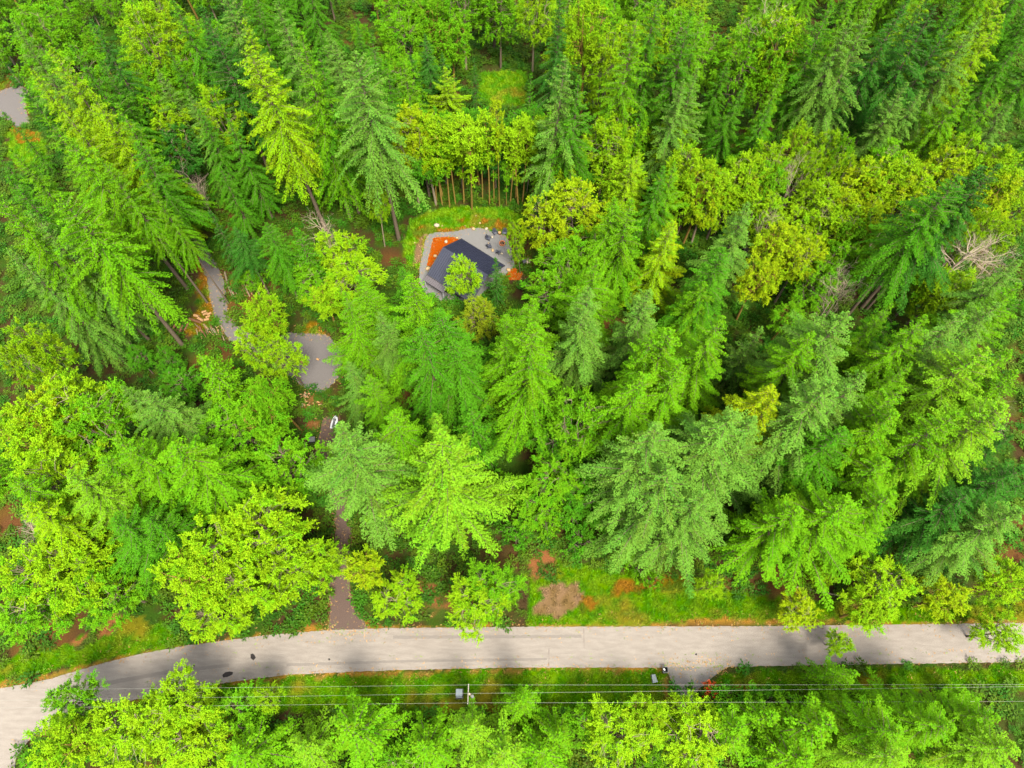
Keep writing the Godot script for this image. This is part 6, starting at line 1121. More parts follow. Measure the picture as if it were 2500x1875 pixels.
# ---------------------------------------------------------------- ground
const ZONES := [["edge", [-89.54, -1.8, -75.05, -5.07, -68.58, -6.38, -61.62, -8.64, -55.05, -10.28, -48.96, -11.4, -36.23, -13.26, -28.15, -14.02, -17.54, -14.53, 4.33, -15.22, 100.08, -17.94, 99.82, -17.26, 4.34, -14.49, -36.17, -12.54, -54.84, -9.41, -74.69, -4.02]], ["edge", [-60.54, -2.36, -54.13, -3.86, -44.31, -5.84, -32.49, -7.49, -16.97, -8.42, 0.9, -9.12, 23.2, -9.56, 23.15, -8.92, 0.91, -8.49, -16.91, -7.79, -32.38, -6.81, -44.15, -5.06, -53.91, -2.98, -59.39, -1.24]], ["grass", [-89.61, -1.97, -75.1, -5.24, -68.63, -6.55, -61.67, -8.81, -55.08, -10.39, -49.73, -11.5, -50.87, -13.74, -58.23, -15.41, -62.61, -12.91, -69.21, -9.82, -76.02, -7.95, -90.31, -3.72]], ["grass", [-53.85, -2.98, -44.15, -5.06, -32.38, -6.81, -16.91, -7.79, 0.91, -8.49, 23.15, -8.92, 24.63, -4.27, 16.09, -3.01, -14.01, -2.43, -37.99, -1.97, -49.68, -0.67, -55.62, -0.55]], ["grass", [33.66, -8.96, 38.68, -9.52, 53.64, -9.98, 78.7, -10.77, 97.61, -11.37, 96.74, -9.05, 77.91, -8.11, 52.95, -6.49, 34.55, -6.14, 30.33, -6.62]], ["grass", [2.69, -15.06, 2.6, -22.92, 7.19, -24.97, 13.76, -24.45, 20.92, -23.31, 29.86, -20.94, 42.59, -19.31, 45.97, -16.3, 23.01, -15.71]], ["grass", [42.16, -16.34, 42.59, -19.31, 81.5, -20.11, 101.04, -20.51, 100.1, -18.01]], ["grass", [-21.91, -93.36, -16.97, -96.09, -10.57, -97.25, -1.5, -97.16, 1.76, -94.64, 1.18, -89.99, -1.34, -89.45, -5.16, -90.14, -10.24, -90.48, -16.51, -89.37, -18.41, -81.06, -21.36, -80.98, -22.38, -87.03]], ["grass", [-9.03, -136.86, -3.5, -137.63, 2.06, -136.58, 2.57, -126.58, -5.68, -125.19, -9.9, -127.36]], ["grass", [-33.7, -148.65, -27.72, -150.79, -25.18, -141.29, -32.06, -141.08]], ["grass", [-110.75, -116.26, -102.43, -115.3, -98.71, -106.05, -103.13, -103.67, -108.9, -108.06]], ["dry", [-120.57, -129.14, -114.59, -130.62, -114.23, -126.74, -118.59, -123.44]], ["dry", [-110.67, -116.03, -105.38, -116.18, -102.39, -112.32, -107.44, -111.59]], ["dry", [-6.94, -93.6, -4.0, -94.0, -1.43, -93.74, -0.13, -92.33, -0.34, -90.11, -1.99, -90.06, -4.15, -90.48, -6.48, -91.53]], ["dry", [-12.23, -94.26, -10.94, -94.3, -10.51, -93.34, -11.64, -92.99]], ["soil", [-20.16, -82.81, -19.8, -86.17, -19.22, -88.36, -18.78, -90.89, -16.94, -91.89, -14.85, -91.15, -13.29, -90.56, -15.81, -90.17, -17.29, -89.66, -17.91, -88.55, -18.21, -84.99, -18.58, -81.65]], ["dry", [-20.84, -89.73, -19.95, -91.33, -17.73, -92.19, -14.89, -91.78, -10.58, -92.22, -7.14, -92.15, -9.53, -91.45, -13.29, -90.43, -16.07, -90.32, -17.81, -89.81, -19.15, -87.43]], ["soil", [5.07, -20.8, 8.01, -21.58, 10.58, -21.63, 11.28, -19.86, 10.88, -18.09, 7.96, -16.29, 6.16, -16.95, 4.0, -16.56, 3.27, -17.93, 5.44, -19.03]], ["dry", [10.91, -19.85, 14.2, -19.92, 14.13, -17.8, 10.86, -17.39]], ["needles", [2.45, -25.85, 8.06, -26.72, 7.65, -22.29, 2.86, -22.19]], ["needles", [17.29, -31.88, 21.93, -32.76, 21.62, -27.76, 18.21, -27.31]], ["dry", [16.5, -22.48, 29.43, -22.74, 29.26, -20.94, 16.39, -19.96]], ["dry", [-66.09, -89.64, -64.04, -89.69, -60.53, -80.79, -57.58, -74.2, -54.93, -68.78, -57.8, -67.81, -60.7, -74.12, -62.92, -80.73]], ["dry", [-59.91, -70.82, -56.63, -70.9, -55.89, -67.27, -58.8, -64.31, -61.73, -65.6, -61.01, -67.67]], ["needles", [-40.13, -62.03, -37.24, -62.1, -35.27, -60.5, -36.52, -59.17, -39.63, -58.77]], ["needles", [-37.88, -53.88, -33.65, -52.89, -32.89, -51.36, -35.29, -50.54, -37.3, -50.95]], ["needles", [-36.82, -48.68, -33.35, -48.61, -33.02, -46.23, -32.02, -43.9, -32.93, -43.59, -35.95, -45.57]], ["dry", [-39.39, -68.82, -37.32, -68.87, -34.5, -65.51, -39.21, -65.57]], ["needles", [-14.5, -21.83, -6.41, -22.0, -6.52, -16.69, -13.36, -16.55]], ["needles", [-61.55, -16.26, -58.6, -15.98, -59.23, -12.89, -63.09, -11.47, -64.46, -10.11, -67.6, -10.05, -63.46, -12.8]], ["needles", [-28.81, -30.11, -25.74, -29.8, -24.03, -21.63, -25.24, -13.57, -27.72, -13.52, -27.7, -21.56]], ["edge", [23.04, -9.15, 24.07, -8.77, 24.81, -6.51, 25.56, -4.57, 24.93, -4.17, 23.58, -6.49]]]

func inside(p: Vector2, poly: PackedVector2Array) -> bool:
	return Geometry2D.is_point_in_polygon(p, poly)

func ground_colour(x: float, z: float, zones: Array) -> Color:
	var a := noise.get_noise_2d(x * 3.0, z * 3.0)
	var b := noise.get_noise_2d(x * 12.0 + 300.0, z * 12.0)
	var c := noise.get_noise_2d(x * 1.3 - 700.0, z * 1.3 + 90.0)
	var floor_ := Color(0.055, 0.036, 0.016).lerp(Color(0.035, 0.075, 0.010), clampf(0.55 + a * 1.6 + b * 0.8, 0.0, 1.0))
	floor_ = floor_.lerp(Color(0.14, 0.06, 0.022), clampf((c - 0.18) * 2.2, 0.0, 0.7))
	var p := Vector2(x + a * 1.5 + b * 0.7, z + c * 1.2 - b * 0.7)
	for zn in zones:
		if zn[2].has_point(p) and inside(p, zn[1]):
			match zn[0]:
				"grass":
					floor_ = Color(0.046, 0.145, 0.003).lerp(Color(0.095, 0.185, 0.004), clampf(0.5 + b * 1.6, 0, 1)).lerp(Color(0.17, 0.12, 0.014), clampf(a * 1.8 - 0.25 + b * 0.5, 0.0, 0.75))
				"dry":
					floor_ = Color(0.19, 0.09, 0.008).lerp(Color(0.07, 0.11, 0.006), clampf(0.42 + b * 2.2 + a, 0, 1))
				"soil":
					floor_ = Color(0.20, 0.125, 0.068).lerp(Color(0.15, 0.095, 0.036), clampf(0.4 + b * 1.8, 0, 1))
				"needles":
					floor_ = Color(0.22, 0.09, 0.035).lerp(Color(0.05, 0.08, 0.012), clampf(0.35 + b * 2.2 + a, 0, 1))
				"edge":
					floor_ = Color(0.26, 0.13, 0.022).lerp(Color(0.17, 0.12, 0.02), clampf(0.5 + b * 2.0, 0, 1))
	return floor_

func make_ground() -> void:
	var zones := []
	for zn in ZONES:
		var poly := PackedVector2Array()
		for k in range(0, zn[1].size(), 2):
			poly.append(Vector2(zn[1][k], zn[1][k + 1]))
		var r := Rect2(poly[0], Vector2.ZERO)
		for p in poly:
			r = r.expand(p)
		zones.append([zn[0], poly, r])
	var xs := [-1500.0, -500.0, -220.0]
	var zs := [-1600.0, -600.0, -260.0]
	for k in 421:
		xs.append(-152.0 + k * 0.724)
	xs.append_array([220.0, 500.0, 1500.0])
	for k in 301:
		zs.append(-198.0 + k * 0.724)
	zs.append_array([90.0, 400.0, 1500.0])
	begin()
	for z: float in zs:
		for x: float in xs:
			var y := 0.0
			V.append(Vector3(x, y, z)); N.append(Vector3.UP); C.append(ground_colour(x, z, zones))
	var w := xs.size()
	for j in zs.size() - 1:
		for i in w - 1:
			var k := j * w + i
			I.append(k); I.append(k + 1); I.append(k + w)
			I.append(k + 1); I.append(k + w + 1); I.append(k + w)
	setting("ground", commit(M.ground))
	# grass on the verges and lawns, and low plants under the trees
	rng.seed = 77
	begin()
	for k in 26:
		var az := rng.randf() * TAU
		var p := Vector3(cos(az), 0, sin(az)) * rng.randf_range(0.0, 0.34)
		var d := (Vector3(rng.randf_range(-0.7, 0.7), 1.0, rng.randf_range(-0.7, 0.7))).normalized()
		leaf(p, d, d.cross(Vector3(cos(az), 0.2, sin(az))).normalized(), rng.randf_range(0.12, 0.34), 0.07, hue(1.0, 0.25, 0.12))
	var tuft := commit(M.grass_blade)
	begin()
	for k in 80:
		var az := rng.randf() * TAU
		var p := Vector3(cos(az) * rng.randf_range(0.0, 0.7), rng.randf_range(0.05, 0.75), sin(az) * rng.randf_range(0.0, 0.7))
		var d := (Vector3(cos(az), rng.randf_range(-0.3, 0.5), sin(az)) + jit(0.4)).normalized()
		leaf(p, d, d.cross(Vector3.UP + jit(0.5)).normalized(), rng.randf_range(0.16, 0.32), rng.randf_range(0.09, 0.17), hue(1.0, 0.3, 0.15))
	var fern := commit(M.undergrowth_leaf)
	var paved := []
	for row in PAVED:
		var poly := PackedVector2Array()
		for k in range(0, row.size(), 2):
			poly.append(Vector2(row[k], row[k + 1]))
		var r := Rect2(poly[0], Vector2.ZERO)
		for p in poly:
			r = r.expand(p)
		paved.append([poly, r])
	var grass_at := []
	var fern_at := []
	for k in 90000:
		var p := Vector2(rng.randf_range(-140.0, 140.0), rng.randf_range(-182.0, 12.0))
		if absf(p.x) > 82.0 + 0.36 * maxf(0.0, -p.y):
			continue
		var bad := false
		for pv in paved:
			if pv[1].has_point(p) and inside(p, pv[0]):
				bad = true
				break
		if bad:
			continue
		var kind := ""
		for zn in zones:
			if zn[2].has_point(p) and inside(p, zn[1]):
				kind = zn[0]
		if (kind == "" and rng.randf() < 0.30) or (kind == "needles" and rng.randf() < 0.12):
			fern_at.append(p)
	for zn in zones:
		if zn[0] != "grass" and zn[0] != "dry":
			continue
		var area: float = zn[2].get_area()
		for k in int(area * 9.0):
			var p: Vector2 = zn[2].position + Vector2(rng.randf() * zn[2].size.x, rng.randf() * zn[2].size.y)
			if not inside(p, zn[1]):
				continue
			var bad := false
			for pv in paved:
				if pv[1].has_point(p) and inside(p, pv[0]):
					bad = true
					break
			var g := ground_colour(p.x, p.y, zones)
			if not bad and (g.g > g.r * 1.1 or rng.randf() < 0.3):
				grass_at.append([p, g])
	var mg := MultiMesh.new()
	mg.transform_format = MultiMesh.TRANSFORM_3D
	mg.use_colors = true
	mg.mesh = tuft
	mg.instance_count = grass_at.size()
	for k in grass_at.size():
		var p: Vector2 = grass_at[k][0]
		var s := rng.randf_range(0.6, 1.25)
		mg.set_instance_transform(k, Transform3D(Basis(Vector3.UP, rng.randf() * TAU).scaled(Vector3(s, s * rng.randf_range(0.7, 1.3), s)), Vector3(p.x, 0.0, p.y)))
		var c: Color = grass_at[k][1]
		var v := rng.randf_range(0.8, 1.35)
		mg.set_instance_color(k, Color(c.r * v, c.g * v, c.b * v))
	scatter("grass", mg, "short green roadside and clearing grass with dry yellow blades", "grass")
	var mf := MultiMesh.new()
	mf.transform_format = MultiMesh.TRANSFORM_3D
	mf.use_colors = true
	mf.mesh = fern
	mf.instance_count = fern_at.size()
	for k in fern_at.size():
		var p: Vector2 = fern_at[k]
		var s := rng.randf_range(0.8, 2.0)
		mf.set_instance_transform(k, Transform3D(Basis(Vector3.UP, rng.randf() * TAU).scaled(Vector3(s, s * rng.randf_range(0.6, 1.1), s)), Vector3(p.x, 0.0, p.y)))
		var v := rng.randf_range(0.7, 1.3)
		mf.set_instance_color(k, Color(0.018 * v * rng.randf_range(0.6, 1.8), 0.056 * v, 0.0012 * v))
	scatter("undergrowth", mf, "low leafy plants and ferns covering the forest floor", "undergrowth")

func scatter(called: String, mm: MultiMesh, label: String, category: String) -> void:
	var o := MultiMeshInstance3D.new()
	o.name = called
	o.multimesh = mm
	add_child(o)
	meta(o, label, category)
	o.set_meta("kind", "stuff")

func make_litter() -> void:
	# fallen leaves and needles blown onto the paved surfaces
	rng.seed = 4141
	begin()
	for k in 5:
		var az := rng.randf() * TAU
		leaf(Vector3(rng.randf_range(-0.2, 0.2), 0.012, rng.randf_range(-0.2, 0.2)), Vector3(cos(az), 0.1, sin(az)).normalized(), Vector3(-sin(az), 0.05, cos(az)).normalized(), 0.12, 0.07, hue(1.0, 0.3, 0.2))
	var bit := commit(M.grass_blade)
	var spots := []
	for row in SHEETS:
		var flat: Array = row[1]
		var count := flat.size() / 2
		for k in count:
			var a := Vector2(flat[k * 2], flat[k * 2 + 1])
			var b := Vector2(flat[(k * 2 + 2) % flat.size()], flat[(k * 2 + 3) % flat.size()])
			var n := Vector2(-(b - a).y, (b - a).x).normalized()
			for i in int(a.distance_to(b) * (5.0 if row[0] == "road" else 7.0)):
				var off := pow(rng.randf(), 2.2) * (2.2 if row[0] == "road" else 1.6)
				spots.append([a.lerp(b, rng.randf()) + n * off * (1.0 if rng.randf() < 0.5 else -1.0), row[2]])
	var mm := MultiMesh.new()
	mm.transform_format = MultiMesh.TRANSFORM_3D
	mm.use_colors = true
	mm.mesh = bit
	mm.instance_count = spots.size()
	for k in spots.size():
		var p: Vector2 = spots[k][0]
		var v := rng.randf_range(0.5, 1.3)
		mm.set_instance_transform(k, Transform3D(Basis(Vector3.UP, rng.randf() * TAU).scaled(Vector3.ONE * rng.randf_range(0.7, 1.6)), Vector3(p.x, spots[k][1], p.y)))
		mm.set_instance_color(k, Color(0.19 * v, 0.11 * v, 0.04 * v) if rng.randf() < 0.7 else Color(0.08 * v, 0.12 * v, 0.015 * v))
	scatter("leaf_litter", mm, "brown fallen leaves and needles along the pavement edges", "leaf litter")

const PAVED := [[-89.32, -1.26, -74.86, -4.52, -68.41, -5.82, -61.46, -8.06, -54.94, -9.81, -48.87, -10.99, -36.17, -12.9, -28.11, -13.66, -17.51, -14.23, 4.34, -14.85, 36.65, -15.56, 80.55, -16.94, 99.94, -17.57, 97.76, -11.78, 78.84, -11.24, 35.92, -9.75, 21.88, -9.3, 0.9, -8.89, -16.95, -8.19, -32.45, -7.26, -37.55, -6.59, -44.25, -5.56, -54.04, -3.53, -60.39, -1.82, -65.47, 0.44, -68.45, 2.25, -69.5, 4.46, -68.83, 10.0, -84.67, 10.29], [-27.3, -13.32, -27.72, -17.88, -28.35, -19.74, -28.08, -21.58, -28.18, -25.87, -28.32, -29.55, -30.68, -37.18, -33.43, -44.51, -33.0, -49.15, -30.17, -49.61, -30.25, -44.58, -27.58, -37.25, -25.64, -29.6, -25.51, -26.25, -25.22, -21.64, -24.27, -17.95, -20.9, -13.44], [23.96, -9.8, 24.51, -8.21, 25.38, -5.96, 26.43, -2.66, 28.12, -2.69, 27.77, -5.45, 29.91, -7.29, 31.77, -8.63, 34.4, -10.01], [-42.92, -65.96, -40.68, -66.28, -34.51, -65.9, -31.02, -62.33, -31.14, -57.26, -33.67, -54.08, -37.08, -54.82, -40.8, -57.45, -45.67, -59.85, -44.68, -62.86], [-64.79, -87.83, -63.25, -88.28, -62.31, -86.18, -59.94, -83.74, -58.49, -81.81, -56.37, -78.0, -54.82, -73.34, -53.88, -69.71, -49.83, -66.23, -43.32, -63.76, -42.01, -60.36, -45.89, -61.12, -52.54, -64.41, -56.08, -68.75, -58.2, -74.19, -59.53, -77.92, -61.69, -81.73, -62.96, -84.66], [-18.43, -78.1, -18.57, -81.5, -18.21, -84.99, -17.92, -88.7, -17.3, -89.74, -16.06, -90.2, -13.28, -90.37, -11.53, -90.73, -9.53, -91.42, -7.11, -91.56, -5.19, -91.05, -4.15, -90.45, -2.11, -89.9, -0.93, -87.9, -0.36, -84.53, 0.17, -82.13, -1.17, -81.27, -2.33, -78.51, -6.56, -77.23, -9.48, -74.71, -13.65, -73.89, -16.76, -75.24], [-16.46, -88.59, -15.73, -88.95, -13.97, -89.15, -12.07, -89.09, -11.03, -88.42, -10.36, -87.65, -13.73, -85.1, -16.14, -80.22, -17.26, -81.31, -17.0, -83.8, -16.62, -86.87], [-1.16, -81.05, -0.19, -81.82, 0.8, -81.55, 1.68, -80.67, 1.2, -79.18, -0.87, -78.99, -1.63, -79.85], [-119.24, -125.32, -114.65, -128.02, -111.75, -129.01, -109.68, -126.88, -108.92, -122.22, -106.28, -117.61, -108.91, -116.08, -110.91, -118.08, -117.73, -120.96]]
const SHEETS := [["road", [-89.32, -1.26, -74.86, -4.52, -68.41, -5.82, -61.46, -8.06, -54.94, -9.81, -48.87, -10.99, -36.17, -12.9, -28.11, -13.66, -17.51, -14.23, 4.34, -14.85, 36.65, -15.56, 80.55, -16.94, 99.94, -17.57, 97.76, -11.78, 78.84, -11.24, 35.92, -9.75, 21.88, -9.3, 0.9, -8.89, -16.95, -8.19, -32.45, -7.26, -37.55, -6.59, -44.25, -5.56, -54.04, -3.53, -60.39, -1.82, -65.47, 0.44, -68.45, 2.25, -69.5, 4.46, -68.83, 10.0, -84.67, 10.29], 0.05, 0.12, "asphalt"], ["driveway", [-27.3, -13.32, -27.72, -17.88, -28.35, -19.74, -28.08, -21.58, -28.18, -25.87, -28.32, -29.55, -30.68, -37.18, -33.43, -44.51, -33.0, -49.15, -30.17, -49.61, -30.25, -44.58, -27.58, -37.25, -25.64, -29.6, -25.51, -26.25, -25.22, -21.64, -24.27, -17.95, -20.9, -13.44], 0.036, 0.15, "old_asphalt"], ["entrance", [23.96, -9.8, 24.51, -8.21, 25.38, -5.96, 26.43, -2.66, 28.12, -2.69, 27.77, -5.45, 29.91, -7.29, 31.77, -8.63, 34.4, -10.01], 0.04, 0.15, "concrete"], ["gravel_court", [-42.92, -65.96, -40.68, -66.28, -34.51, -65.9, -31.02, -62.33, -31.14, -57.26, -33.67, -54.08, -37.08, -54.82, -40.8, -57.45, -45.67, -59.85, -44.68, -62.86], 0.032, 0.35, "gravel"], ["gravel_path", [-64.79, -87.83, -63.25, -88.28, -62.31, -86.18, -59.94, -83.74, -58.49, -81.81, -56.37, -78.0, -54.82, -73.34, -53.88, -69.71, -49.83, -66.23, -43.32, -63.76, -42.01, -60.36, -45.89, -61.12, -52.54, -64.41, -56.08, -68.75, -58.2, -74.19, -59.53, -77.92, -61.69, -81.73, -62.96, -84.66], 0.028, 0.3, "gravel"], ["patio", [-18.43, -78.1, -18.57, -81.5, -18.21, -84.99, -17.92, -88.7, -17.3, -89.74, -16.06, -90.2, -13.28, -90.37, -11.53, -90.73, -9.53, -91.42, -7.11, -91.56, -5.19, -91.05, -4.15, -90.45, -2.11, -89.9, -0.93, -87.9, -0.36, -84.53, 0.17, -82.13, -1.17, -81.27, -2.33, -78.51, -6.56, -77.23, -9.48, -74.71, -13.65, -73.89, -16.76, -75.24], 0.03, 0.1, "patio_gravel"], ["mulch_bed", [-16.46, -88.59, -15.73, -88.95, -13.97, -89.15, -12.07, -89.09, -11.03, -88.42, -10.36, -87.65, -13.73, -85.1, -16.14, -80.22, -17.26, -81.31, -17.0, -83.8, -16.62, -86.87], 0.07, 0.12, "mulch"], ["mulch_bed", [-1.16, -81.05, -0.19, -81.82, 0.8, -81.55, 1.68, -80.67, 1.2, -79.18, -0.87, -78.99, -1.63, -79.85], 0.07, 0.12, "mulch"], ["gravel_pad", [-119.24, -125.32, -114.65, -128.02, -111.75, -129.01, -109.68, -126.88, -108.92, -122.22, -106.28, -117.61, -108.91, -116.08, -110.91, -118.08, -117.73, -120.96], 0.03, 0.3, "gravel"]]

func sheet(flat: Array, y: float, rough: float, m: Material) -> ArrayMesh:
	# a flat sheet whose edge is slightly uneven
	var poly := PackedVector2Array()
	var count := flat.size() / 2
	for k in count:
		var a := Vector2(flat[k * 2], flat[k * 2 + 1])
		var k2 := (k + 1) % count
		var b := Vector2(flat[k2 * 2], flat[k2 * 2 + 1])
		var steps := maxi(1, int(a.distance_to(b) / 0.45))
		for s in steps:
			var p := a.lerp(b, float(s) / steps)
			var n := Vector2(-(b - a).y, (b - a).x).normalized()
			poly.append(p + n * (noise.get_noise_2d(p.x * 40.0, p.y * 40.0) * rough))
	var tris := Geometry2D.triangulate_polygon(poly)
	begin()
	for p in poly:
		V.append(Vector3(p.x, y, p.y)); N.append(Vector3.UP); C.append(Color.WHITE)
	for k in range(0, tris.size(), 3):
		var a := poly[tris[k]]
		var b := poly[tris[k + 1]]
		var c := poly[tris[k + 2]]
		var up := (b - a).cross(c - a) > 0.0
		I.append(tris[k]); I.append(tris[k + 1] if up else tris[k + 2]); I.append(tris[k + 2] if up else tris[k + 1])
	# a lip down to the ground
	var size := poly.size()
	for k in size:
		var a := poly[k]
		var b := poly[(k + 1) % size]
		quad(Vector3(a.x, y, a.y), Vector3(b.x, y, b.y), Vector3(b.x, -0.02, b.y), Vector3(a.x, -0.02, a.y))
	return commit(m)

func make_paving() -> void:
	for row in SHEETS:
		var o := setting(row[0], sheet(row[1], row[2], row[3], M[row[4]]))
		if row.size() > 5:
			o.set_meta("label", row[5])
	var road: Node3D = get_node("road")
	for row in ROAD_MARKS:
		var pts: Array = row[1]
		if row[0] == "tar_patch":
			part("tar_patch", sheet(pts, row[2], 0.16, M.tar), road)
		elif row[0] != "crack_seal":
			part(row[0], sheet(pts, row[2], 0.10, M[row[3]]), road)
		else:
			var side := []
			for k in range(0, pts.size(), 2):
				side.append_array([pts[k], pts[k + 1] + row[3]])
			for k in range(pts.size() - 2, -1, -2):
				side.append_array([pts[k], pts[k + 1] - row[3]])
			if absf(pts[0] - pts[pts.size() - 2]) < 2.0:
				side = [pts[0] - row[3], pts[1], pts[0] + row[3], pts[1], pts[2] + row[3], pts[3], pts[2] - row[3], pts[3]]
			part("crack_seal", sheet(side, row[2], row[3] * 2.2, M.crack_fill), road)

const ROAD_MARKS := [["worn_track", [-33.07, -8.8, -17.08, -9.57, 6.16, -10.38, 6.16, -10.03, -17.05, -9.23, -33.0, -8.39], 0.054, "worn_track"], ["worn_track", [-17.41, -13.1, 11.53, -13.79, 11.52, -13.38, -17.36, -12.62], 0.054, "worn_track"], ["worn_track", [-60.02, -5.7, -51.27, -7.41, -41.68, -8.63, -41.59, -8.17, -51.15, -6.89, -59.85, -5.09], 0.054, "worn_track"], ["crack_seal", [6.48, -11.74, 6.47, -9.17], 0.059, 0.035], ["crack_seal", [11.87, -14.82, 11.86, -11.96], 0.059, 0.03], ["crack_seal", [42.04, -15.55, 41.68, -12.67], 0.059, 0.03], ["crack_seal", [28.28, -10.94, 33.89, -10.93, 39.53, -11.16, 45.14, -11.15], 0.059, 0.03], ["crack_seal", [-54.2, -4.42, -49.05, -5.75, -43.77, -6.76, -36.56, -7.58], 0.059, 0.035], ["crack_seal", [-49.64, -8.35, -41.79, -9.2, -33.27, -10.07, -23.41, -10.67, -8.5, -11.32, 6.16, -11.73], 0.055, 0.05], ["crack_seal", [6.48, -11.79, 16.49, -11.99, 29.03, -12.3, 41.62, -12.67], 0.055, 0.06], ["crack_seal", [57.32, -12.75, 66.88, -13.29, 74.55, -13.74, 92.45, -14.46], 0.055, 0.05], ["tar_patch", [-38.71, -9.96, -38.37, -10.14, -37.95, -9.86, -37.83, -9.51, -38.13, -9.16, -38.62, -9.44], 0.058], ["tar_patch", [-42.41, -7.01, -42.06, -7.41, -41.41, -7.54, -40.9, -7.44, -40.88, -7.04, -41.56, -6.74, -42.22, -6.67], 0.058], ["tar_patch", [-26.94, -9.61, -26.7, -9.67, -26.54, -9.45, -26.77, -9.32], 0.058], ["tar_patch", [28.77, -11.47, 29.02, -11.48, 28.99, -11.18, 28.75, -11.24], 0.058], ["tar_patch", [-47.15, -8.23, -46.79, -8.3, -46.74, -8.07], 0.058]]

# ---------------------------------------------------------------- objects
func lump(size: Vector3, m: Material, seed_: int) -> ArrayMesh:
	# a boulder: a rounded block with broken faces
	rng.seed = seed_
	var f := FastNoiseLite.new()
	f.seed = seed_
	f.frequency = 0.9
	begin()
	var rows := 7
	var cols := 10
	for j in rows + 1:
		for i in cols:
			var a := PI * j / rows
			var b := TAU * i / cols
			var d := Vector3(sin(a) * cos(b), cos(a), sin(a) * sin(b))
			var k := 1.0 + f.get_noise_3dv(d * 1.3) * 0.55
			d = Vector3(signf(d.x) * pow(absf(d.x), 0.8), signf(d.y) * pow(absf(d.y), 0.75), signf(d.z) * pow(absf(d.z), 0.8))
			V.append(Vector3(d.x * size.x, d.y * size.y, d.z * size.z) * k); N.append(d.normalized()); C.append(hue(1.0, 0.06, 0.03))
	for j in rows:
		for i in cols:
			var a := j * cols + i
			var b := j * cols + (i + 1) % cols
			I.append(a); I.append(a + cols); I.append(b)
			I.append(b); I.append(a + cols); I.append(b + cols)
	return commit(m)

const ROCKS := [[-15.92, -91.84, 0.53, "large pale boulder on bare soil beside the standing snag", 0.03], [-14.77, -91.82, 0.2, "small stone at the foot of the standing snag", 0.03], [-8.44, -91.24, 0.38, "tan boulder on the back edge of the patio, across from the roof peak", 0.03], [-5.83, -91.31, 0.33, "tan boulder on the patio edge nearest the garden chairs", 0.03], [-7.22, -92.71, 0.25, "small pale stone on the grass behind the patio", 0.03], [-11.62, -88.87, 0.28, "pale boulder at the upper corner of the orange mulch bed", 0.03], [-13.77, -87.88, 0.38, "tan boulder in the middle of the orange mulch bed", 0.03], [-15.67, -84.29, 0.39, "tan boulder on the orange mulch beside the roof edge", 0.03], [-16.88, -81.24, 0.53, "largest tan boulder at the narrow end of the orange mulch bed", 0.03], [-4.62, -89.29, 0.26, "tan stone seat between two chairs near the fire pit", 0.03], [-5.26, -87.63, 0.24, "tan stone behind the two chairs facing the fire pit", 0.03], [-4.4, -86.0, 0.33, "tan boulder on the patio between fire pit and metal roof", 0.03], [-2.56, -85.24, 0.25, "small tan stone beside the chair near the spruce", 0.03], [-10.19, -91.94, 0.14, "small stone in dry grass behind the patio", 0.03], [-1.17, -81.35, 0.45, "pale boulder at the patio corner beside the small mulch bed", 0.03], [2.39, -83.24, 0.78, "large white boulder behind the lantern post", 0.03], [-8.07, -94.62, 0.15, "small white stone on the green slope behind the patio", 0.03], [-20.01, -87.48, 0.17, "small pale stone in grass beside the curved path", 0.03]]
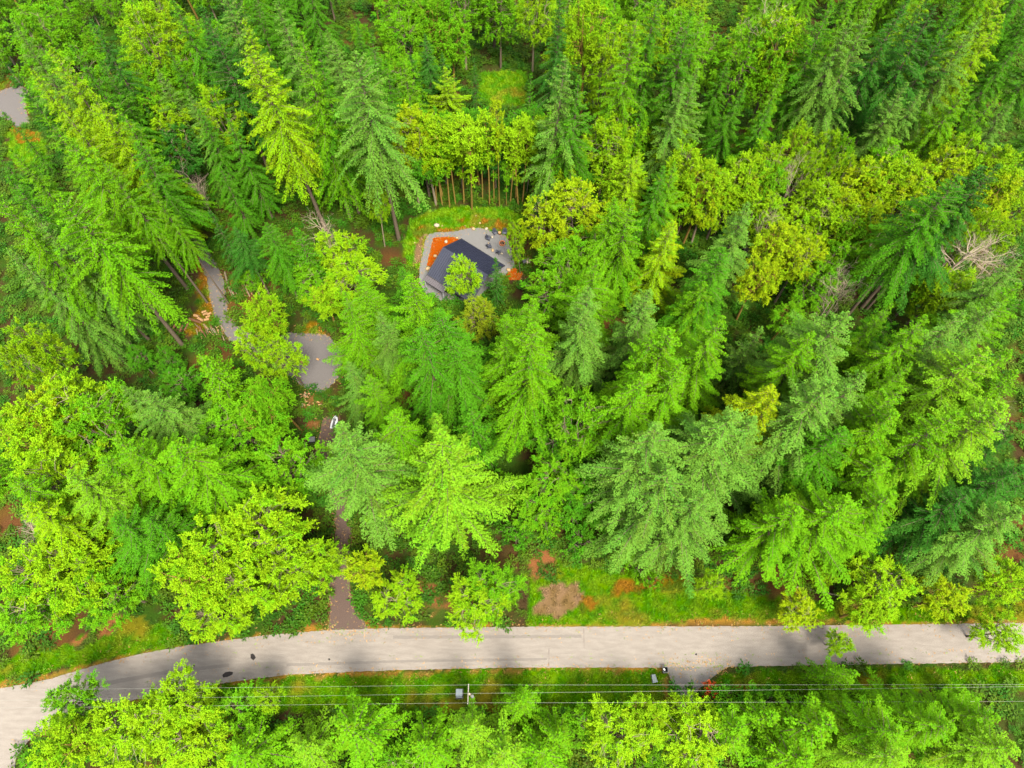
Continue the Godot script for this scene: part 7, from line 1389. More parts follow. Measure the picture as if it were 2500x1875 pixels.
const LOGS := [[-54.18, 0.37, -74.61, 2.96, 0.09032175270405617, -1.05, -0.034, 2, 0], [-53.93, 0.39, -74.77, 2.6, 0.12517401961468735, -1.02, -0.006, 2, 0], [-53.69, 0.33, -74.81, 2.97, 0.139549179371606, -1.05, -0.009, 0, 0], [-53.29, 0.37, -74.92, 2.87, 0.12628531761206524, -1.01, 0.022, 2, 0], [-53.0, 0.36, -75.11, 2.47, 0.12544003623962394, -0.93, -0.036, 0, 0], [-52.86, 0.39, -75.0, 2.63, 0.13532053129774765, -1.03, -0.04, 0, 0], [-52.32, 0.26, -75.17, 2.81, 0.13462376091014727, -0.89, -0.039, 0, 0], [-52.11, 0.31, -75.11, 2.89, 0.10990674107974935, -0.89, -0.028, 0, 0], [-51.93, 0.32, -75.14, 2.53, 0.1241612490290332, -1.02, 0.019, 0, 0], [-51.52, 0.28, -75.35, 2.86, 0.13530710139750918, -0.9, -0.037, 0, 0], [-51.28, 0.13, -75.08, 3.02, 0.09433695572144199, -0.98, 0.031, 1, 0], [-51.12, 0.34, -75.2, 3.03, 0.12728496544747303, -1.05, -0.014, 2, 0], [-50.81, 0.13, -75.48, 2.68, 0.0944408281546658, -0.96, 0.023, 1, 0], [-50.45, 0.27, -75.31, 2.9, 0.1254723955608096, -0.92, -0.035, 0, 0], [-50.13, 0.14, -75.56, 2.89, 0.13779205950345902, -0.93, -0.017, 1, 0], [-59.66, 0.27, -68.26, 2.35, 0.3, -0.31, 0.015, 0, 1], [-61.79, 0.25, -66.71, 3.28, 0.28, -1.69, 0.03, 0, 1], [-62.43, 0.22, -66.77, 1.44, 0.24, -1.87, -0.038, 0, 1], [-63.21, 0.22, -66.8, 0.96, 0.24, -1.73, 0.035, 0, 1], [-61.0, 0.16, -66.98, 1.6, 0.18, -1.82, 0.025, 0, 1], [-59.58, 0.27, -69.3, 0.97, 0.3, -0.25, -0.019, 1, 2], [-58.64, 0.27, -68.54, 1.23, 0.3, -0.49, -0.027, 1, 2], [-57.57, 0.23, -68.57, 0.88, 0.26, 0.32, -0.03, 1, 2], [-58.41, 0.2, -70.29, 0.86, 0.22, 0.56, -0.028, 1, 2], [-58.05, 0.2, -69.82, 0.95, 0.22, 0.61, -0.036, 1, 2], [-57.36, 0.2, -69.88, 0.86, 0.22, 0.56, -0.004, 1, 2], [-57.45, 0.18, -69.27, 0.85, 0.2, 0.56, 0.023, 1, 2], [-58.97, 0.11, -67.09, 1.71, 0.08885499428000992, -0.75, -0.033, 2, 3], [-58.72, 0.21, -65.83, 1.52, 0.10223063330140358, -1.13, 0.024, 2, 3], [-58.36, 0.14, -66.47, 1.93, 0.08093225602771034, -0.93, -0.03, 0, 3], [-58.06, 0.12, -65.44, 1.94, 0.1115465560613636, -1.14, -0.003, 1, 3], [-58.12, 0.29, -66.35, 1.6, 0.1167862336020643, -1.08, -0.038, 0, 3], [-57.4, 0.27, -65.5, 1.8, 0.09222743852806785, -0.93, 0.006, 0, 3], [-57.67, 0.18, -67.13, 1.23, 0.06597712115922, -0.96, -0.001, 2, 3], [-57.37, 0.16, -67.01, 1.68, 0.11272404154776422, -0.86, 0.037, 1, 3], [-57.14, 0.23, -66.11, 1.78, 0.06507790741917817, -1.08, -0.007, 0, 3], [-57.1, 0.22, -66.9, 1.48, 0.06389259295010401, -0.78, 0.004, 2, 3], [-56.81, 0.29, -66.09, 1.09, 0.07928859830285778, -1.04, 0.007, 2, 3], [-55.98, 0.18, -65.61, 1.55, 0.08092580780591227, -0.66, -0.03, 1, 3], [-56.41, 0.16, -67.12, 1.08, 0.09871917127498686, -1.05, 0.019, 0, 3], [-56.02, 0.25, -66.09, 1.85, 0.07416918978339651, -1.03, 0.015, 2, 3], [-55.9, 0.09, -66.35, 2.33, 0.09116667544840437, -1.01, -0.02, 2, 3], [-55.55, 0.09, -66.3, 1.13, 0.07651101624916344, -0.93, -0.025, 2, 3], [-55.3, 0.29, -65.7, 1.17, 0.11864501413105795, -0.8, -0.032, 2, 3], [-55.2, 0.17, -66.66, 1.8, 0.08081650028265738, -0.9, -0.034, 2, 3], [-54.77, 0.17, -66.32, 1.94, 0.083101375931353, -0.78, -0.014, 2, 3], [-54.86, 0.29, -66.03, 1.86, 0.09952575664072064, -1.13, -0.033, 1, 3], [-54.01, 0.13, -65.21, 2.28, 0.1002143802047746, -1.01, 0.003, 2, 3], [-54.41, 0.25, -67.08, 1.75, 0.11201443287457563, -0.92, 0.024, 2, 3], [-54.17, 0.08, -66.06, 2.04, 0.07230703088853882, -1.23, 0.034, 1, 3], [-54.25, 0.22, -67.09, 1.15, 0.1094440134420008, -0.99, -0.008, 2, 3], [-55.75, 0.18, -78.04, 2.94, 0.2, -1.2, 0.031, 2, 4], [-39.3, 0.27, -60.4, 0.72, 0.3, 0.02, 0.0, 1, 5], [-39.16, 0.27, -59.71, 0.59, 0.3, -0.41, -0.029, 1, 5], [-38.31, 0.29, -60.02, 0.7, 0.32, -0.46, 0.015, 1, 5], [-37.49, 0.23, -59.84, 0.52, 0.25, -0.46, -0.011, 1, 5], [-38.74, 0.23, -60.5, 0.6, 0.25, -0.93, -0.018, 1, 5], [-35.55, 0.18, -60.66, 0.41, 0.2, -0.38, -0.014, 1, 5], [-36.67, 0.33, -53.23, 0.5, 0.10612720611160066, -0.77, 0.02, 2, 6], [-36.81, 0.28, -53.3, 0.5, 0.11740600559062378, -0.92, -0.036, 1, 6], [-36.93, 0.32, -53.2, 0.48, 0.09703662097856044, -1.28, -0.023, 1, 6], [-34.59, 0.21, -52.16, 0.46, 0.08246823017901363, -1.61, -0.035, 1, 6], [-35.82, 0.33, -51.79, 0.44, 0.08953641666322153, -2.2, 0.037, 0, 6], [-37.39, 0.26, -53.03, 0.44, 0.0806022929895172, -2.32, 0.038, 1, 6], [-36.98, 0.19, -53.11, 0.5, 0.09977968925090926, -0.92, 0.022, 0, 6], [-36.86, 0.31, -53.45, 0.45, 0.11976893258214098, -1.88, 0.023, 2, 6], [-36.81, 0.31, -53.77, 0.5, 0.10409072546224662, -0.79, 0.013, 1, 6], [-35.03, 0.22, -51.74, 0.5, 0.11063317826838719, -0.7, 0.04, 1, 6], [-34.9, 0.13, -52.0, 0.45, 0.090310748167587, -2.64, 0.018, 0, 6], [-36.64, 0.23, -51.41, 0.49, 0.11192836543478908, -1.03, -0.027, 1, 6], [-36.45, 0.18, -52.11, 0.45, 0.11549227395604486, -2.6, 0.022, 1, 6], [-36.93, 0.18, -53.1, 0.5, 0.08776725169577705, -0.67, 0.013, 2, 6], [-35.6, 0.3, -51.01, 0.49, 0.0945275370358124, -0.77, 0.003, 2, 6], [-36.97, 0.1, -52.92, 0.49, 0.09824539134355452, -1.16, 0.036, 1, 6], [-36.57, 0.1, -52.12, 0.48, 0.08095626276322379, -1.19, -0.019, 2, 6], [-34.74, 0.22, -52.22, 0.48, 0.09460384045179676, -0.07, 0.007, 0, 6], [-37.64, 0.12, -53.56, 0.47, 0.0836960853363681, -3.03, 0.02, 1, 6], [-36.68, 0.1, -51.48, 0.47, 0.10531600884090624, -3.05, 0.003, 2, 6], [-35.87, 0.35, -51.39, 0.49, 0.10390318928757383, -0.2, -0.001, 1, 6], [-36.59, 0.29, -52.26, 0.48, 0.10917367967955716, -1.23, -0.026, 1, 6], [-33.94, 0.29, -51.56, 0.47, 0.12994698143471226, -2.97, -0.027, 1, 6], [-34.26, 0.33, -52.04, 0.49, 0.11915907938986915, -0.22, 0.037, 1, 6], [-33.8, 0.16, -51.62, 0.49, 0.10064993986214182, -0.18, -0.01, 2, 6], [-36.39, 0.08, -53.09, 0.49, 0.11865739504382537, -0.21, 0.031, 1, 6], [-36.12, 0.15, -53.75, 0.5, 0.12282922439837778, -0.33, -0.01, 1, 6], [-37.06, 0.15, -51.73, 0.47, 0.11323517451784595, -3.01, 0.016, 2, 6], [-36.54, 0.3, -51.57, 0.49, 0.10499777418466842, -0.37, -0.009, 0, 6], [-36.54, 0.11, -53.55, 0.49, 0.126517717326322, -1.0, -0.04, 0, 6], [-36.64, 0.12, -53.08, 0.45, 0.09283001180175496, -1.84, -0.035, 1, 6], [-36.1, 0.26, -53.43, 0.5, 0.08758469395527664, -0.66, -0.026, 0, 6], [-37.04, 0.12, -51.28, 0.45, 0.10394645254095995, -1.71, -0.031, 2, 6], [-37.05, 0.08, -53.74, 0.46, 0.11226777288397241, -1.64, 0.023, 0, 6], [50.56, 0.5, -20.76, 9.92, 0.16, -0.18, 0.03, 2, 8], [18.84, 0.4, -28.65, 3.78, 0.1, -0.51, 0.02, 2, 9]]
const CHAIRS := [[-4.02, -90.17, -2.61, "dark navy slatted garden chair behind the fire pit beside the log stool"], [-2.12, -90.22, 2.97, "dark navy slatted garden chair behind the fire pit, next to the yellow-green tree"], [-5.3, -88.72, -1.93, "dark navy slatted garden chair standing nearest the patio's back edge boulders"], [-5.11, -86.78, -1.23, "dark navy slatted garden chair between two small boulders facing the fire pit"], [-3.31, -85.37, -0.31, "dark navy slatted garden chair closest to the small dark spruce"]]

func make_rocks() -> void:
	for k in ROCKS.size():
		var row: Array = ROCKS[k]
		var s: float = row[2]
		single("boulder", lump(Vector3(s, s * 0.62, s * 0.78), M.rock if k % 3 else M.pale_rock, 900 + k), Vector3(row[0], s * 0.3 + row[4], row[1]), k * 1.3, row[3], "boulder")

func make_logs() -> void:
	# rows: x, y, z, length, radius, heading, tilt, style, label index
	var groups := [["thin brown cut pole in the stack beside the gravel path", "poles stacked by the gravel path"], ["thick brown log section lying by the log heap", "thick brown log sections"], ["pale freshly sawn wood block stacked at the end of the gravel path", "pale sawn wood blocks"], ["thin split stick in the loose heap below the sawn blocks", "sticks in the loose heap"], ["long single log lying along the edge of the gravel path", ""], ["cut wood round on orange soil in the gravel court", "cut rounds in the gravel court"], ["split firewood piece in the heap beside the drive", "split firewood by the drive"], ["upright brown snag standing behind the patio", ""], ["long pale fallen trunk lying beside the road", ""], ["brown fallen branch lying in the brush above the lawn", ""]]
	for k in LOGS.size():
		var row: Array = LOGS[k]
		rng.seed = 1500 + k
		var g: Array = groups[row[8]]
		var o := thing("cut_log", Vector3(row[0], row[1], row[2]), row[5], g[0], "log", g[1])
		o.rotation.z = row[6]
		var half: float = row[3] * 0.5
		var r: float = row[4]
		var sides := 9
		begin()
		var tone := rng.randf_range(0.75, 1.25)
		tube(PackedVector3Array([Vector3(-half, 0, 0), Vector3(-half * 0.3, jit(0.02).y, jit(0.03).z), Vector3(half * 0.4, jit(0.02).y, jit(0.03).z), Vector3(half, 0, 0)]), r, r * 0.86, sides, Color(tone, tone, tone))
		part("bark", commit(M.log_bark if row[7] == 0 else M.cut_wood if row[7] == 1 else M.pale_bark), o)
		begin()
		cap(Vector3(-half - 0.002, 0, 0), Vector3.LEFT, r, sides, Color(tone, tone, tone))
		part("cut_end", commit(M.cut_wood), o)
		begin()
		cap(Vector3(half + 0.002, 0, 0), Vector3.RIGHT, r * 0.86, sides, Color(tone, tone, tone))
		part("cut_end", commit(M.cut_wood), o)

func make_house() -> void:
	var half_long := 5.25
	var span := 5.2
	var eave := 3.2
	var ridge := 6.0
	var o := thing("house", Vector3(-9.18, 0.0, -78.98), -0.6203, "small house with dark blue metal gable roof in the forest clearing", "house")
	begin()
	var wx := half_long - 0.45
	var wz := span - 0.5
	var wh := eave - 0.05
	box(Vector3(0, wh * 0.5, 0), Vector3(wx * 2, wh, wz * 2))
	for s in [-1.0, 1.0]:
		var a := Vector3(s * wx, wh, -wz)
		var b := Vector3(s * wx, wh, wz)
		var t := Vector3(s * wx, ridge - 0.30, 0)
		var k := V.size()
		for p: Vector3 in [a, b, t]:
			V.append(p); N.append(Vector3(s, 0, 0)); C.append(Color.WHITE)
		I.append(k); I.append(k + 1); I.append(k + 2)
	part("wall", commit(M.wall_paint), o)
	var door_mesh := begin_limbs()
	box(Vector3(-1.2, 1.05, wz + 0.03), Vector3(0.95, 2.1, 0.06))
	part("door", commit(M.trim), o)
	door_mesh.clear()
	for x in [-3.0, 1.6]:
		begin()
		box(Vector3(x, 1.6, wz + 0.03), Vector3(1.3, 1.1, 0.06))
		part("window", commit(M.trim), o)
	# roof: metal panels with a raised seam on each, laid from ridge to eave
	begin()
	for s in [-1.0, 1.0]:
		var tilt := Basis(Vector3(1, 0, 0), s * atan2(ridge - eave, span))
		box(Vector3(0, (ridge + eave) * 0.5 - 0.13, s * span * 0.5), Vector3(half_long * 2.0 - 0.2, 0.08, Vector2(span, ridge - eave).length() - 0.2), Color.WHITE, tilt)
	var roof := part("roof", commit(M.trim), o)
	var width := 0.44
	var count := int(half_long * 2.0 / width)
	width = half_long * 2.0 / count
	for s in [-1.0, 1.0]:
		var up := Vector3(0, ridge, 0)
		var down := Vector3(0, eave, s * span)
		var along := (down - up).normalized()
		var out := along.cross(Vector3(s, 0, 0)).normalized()
		if out.y < 0.0:
			out = -out
		var bs := Basis(Vector3(1, 0, 0), out, Vector3(1, 0, 0).cross(out))
		var long := up.distance_to(down)
		begin()
		box(Vector3.ZERO, Vector3(width - 0.03, 0.05, long))
		box(Vector3(width * 0.5 - 0.028, 0.045, 0), Vector3(0.05, 0.07, long))
		var panel := commit(M.roof_metal)
		for k in count:
			var x := -half_long + (k + 0.5) * width
			var p := part("roof_panel", panel, roof)
			p.transform = Transform3D(bs, (up + down) * 0.5 + Vector3(x, 0, 0) - out * 0.03)
		begin()
		for e in [-1.0, 1.0]:
			box((up + down) * 0.5 + Vector3(e * (half_long + 0.05), 0, 0) - out * 0.05, Vector3(0.09, 0.20, long + 0.1), Color.WHITE, bs)
		box(down + Vector3(0, -0.06, s * 0.06), Vector3(half_long * 2.0, 0.14, 0.10))
		part("eave_trim", commit(M.trim), roof)
	begin()
	for s in [-1.0, 1.0]:
		var tilt := Basis(Vector3(1, 0, 0), s * atan2(ridge - eave, span))
		box(Vector3(0, ridge - 0.01, s * 0.11), Vector3(half_long * 2.0 + 0.16, 0.03, 0.26), Color.WHITE, tilt)
	part("ridge_cap", commit(M.roof_metal), roof)
	# porch roof, on posts
	begin()
	var pt := Basis(Vector3(1, 0, 0), 0.22)
	for k in 11:
		box(Vector3(-half_long + 0.22 + k * 0.44, eave - 0.32, span + 0.60), Vector3(0.41, 0.05, 1.35), Color.WHITE, pt)
	part("porch_roof", commit(M.porch_metal), o)
	for x in [-half_long + 0.2, -half_long + 4.6]:
		begin()
		box(Vector3(x, (eave - 0.55) * 0.5, span + 1.1), Vector3(0.14, eave - 0.55, 0.14))
		part("porch_post", commit(M.white_paint), o)

func make_chairs() -> void:
	# slatted garden chairs round the fire pit
	var slat_back := []
	for k in 5:
		begin()
		box(Vector3((k - 2) * 0.115, 0.62 + 0.02 * (2 - absi(k - 2)), 0.33), Vector3(0.10, 0.82 + 0.05 * (2 - absi(k - 2)), 0.025), Color.WHITE, Basis(Vector3(1, 0, 0), 0.42))
		slat_back.append(commit(M.chair_plastic))
	var slat_seat := []
	for k in 5:
		begin()
		box(Vector3(0, 0.36 - 0.028 * k, -0.30 + 0.12 * k), Vector3(0.56, 0.025, 0.105), Color.WHITE, Basis(Vector3(1, 0, 0), -0.22))
		slat_seat.append(commit(M.chair_plastic))
	var arms := []
	var legs := []
	for s in [-1.0, 1.0]:
		begin()
		box(Vector3(s * 0.36, 0.56, -0.02), Vector3(0.14, 0.03, 0.74))
		arms.append(commit(M.chair_plastic))
		begin()
		box(Vector3(s * 0.33, 0.28, -0.30), Vector3(0.09, 0.56, 0.04))
		legs.append(commit(M.chair_plastic))
		begin()
		box(Vector3(s * 0.30, 0.22, 0.12), Vector3(0.035, 0.10, 0.95), Color.WHITE, Basis(Vector3(1, 0, 0), -0.28))
		legs.append(commit(M.chair_plastic))
	var first: Node3D
	for row in CHAIRS:
		var o: Node3D
		if first == null:
			o = thing("garden_chair", Vector3.ZERO, 0, "", "chair")
			for m in slat_back:
				part("back_slat", m, o)
			for m in slat_seat:
				part("seat_slat", m, o)
			for m in arms:
				part("armrest", m, o)
			for m in legs:
				part("leg", m, o)
			first = o
		else:
			o = first.duplicate()
			o.name = numbered("garden_chair")
			add_child(o)
		o.position = Vector3(row[0], 0.03, row[1])
		o.rotation.y = row[2]
		o.scale = Vector3.ONE * 1.1
		meta(o, row[3], "chair", "chairs around the fire pit")

func ring(r0: float, r1: float, y0: float, y1: float, m: Material, sides := 24) -> ArrayMesh:
	begin()
	for k in sides:
		var a := TAU * k / sides
		var b := TAU * (k + 1) / sides
		var u := Vector3(cos(a), 0, sin(a))
		var w := Vector3(cos(b), 0, sin(b))
		var t := Vector3(0, y1, 0)
		var l := Vector3(0, y0, 0)
		quad(u * r0 + t, u * r1 + t, w * r1 + t, w * r0 + t)
		quad(u * r1 + t, u * r1 + l, w * r1 + l, w * r1 + t)
		quad(w * r0 + t, w * r0 + l, u * r0 + l, u * r0 + t)
	return commit(m)

func make_small_things() -> void:
	# fire pit
	var o := thing("fire_pit", Vector3(-2.56, 0.030, -87.70), 0, "round rust brown fire pit with charred logs on the gravel patio", "fire pit")
	part("rim", ring(0.48, 0.60, 0.0, 0.34, M.rust), o)
	begin()
	cap(Vector3(0, 0.06, 0), Vector3.UP, 0.48, 20)
	part("ash_bed", commit(M.ash), o)
	for k in 4:
		begin()
		var az := k * 0.9
		var d := Vector3(cos(az), 0.15, sin(az)) * 0.36
		tube(PackedVector3Array([Vector3(0, 0.14, 0) - d * 0.9, Vector3(0, 0.18, 0) + d]), 0.06, 0.05, 7)
		part("charred_log", commit(M.log_bark if k % 2 else M.ash), o)
	# stump stool between the two chairs
	o = thing("log_stool", Vector3(-3.13, 0.030, -90.19), 0, "brown cut log stool standing between two garden chairs", "stool")
	begin()
	tube(PackedVector3Array([Vector3(0, -0.05, 0), Vector3(0, 0.42, 0)]), 0.34, 0.31, 12)
	part("bark", commit(M.log_bark), o)
	begin()
	cap(Vector3(0, 0.422, 0), Vector3.UP, 0.31, 12)
	part("cut_top", commit(M.cut_wood), o)
	# lamp post at the patio corner
	o = thing("garden_lamp_post", Vector3(1.91, 0.000, -81.87), 0.3, "dark post with square lantern head beside the pale boulder", "lamp post")
	begin()
	tube(PackedVector3Array([Vector3(0, 0, 0), Vector3(0, 2.0, 0)]), 0.06, 0.05, 8)
	part("post", commit(M.trim), o)
	begin()
	box(Vector3(0, 2.18, 0), Vector3(0.42, 0.36, 0.42), Color.WHITE, Basis.IDENTITY, 0.05)
	part("lantern_head", commit(M.box_grey), o)
	begin()
	box(Vector3(0, 2.42, 0), Vector3(0.72, 0.07, 0.72), Color.WHITE, Basis.IDENTITY, 0.03)
	part("lantern_cap", commit(M.trim), o)
	# rubbish bins at the driveway mouth
	o = thing("wheeled_bin", Vector3(23.84, 0.030, -8.99), 0.05, "black wheeled bin standing with open top at the driveway mouth", "bin")
	bin_parts(o, M.bin_dark, true)
	o = thing("wheeled_bin", Vector3(22.09, 0.000, -7.82), 0.18, "grey wheeled bin tipped over on the grass verge", "bin")
	var lying := Basis(Vector3(0, 1, 0), 0.18) * Basis(Vector3(1, 0, 0), PI * 0.5)
	o.transform = Transform3D(lying, Vector3(22.09, 0.000, -7.82) + Vector3(0, 0.32, -0.5))
	bin_parts(o, M.bin_grey, false)
	# equipment cabinet beside the pole
	o = thing("utility_cabinet", Vector3(-6.81, 0.000, -5.11), 0.02, "pale grey utility cabinet on a slab beside the wooden power pole", "cabinet")
	begin()
	box(Vector3(0, 0.06, 0), Vector3(1.15, 0.12, 1.45))
	part("slab", commit(M.concrete), o)
	begin()
	box(Vector3(0, 0.62, -0.12), Vector3(0.9, 1.0, 0.85), Color.WHITE, Basis.IDENTITY, 0.04)
	part("cabinet_body", commit(M.cabinet_paint), o)
	begin()
	box(Vector3(0, 1.145, -0.14), Vector3(0.96, 0.05, 0.95), Color.WHITE, Basis.IDENTITY, 0.02)
	part("lid", commit(M.cabinet_paint), o)
	begin()
	box(Vector3(0, 0.45, 0.44), Vector3(0.86, 0.66, 0.26), Color.WHITE, Basis.IDENTITY, 0.04)
	part("front_hatch", commit(M.cabinet_paint), o)
	# grey storage box near the drive
	o = thing("storage_box", Vector3(-34.25, 0.000, -44.73), 0.1, "dark grey lidded storage box beside the reddish bare ground", "storage box")
	begin()
	box(Vector3(0, 0.4, 0), Vector3(1.0, 0.8, 0.85))
	part("box_body", commit(M.bin_dark), o)
	begin()
	box(Vector3(0, 0.85, 0), Vector3(1.08, 0.09, 0.95), Color.WHITE, Basis.IDENTITY, 0.03)
	part("lid", commit(M.box_grey), o)
	# small white and black watercraft
	o = thing("small_watercraft", Vector3(-30.87, 0.030, -48.22), -0.12, "small white pointed watercraft with black seat parked on the drive", "watercraft")
	begin()
	var ring_pts := [[0.0, -1.35, 0.55], [0.30, -0.95, 0.50], [0.50, -0.40, 0.44], [0.56, 0.40, 0.40], [0.50, 1.25, 0.38]]
	for k in ring_pts.size() - 1:
		var a: Array = ring_pts[k]
		var b: Array = ring_pts[k + 1]
		for s in [-1.0, 1.0]:
			var p := Vector3(s * a[0], a[2], a[1])
			var q := Vector3(s * b[0], b[2], b[1])
			var pi := Vector3(0, a[2] + 0.10, a[1])
			var qi := Vector3(0, b[2] + 0.16, b[1])
			var pl := Vector3(s * a[0] * 0.6, 0.05, a[1] * 0.94)
			var ql := Vector3(s * b[0] * 0.6, 0.05, b[1] * 0.94)
			if s > 0:
				quad(pi, p, q, qi); quad(p, pl, ql, q)
			else:
				quad(qi, q, p, pi); quad(q, ql, pl, p)
	quad(Vector3(-0.5, 0.38, 1.25), Vector3(0.5, 0.38, 1.25), Vector3(0.3, 0.05, 1.18), Vector3(-0.3, 0.05, 1.18))
	part("hull", commit(M.white_paint), o)
	begin()
	box(Vector3(0, 0.66, 0.55), Vector3(0.34, 0.26, 1.15), Color.WHITE, Basis.IDENTITY, 0.08)
	part("seat", commit(M.black_vinyl), o)
	begin()
	box(Vector3(0, 0.62, -0.35), Vector3(0.40, 0.22, 0.42), Color.WHITE, Basis(Vector3(1, 0, 0), 0.35), 0.06)
	part("hood", commit(M.black_vinyl), o)
	begin()
	tube(PackedVector3Array([Vector3(-0.36, 0.92, -0.12), Vector3(0, 0.9, -0.2), Vector3(0.36, 0.92, -0.12)]), 0.025, 0.025, 6)
	part("handlebar", commit(M.black_vinyl), o)
	# tree stump by the gravel path
	o = thing("tree_stump", Vector3(-54.19, 0.000, -76.88), 0, "low mossy tree stump beside the gravel path and long log", "stump")
	begin()
	tube(PackedVector3Array([Vector3(0, -0.1, 0), Vector3(0, 0.12, 0), Vector3(0, 0.38, 0)]), 0.78, 0.62, 14)
	part("bark", commit(M.mossy_bark), o)
	begin()
	cap(Vector3(0, 0.382, 0), Vector3.UP, 0.62, 14, Color(0.5, 0.5, 0.3))
	part("cut_top", commit(M.mossy_bark), o)

func bin_parts(o: Node3D, m: Material, open: bool) -> void:
	begin()
	var b0 := 0.26
	var b1 := 0.36
	var hgt := 1.05
	for k in 4:
		var a := PI * 0.25 + PI * 0.5 * k
		var b := a + PI * 0.5
		var u := Vector3(signf(cos(a)), 0, signf(sin(a)))
		var w := Vector3(signf(cos(b)), 0, signf(sin(b)))
		quad(u * b1 + Vector3(0, hgt, 0), u * b0, w * b0, w * b1 + Vector3(0, hgt, 0))
		quad(w * (b1 - 0.03) + Vector3(0, hgt, 0), w * (b0 - 0.03) + Vector3(0, 0.06, 0), u * (b0 - 0.03) + Vector3(0, 0.06, 0), u * (b1 - 0.03) + Vector3(0, hgt, 0))
	box(Vector3(0, 0.04, 0), Vector3(b0 * 2 - 0.06, 0.05, b0 * 2 - 0.06))
	part("bin_body", commit(m), o)
	begin()
	for s in [-1.0, 1.0]:
		box(Vector3(s * (b1 + 0.005), hgt, 0), Vector3(0.05, 0.07, b1 * 2 + 0.08))
		box(Vector3(0, hgt + 0.003, s * (b1 + 0.005)), Vector3(b1 * 2 - 0.04, 0.064, 0.05))
	part("rim", commit(M.box_grey if open else m), o)
	begin()
	if open:
		box(Vector3(0, hgt * 0.55, b1 + 0.08), Vector3(0.70, 0.86, 0.04))
	else:
		box(Vector3(0, hgt + 0.07, 0.02), Vector3(0.78, 0.06, 0.84), Color.WHITE, Basis.IDENTITY, 0.025)
	part("lid", commit(m), o)
	for s in [-1.0, 1.0]:
		begin()
		tube(PackedVector3Array([Vector3(s * 0.30, 0.12, 0.30), Vector3(s * 0.37, 0.12, 0.30)]), 0.13, 0.13, 12)
		cap(Vector3(s * 0.371, 0.12, 0.30), Vector3(s, 0, 0), 0.13, 12)
		part("wheel", commit(M.black_vinyl), o)
	if open:
		begin()
		box(Vector3(-0.08, 0.62, -0.05), Vector3(0.22, 0.12, 0.34), Color.WHITE, Basis(Vector3(0.3, 1, 0.2).normalized(), 0.7), 0.04)
		part("rubbish_bag", commit(M.white_paint), o)

const WIRES := [[[-83.81, 11.12, -3.46, -5.05, 11.12, -5.75, 87.19, 11.12, -7.65], "power line on the road side of the crossarm, closest to the road"], [[-83.26, 11.12, -2.13, -5.0, 11.12, -4.69, 87.15, 11.12, -7.55], "middle power line passing over the pole top"], [[-82.91, 11.12, -1.29, -4.95, 11.12, -3.54, 86.4, 11.12, -5.55], "power line on the forest side of the crossarm, farthest from the road"]]

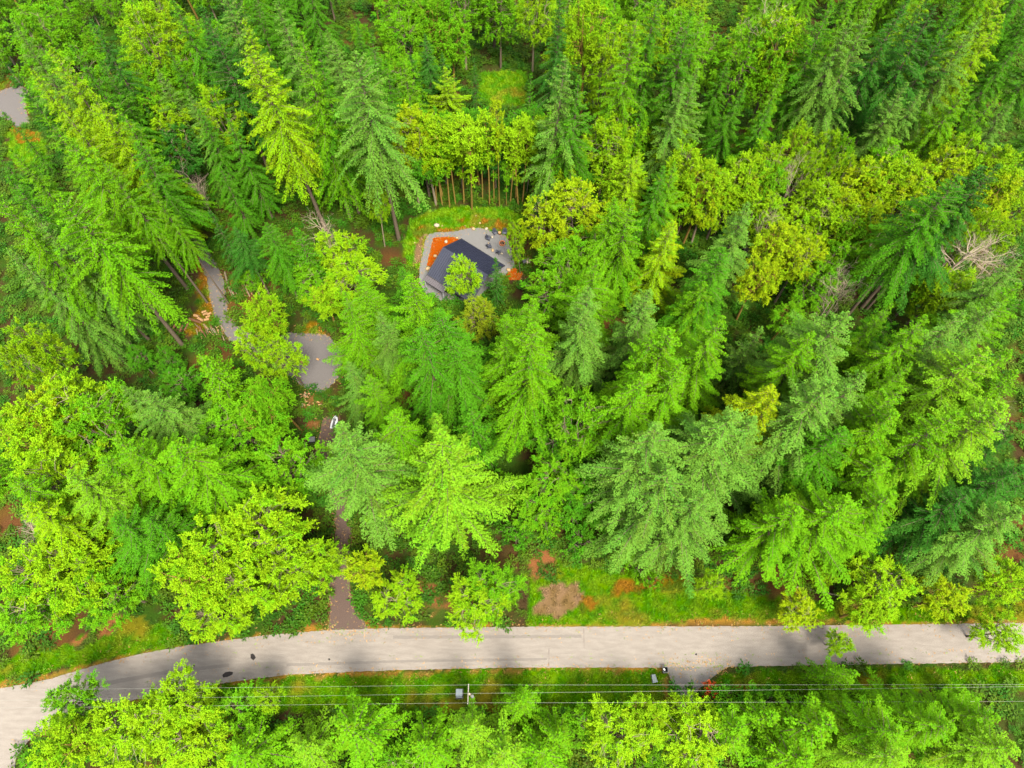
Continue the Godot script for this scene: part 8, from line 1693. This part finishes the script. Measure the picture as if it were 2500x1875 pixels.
func make_power_line() -> void:
	var at := Vector3(-4.82, 0.000, -4.64)
	var o := thing("power_pole", at, 0, "wooden power pole with pale crossarm on the grass verge", "pole")
	begin()
	tube(PackedVector3Array([Vector3(0, -0.5, 0), Vector3(0.03, 5.5, 0), Vector3(0, 11.2, 0)]), 0.19, 0.12, 12)
	cap(Vector3(0, 11.2, 0), Vector3.UP, 0.12, 12)
	part("pole_shaft", commit(M.pole_wood), o)
	begin()
	box(Vector3(-0.19, 10.85, 0), Vector3(0.13, 0.15, 2.55), Color.WHITE, Basis.IDENTITY, 0.015)
	var arm := part("crossarm", commit(M.arm_wood), o)
	for z in [-1.15, 0.0, 1.15]:
		begin()
		tube(PackedVector3Array([Vector3(-0.19, 10.92, z), Vector3(-0.19, 11.0, z), Vector3(-0.19, 11.1, z)]), 0.07, 0.05, 8)
		cap(Vector3(-0.19, 11.1, z), Vector3.UP, 0.05, 8)
		part("insulator", commit(M.porcelain), arm)
	begin()
	tube(PackedVector3Array([Vector3(0.34, 8.9, 0.24), Vector3(0.34, 9.7, 0.24)]), 0.22, 0.22, 12)
	cap(Vector3(0.34, 9.7, 0.24), Vector3.UP, 0.22, 12)
	part("transformer", commit(M.box_grey), o)
	for s in [-1.0, 1.0]:
		begin()
		tube(PackedVector3Array([Vector3(-0.14, 10.2, 0), Vector3(-0.19, 10.8, s * 0.75)]), 0.025, 0.025, 5)
		part("arm_brace", commit(M.box_grey), arm)
	for row in WIRES:
		begin()
		var pts := PackedVector3Array()
		for k in range(0, row[0].size(), 3):
			pts.append(Vector3(row[0][k], row[0][k + 1], row[0][k + 2]))
		var fine := PackedVector3Array()
		for k in pts.size() - 1:
			for s in 24:
				var t := s / 24.0
				fine.append(pts[k].lerp(pts[k + 1], t) - Vector3(0, 0.7 * 4.0 * t * (1.0 - t), 0))
		fine.append(pts[pts.size() - 1])
		tube(fine, 0.011, 0.011, 5)
		single("power_line", commit(M.wire), Vector3.ZERO, 0, row[1], "cable")

# ---------------------------------------------------------------- scene
func _ready() -> void:
	var cam := Camera3D.new()
	cam.name = "camera"
	cam.fov = 56.7964
	cam.far = 4000.0
	cam.transform = Transform3D(Basis(Vector3(0.999777, 0.009315, -0.018943), Vector3(-0.021110, 0.441181, -0.897170), Vector3(-0.000000, 0.897370, 0.441279)), Vector3(0, 115.0, 0))
	add_child(cam)
	cam.current = true

	var sky := ProceduralSkyMaterial.new()
	sky.sky_top_color = Color(0.64, 0.65, 0.65)
	sky.sky_horizon_color = Color(0.58, 0.585, 0.585)
	sky.sky_curve = 0.35
	sky.ground_bottom_color = Color(0.12, 0.16, 0.08)
	sky.ground_horizon_color = Color(0.3, 0.32, 0.3)
	sky.sun_angle_max = 0.0
	var env := Environment.new()
	env.background_mode = Environment.BG_SKY
	env.sky = Sky.new()
	env.sky.sky_material = sky
	env.tonemap_mode = Environment.TONE_MAPPER_LINEAR
	env.tonemap_exposure = 18.0
	env.sdfgi_enabled = true
	env.ssao_enabled = true
	env.ssil_enabled = true
	var we := WorldEnvironment.new()
	we.name = "environment"
	we.environment = env
	add_child(we)

	var sun := DirectionalLight3D.new()
	sun.name = "sun"
	sun.light_energy = 0.5
	sun.light_angular_distance = 16.0
	sun.light_color = Color(1.0, 0.97, 0.90)
	sun.shadow_enabled = true
	sun.basis = Basis.looking_at(Vector3(-0.24, -1.0, -0.55).normalized(), Vector3.UP)
	add_child(sun)

	noise.seed = 5
	noise.noise_type = FastNoiseLite.TYPE_SIMPLEX_SMOOTH
	noise.frequency = 0.03
	noise.fractal_octaves = 3
	make_materials()
	make_ground()
	make_paving()
	make_litter()
	plant_trees()
	make_house()
	make_power_line()
	make_small_things()
	make_chairs()
	make_rocks()
	make_logs()
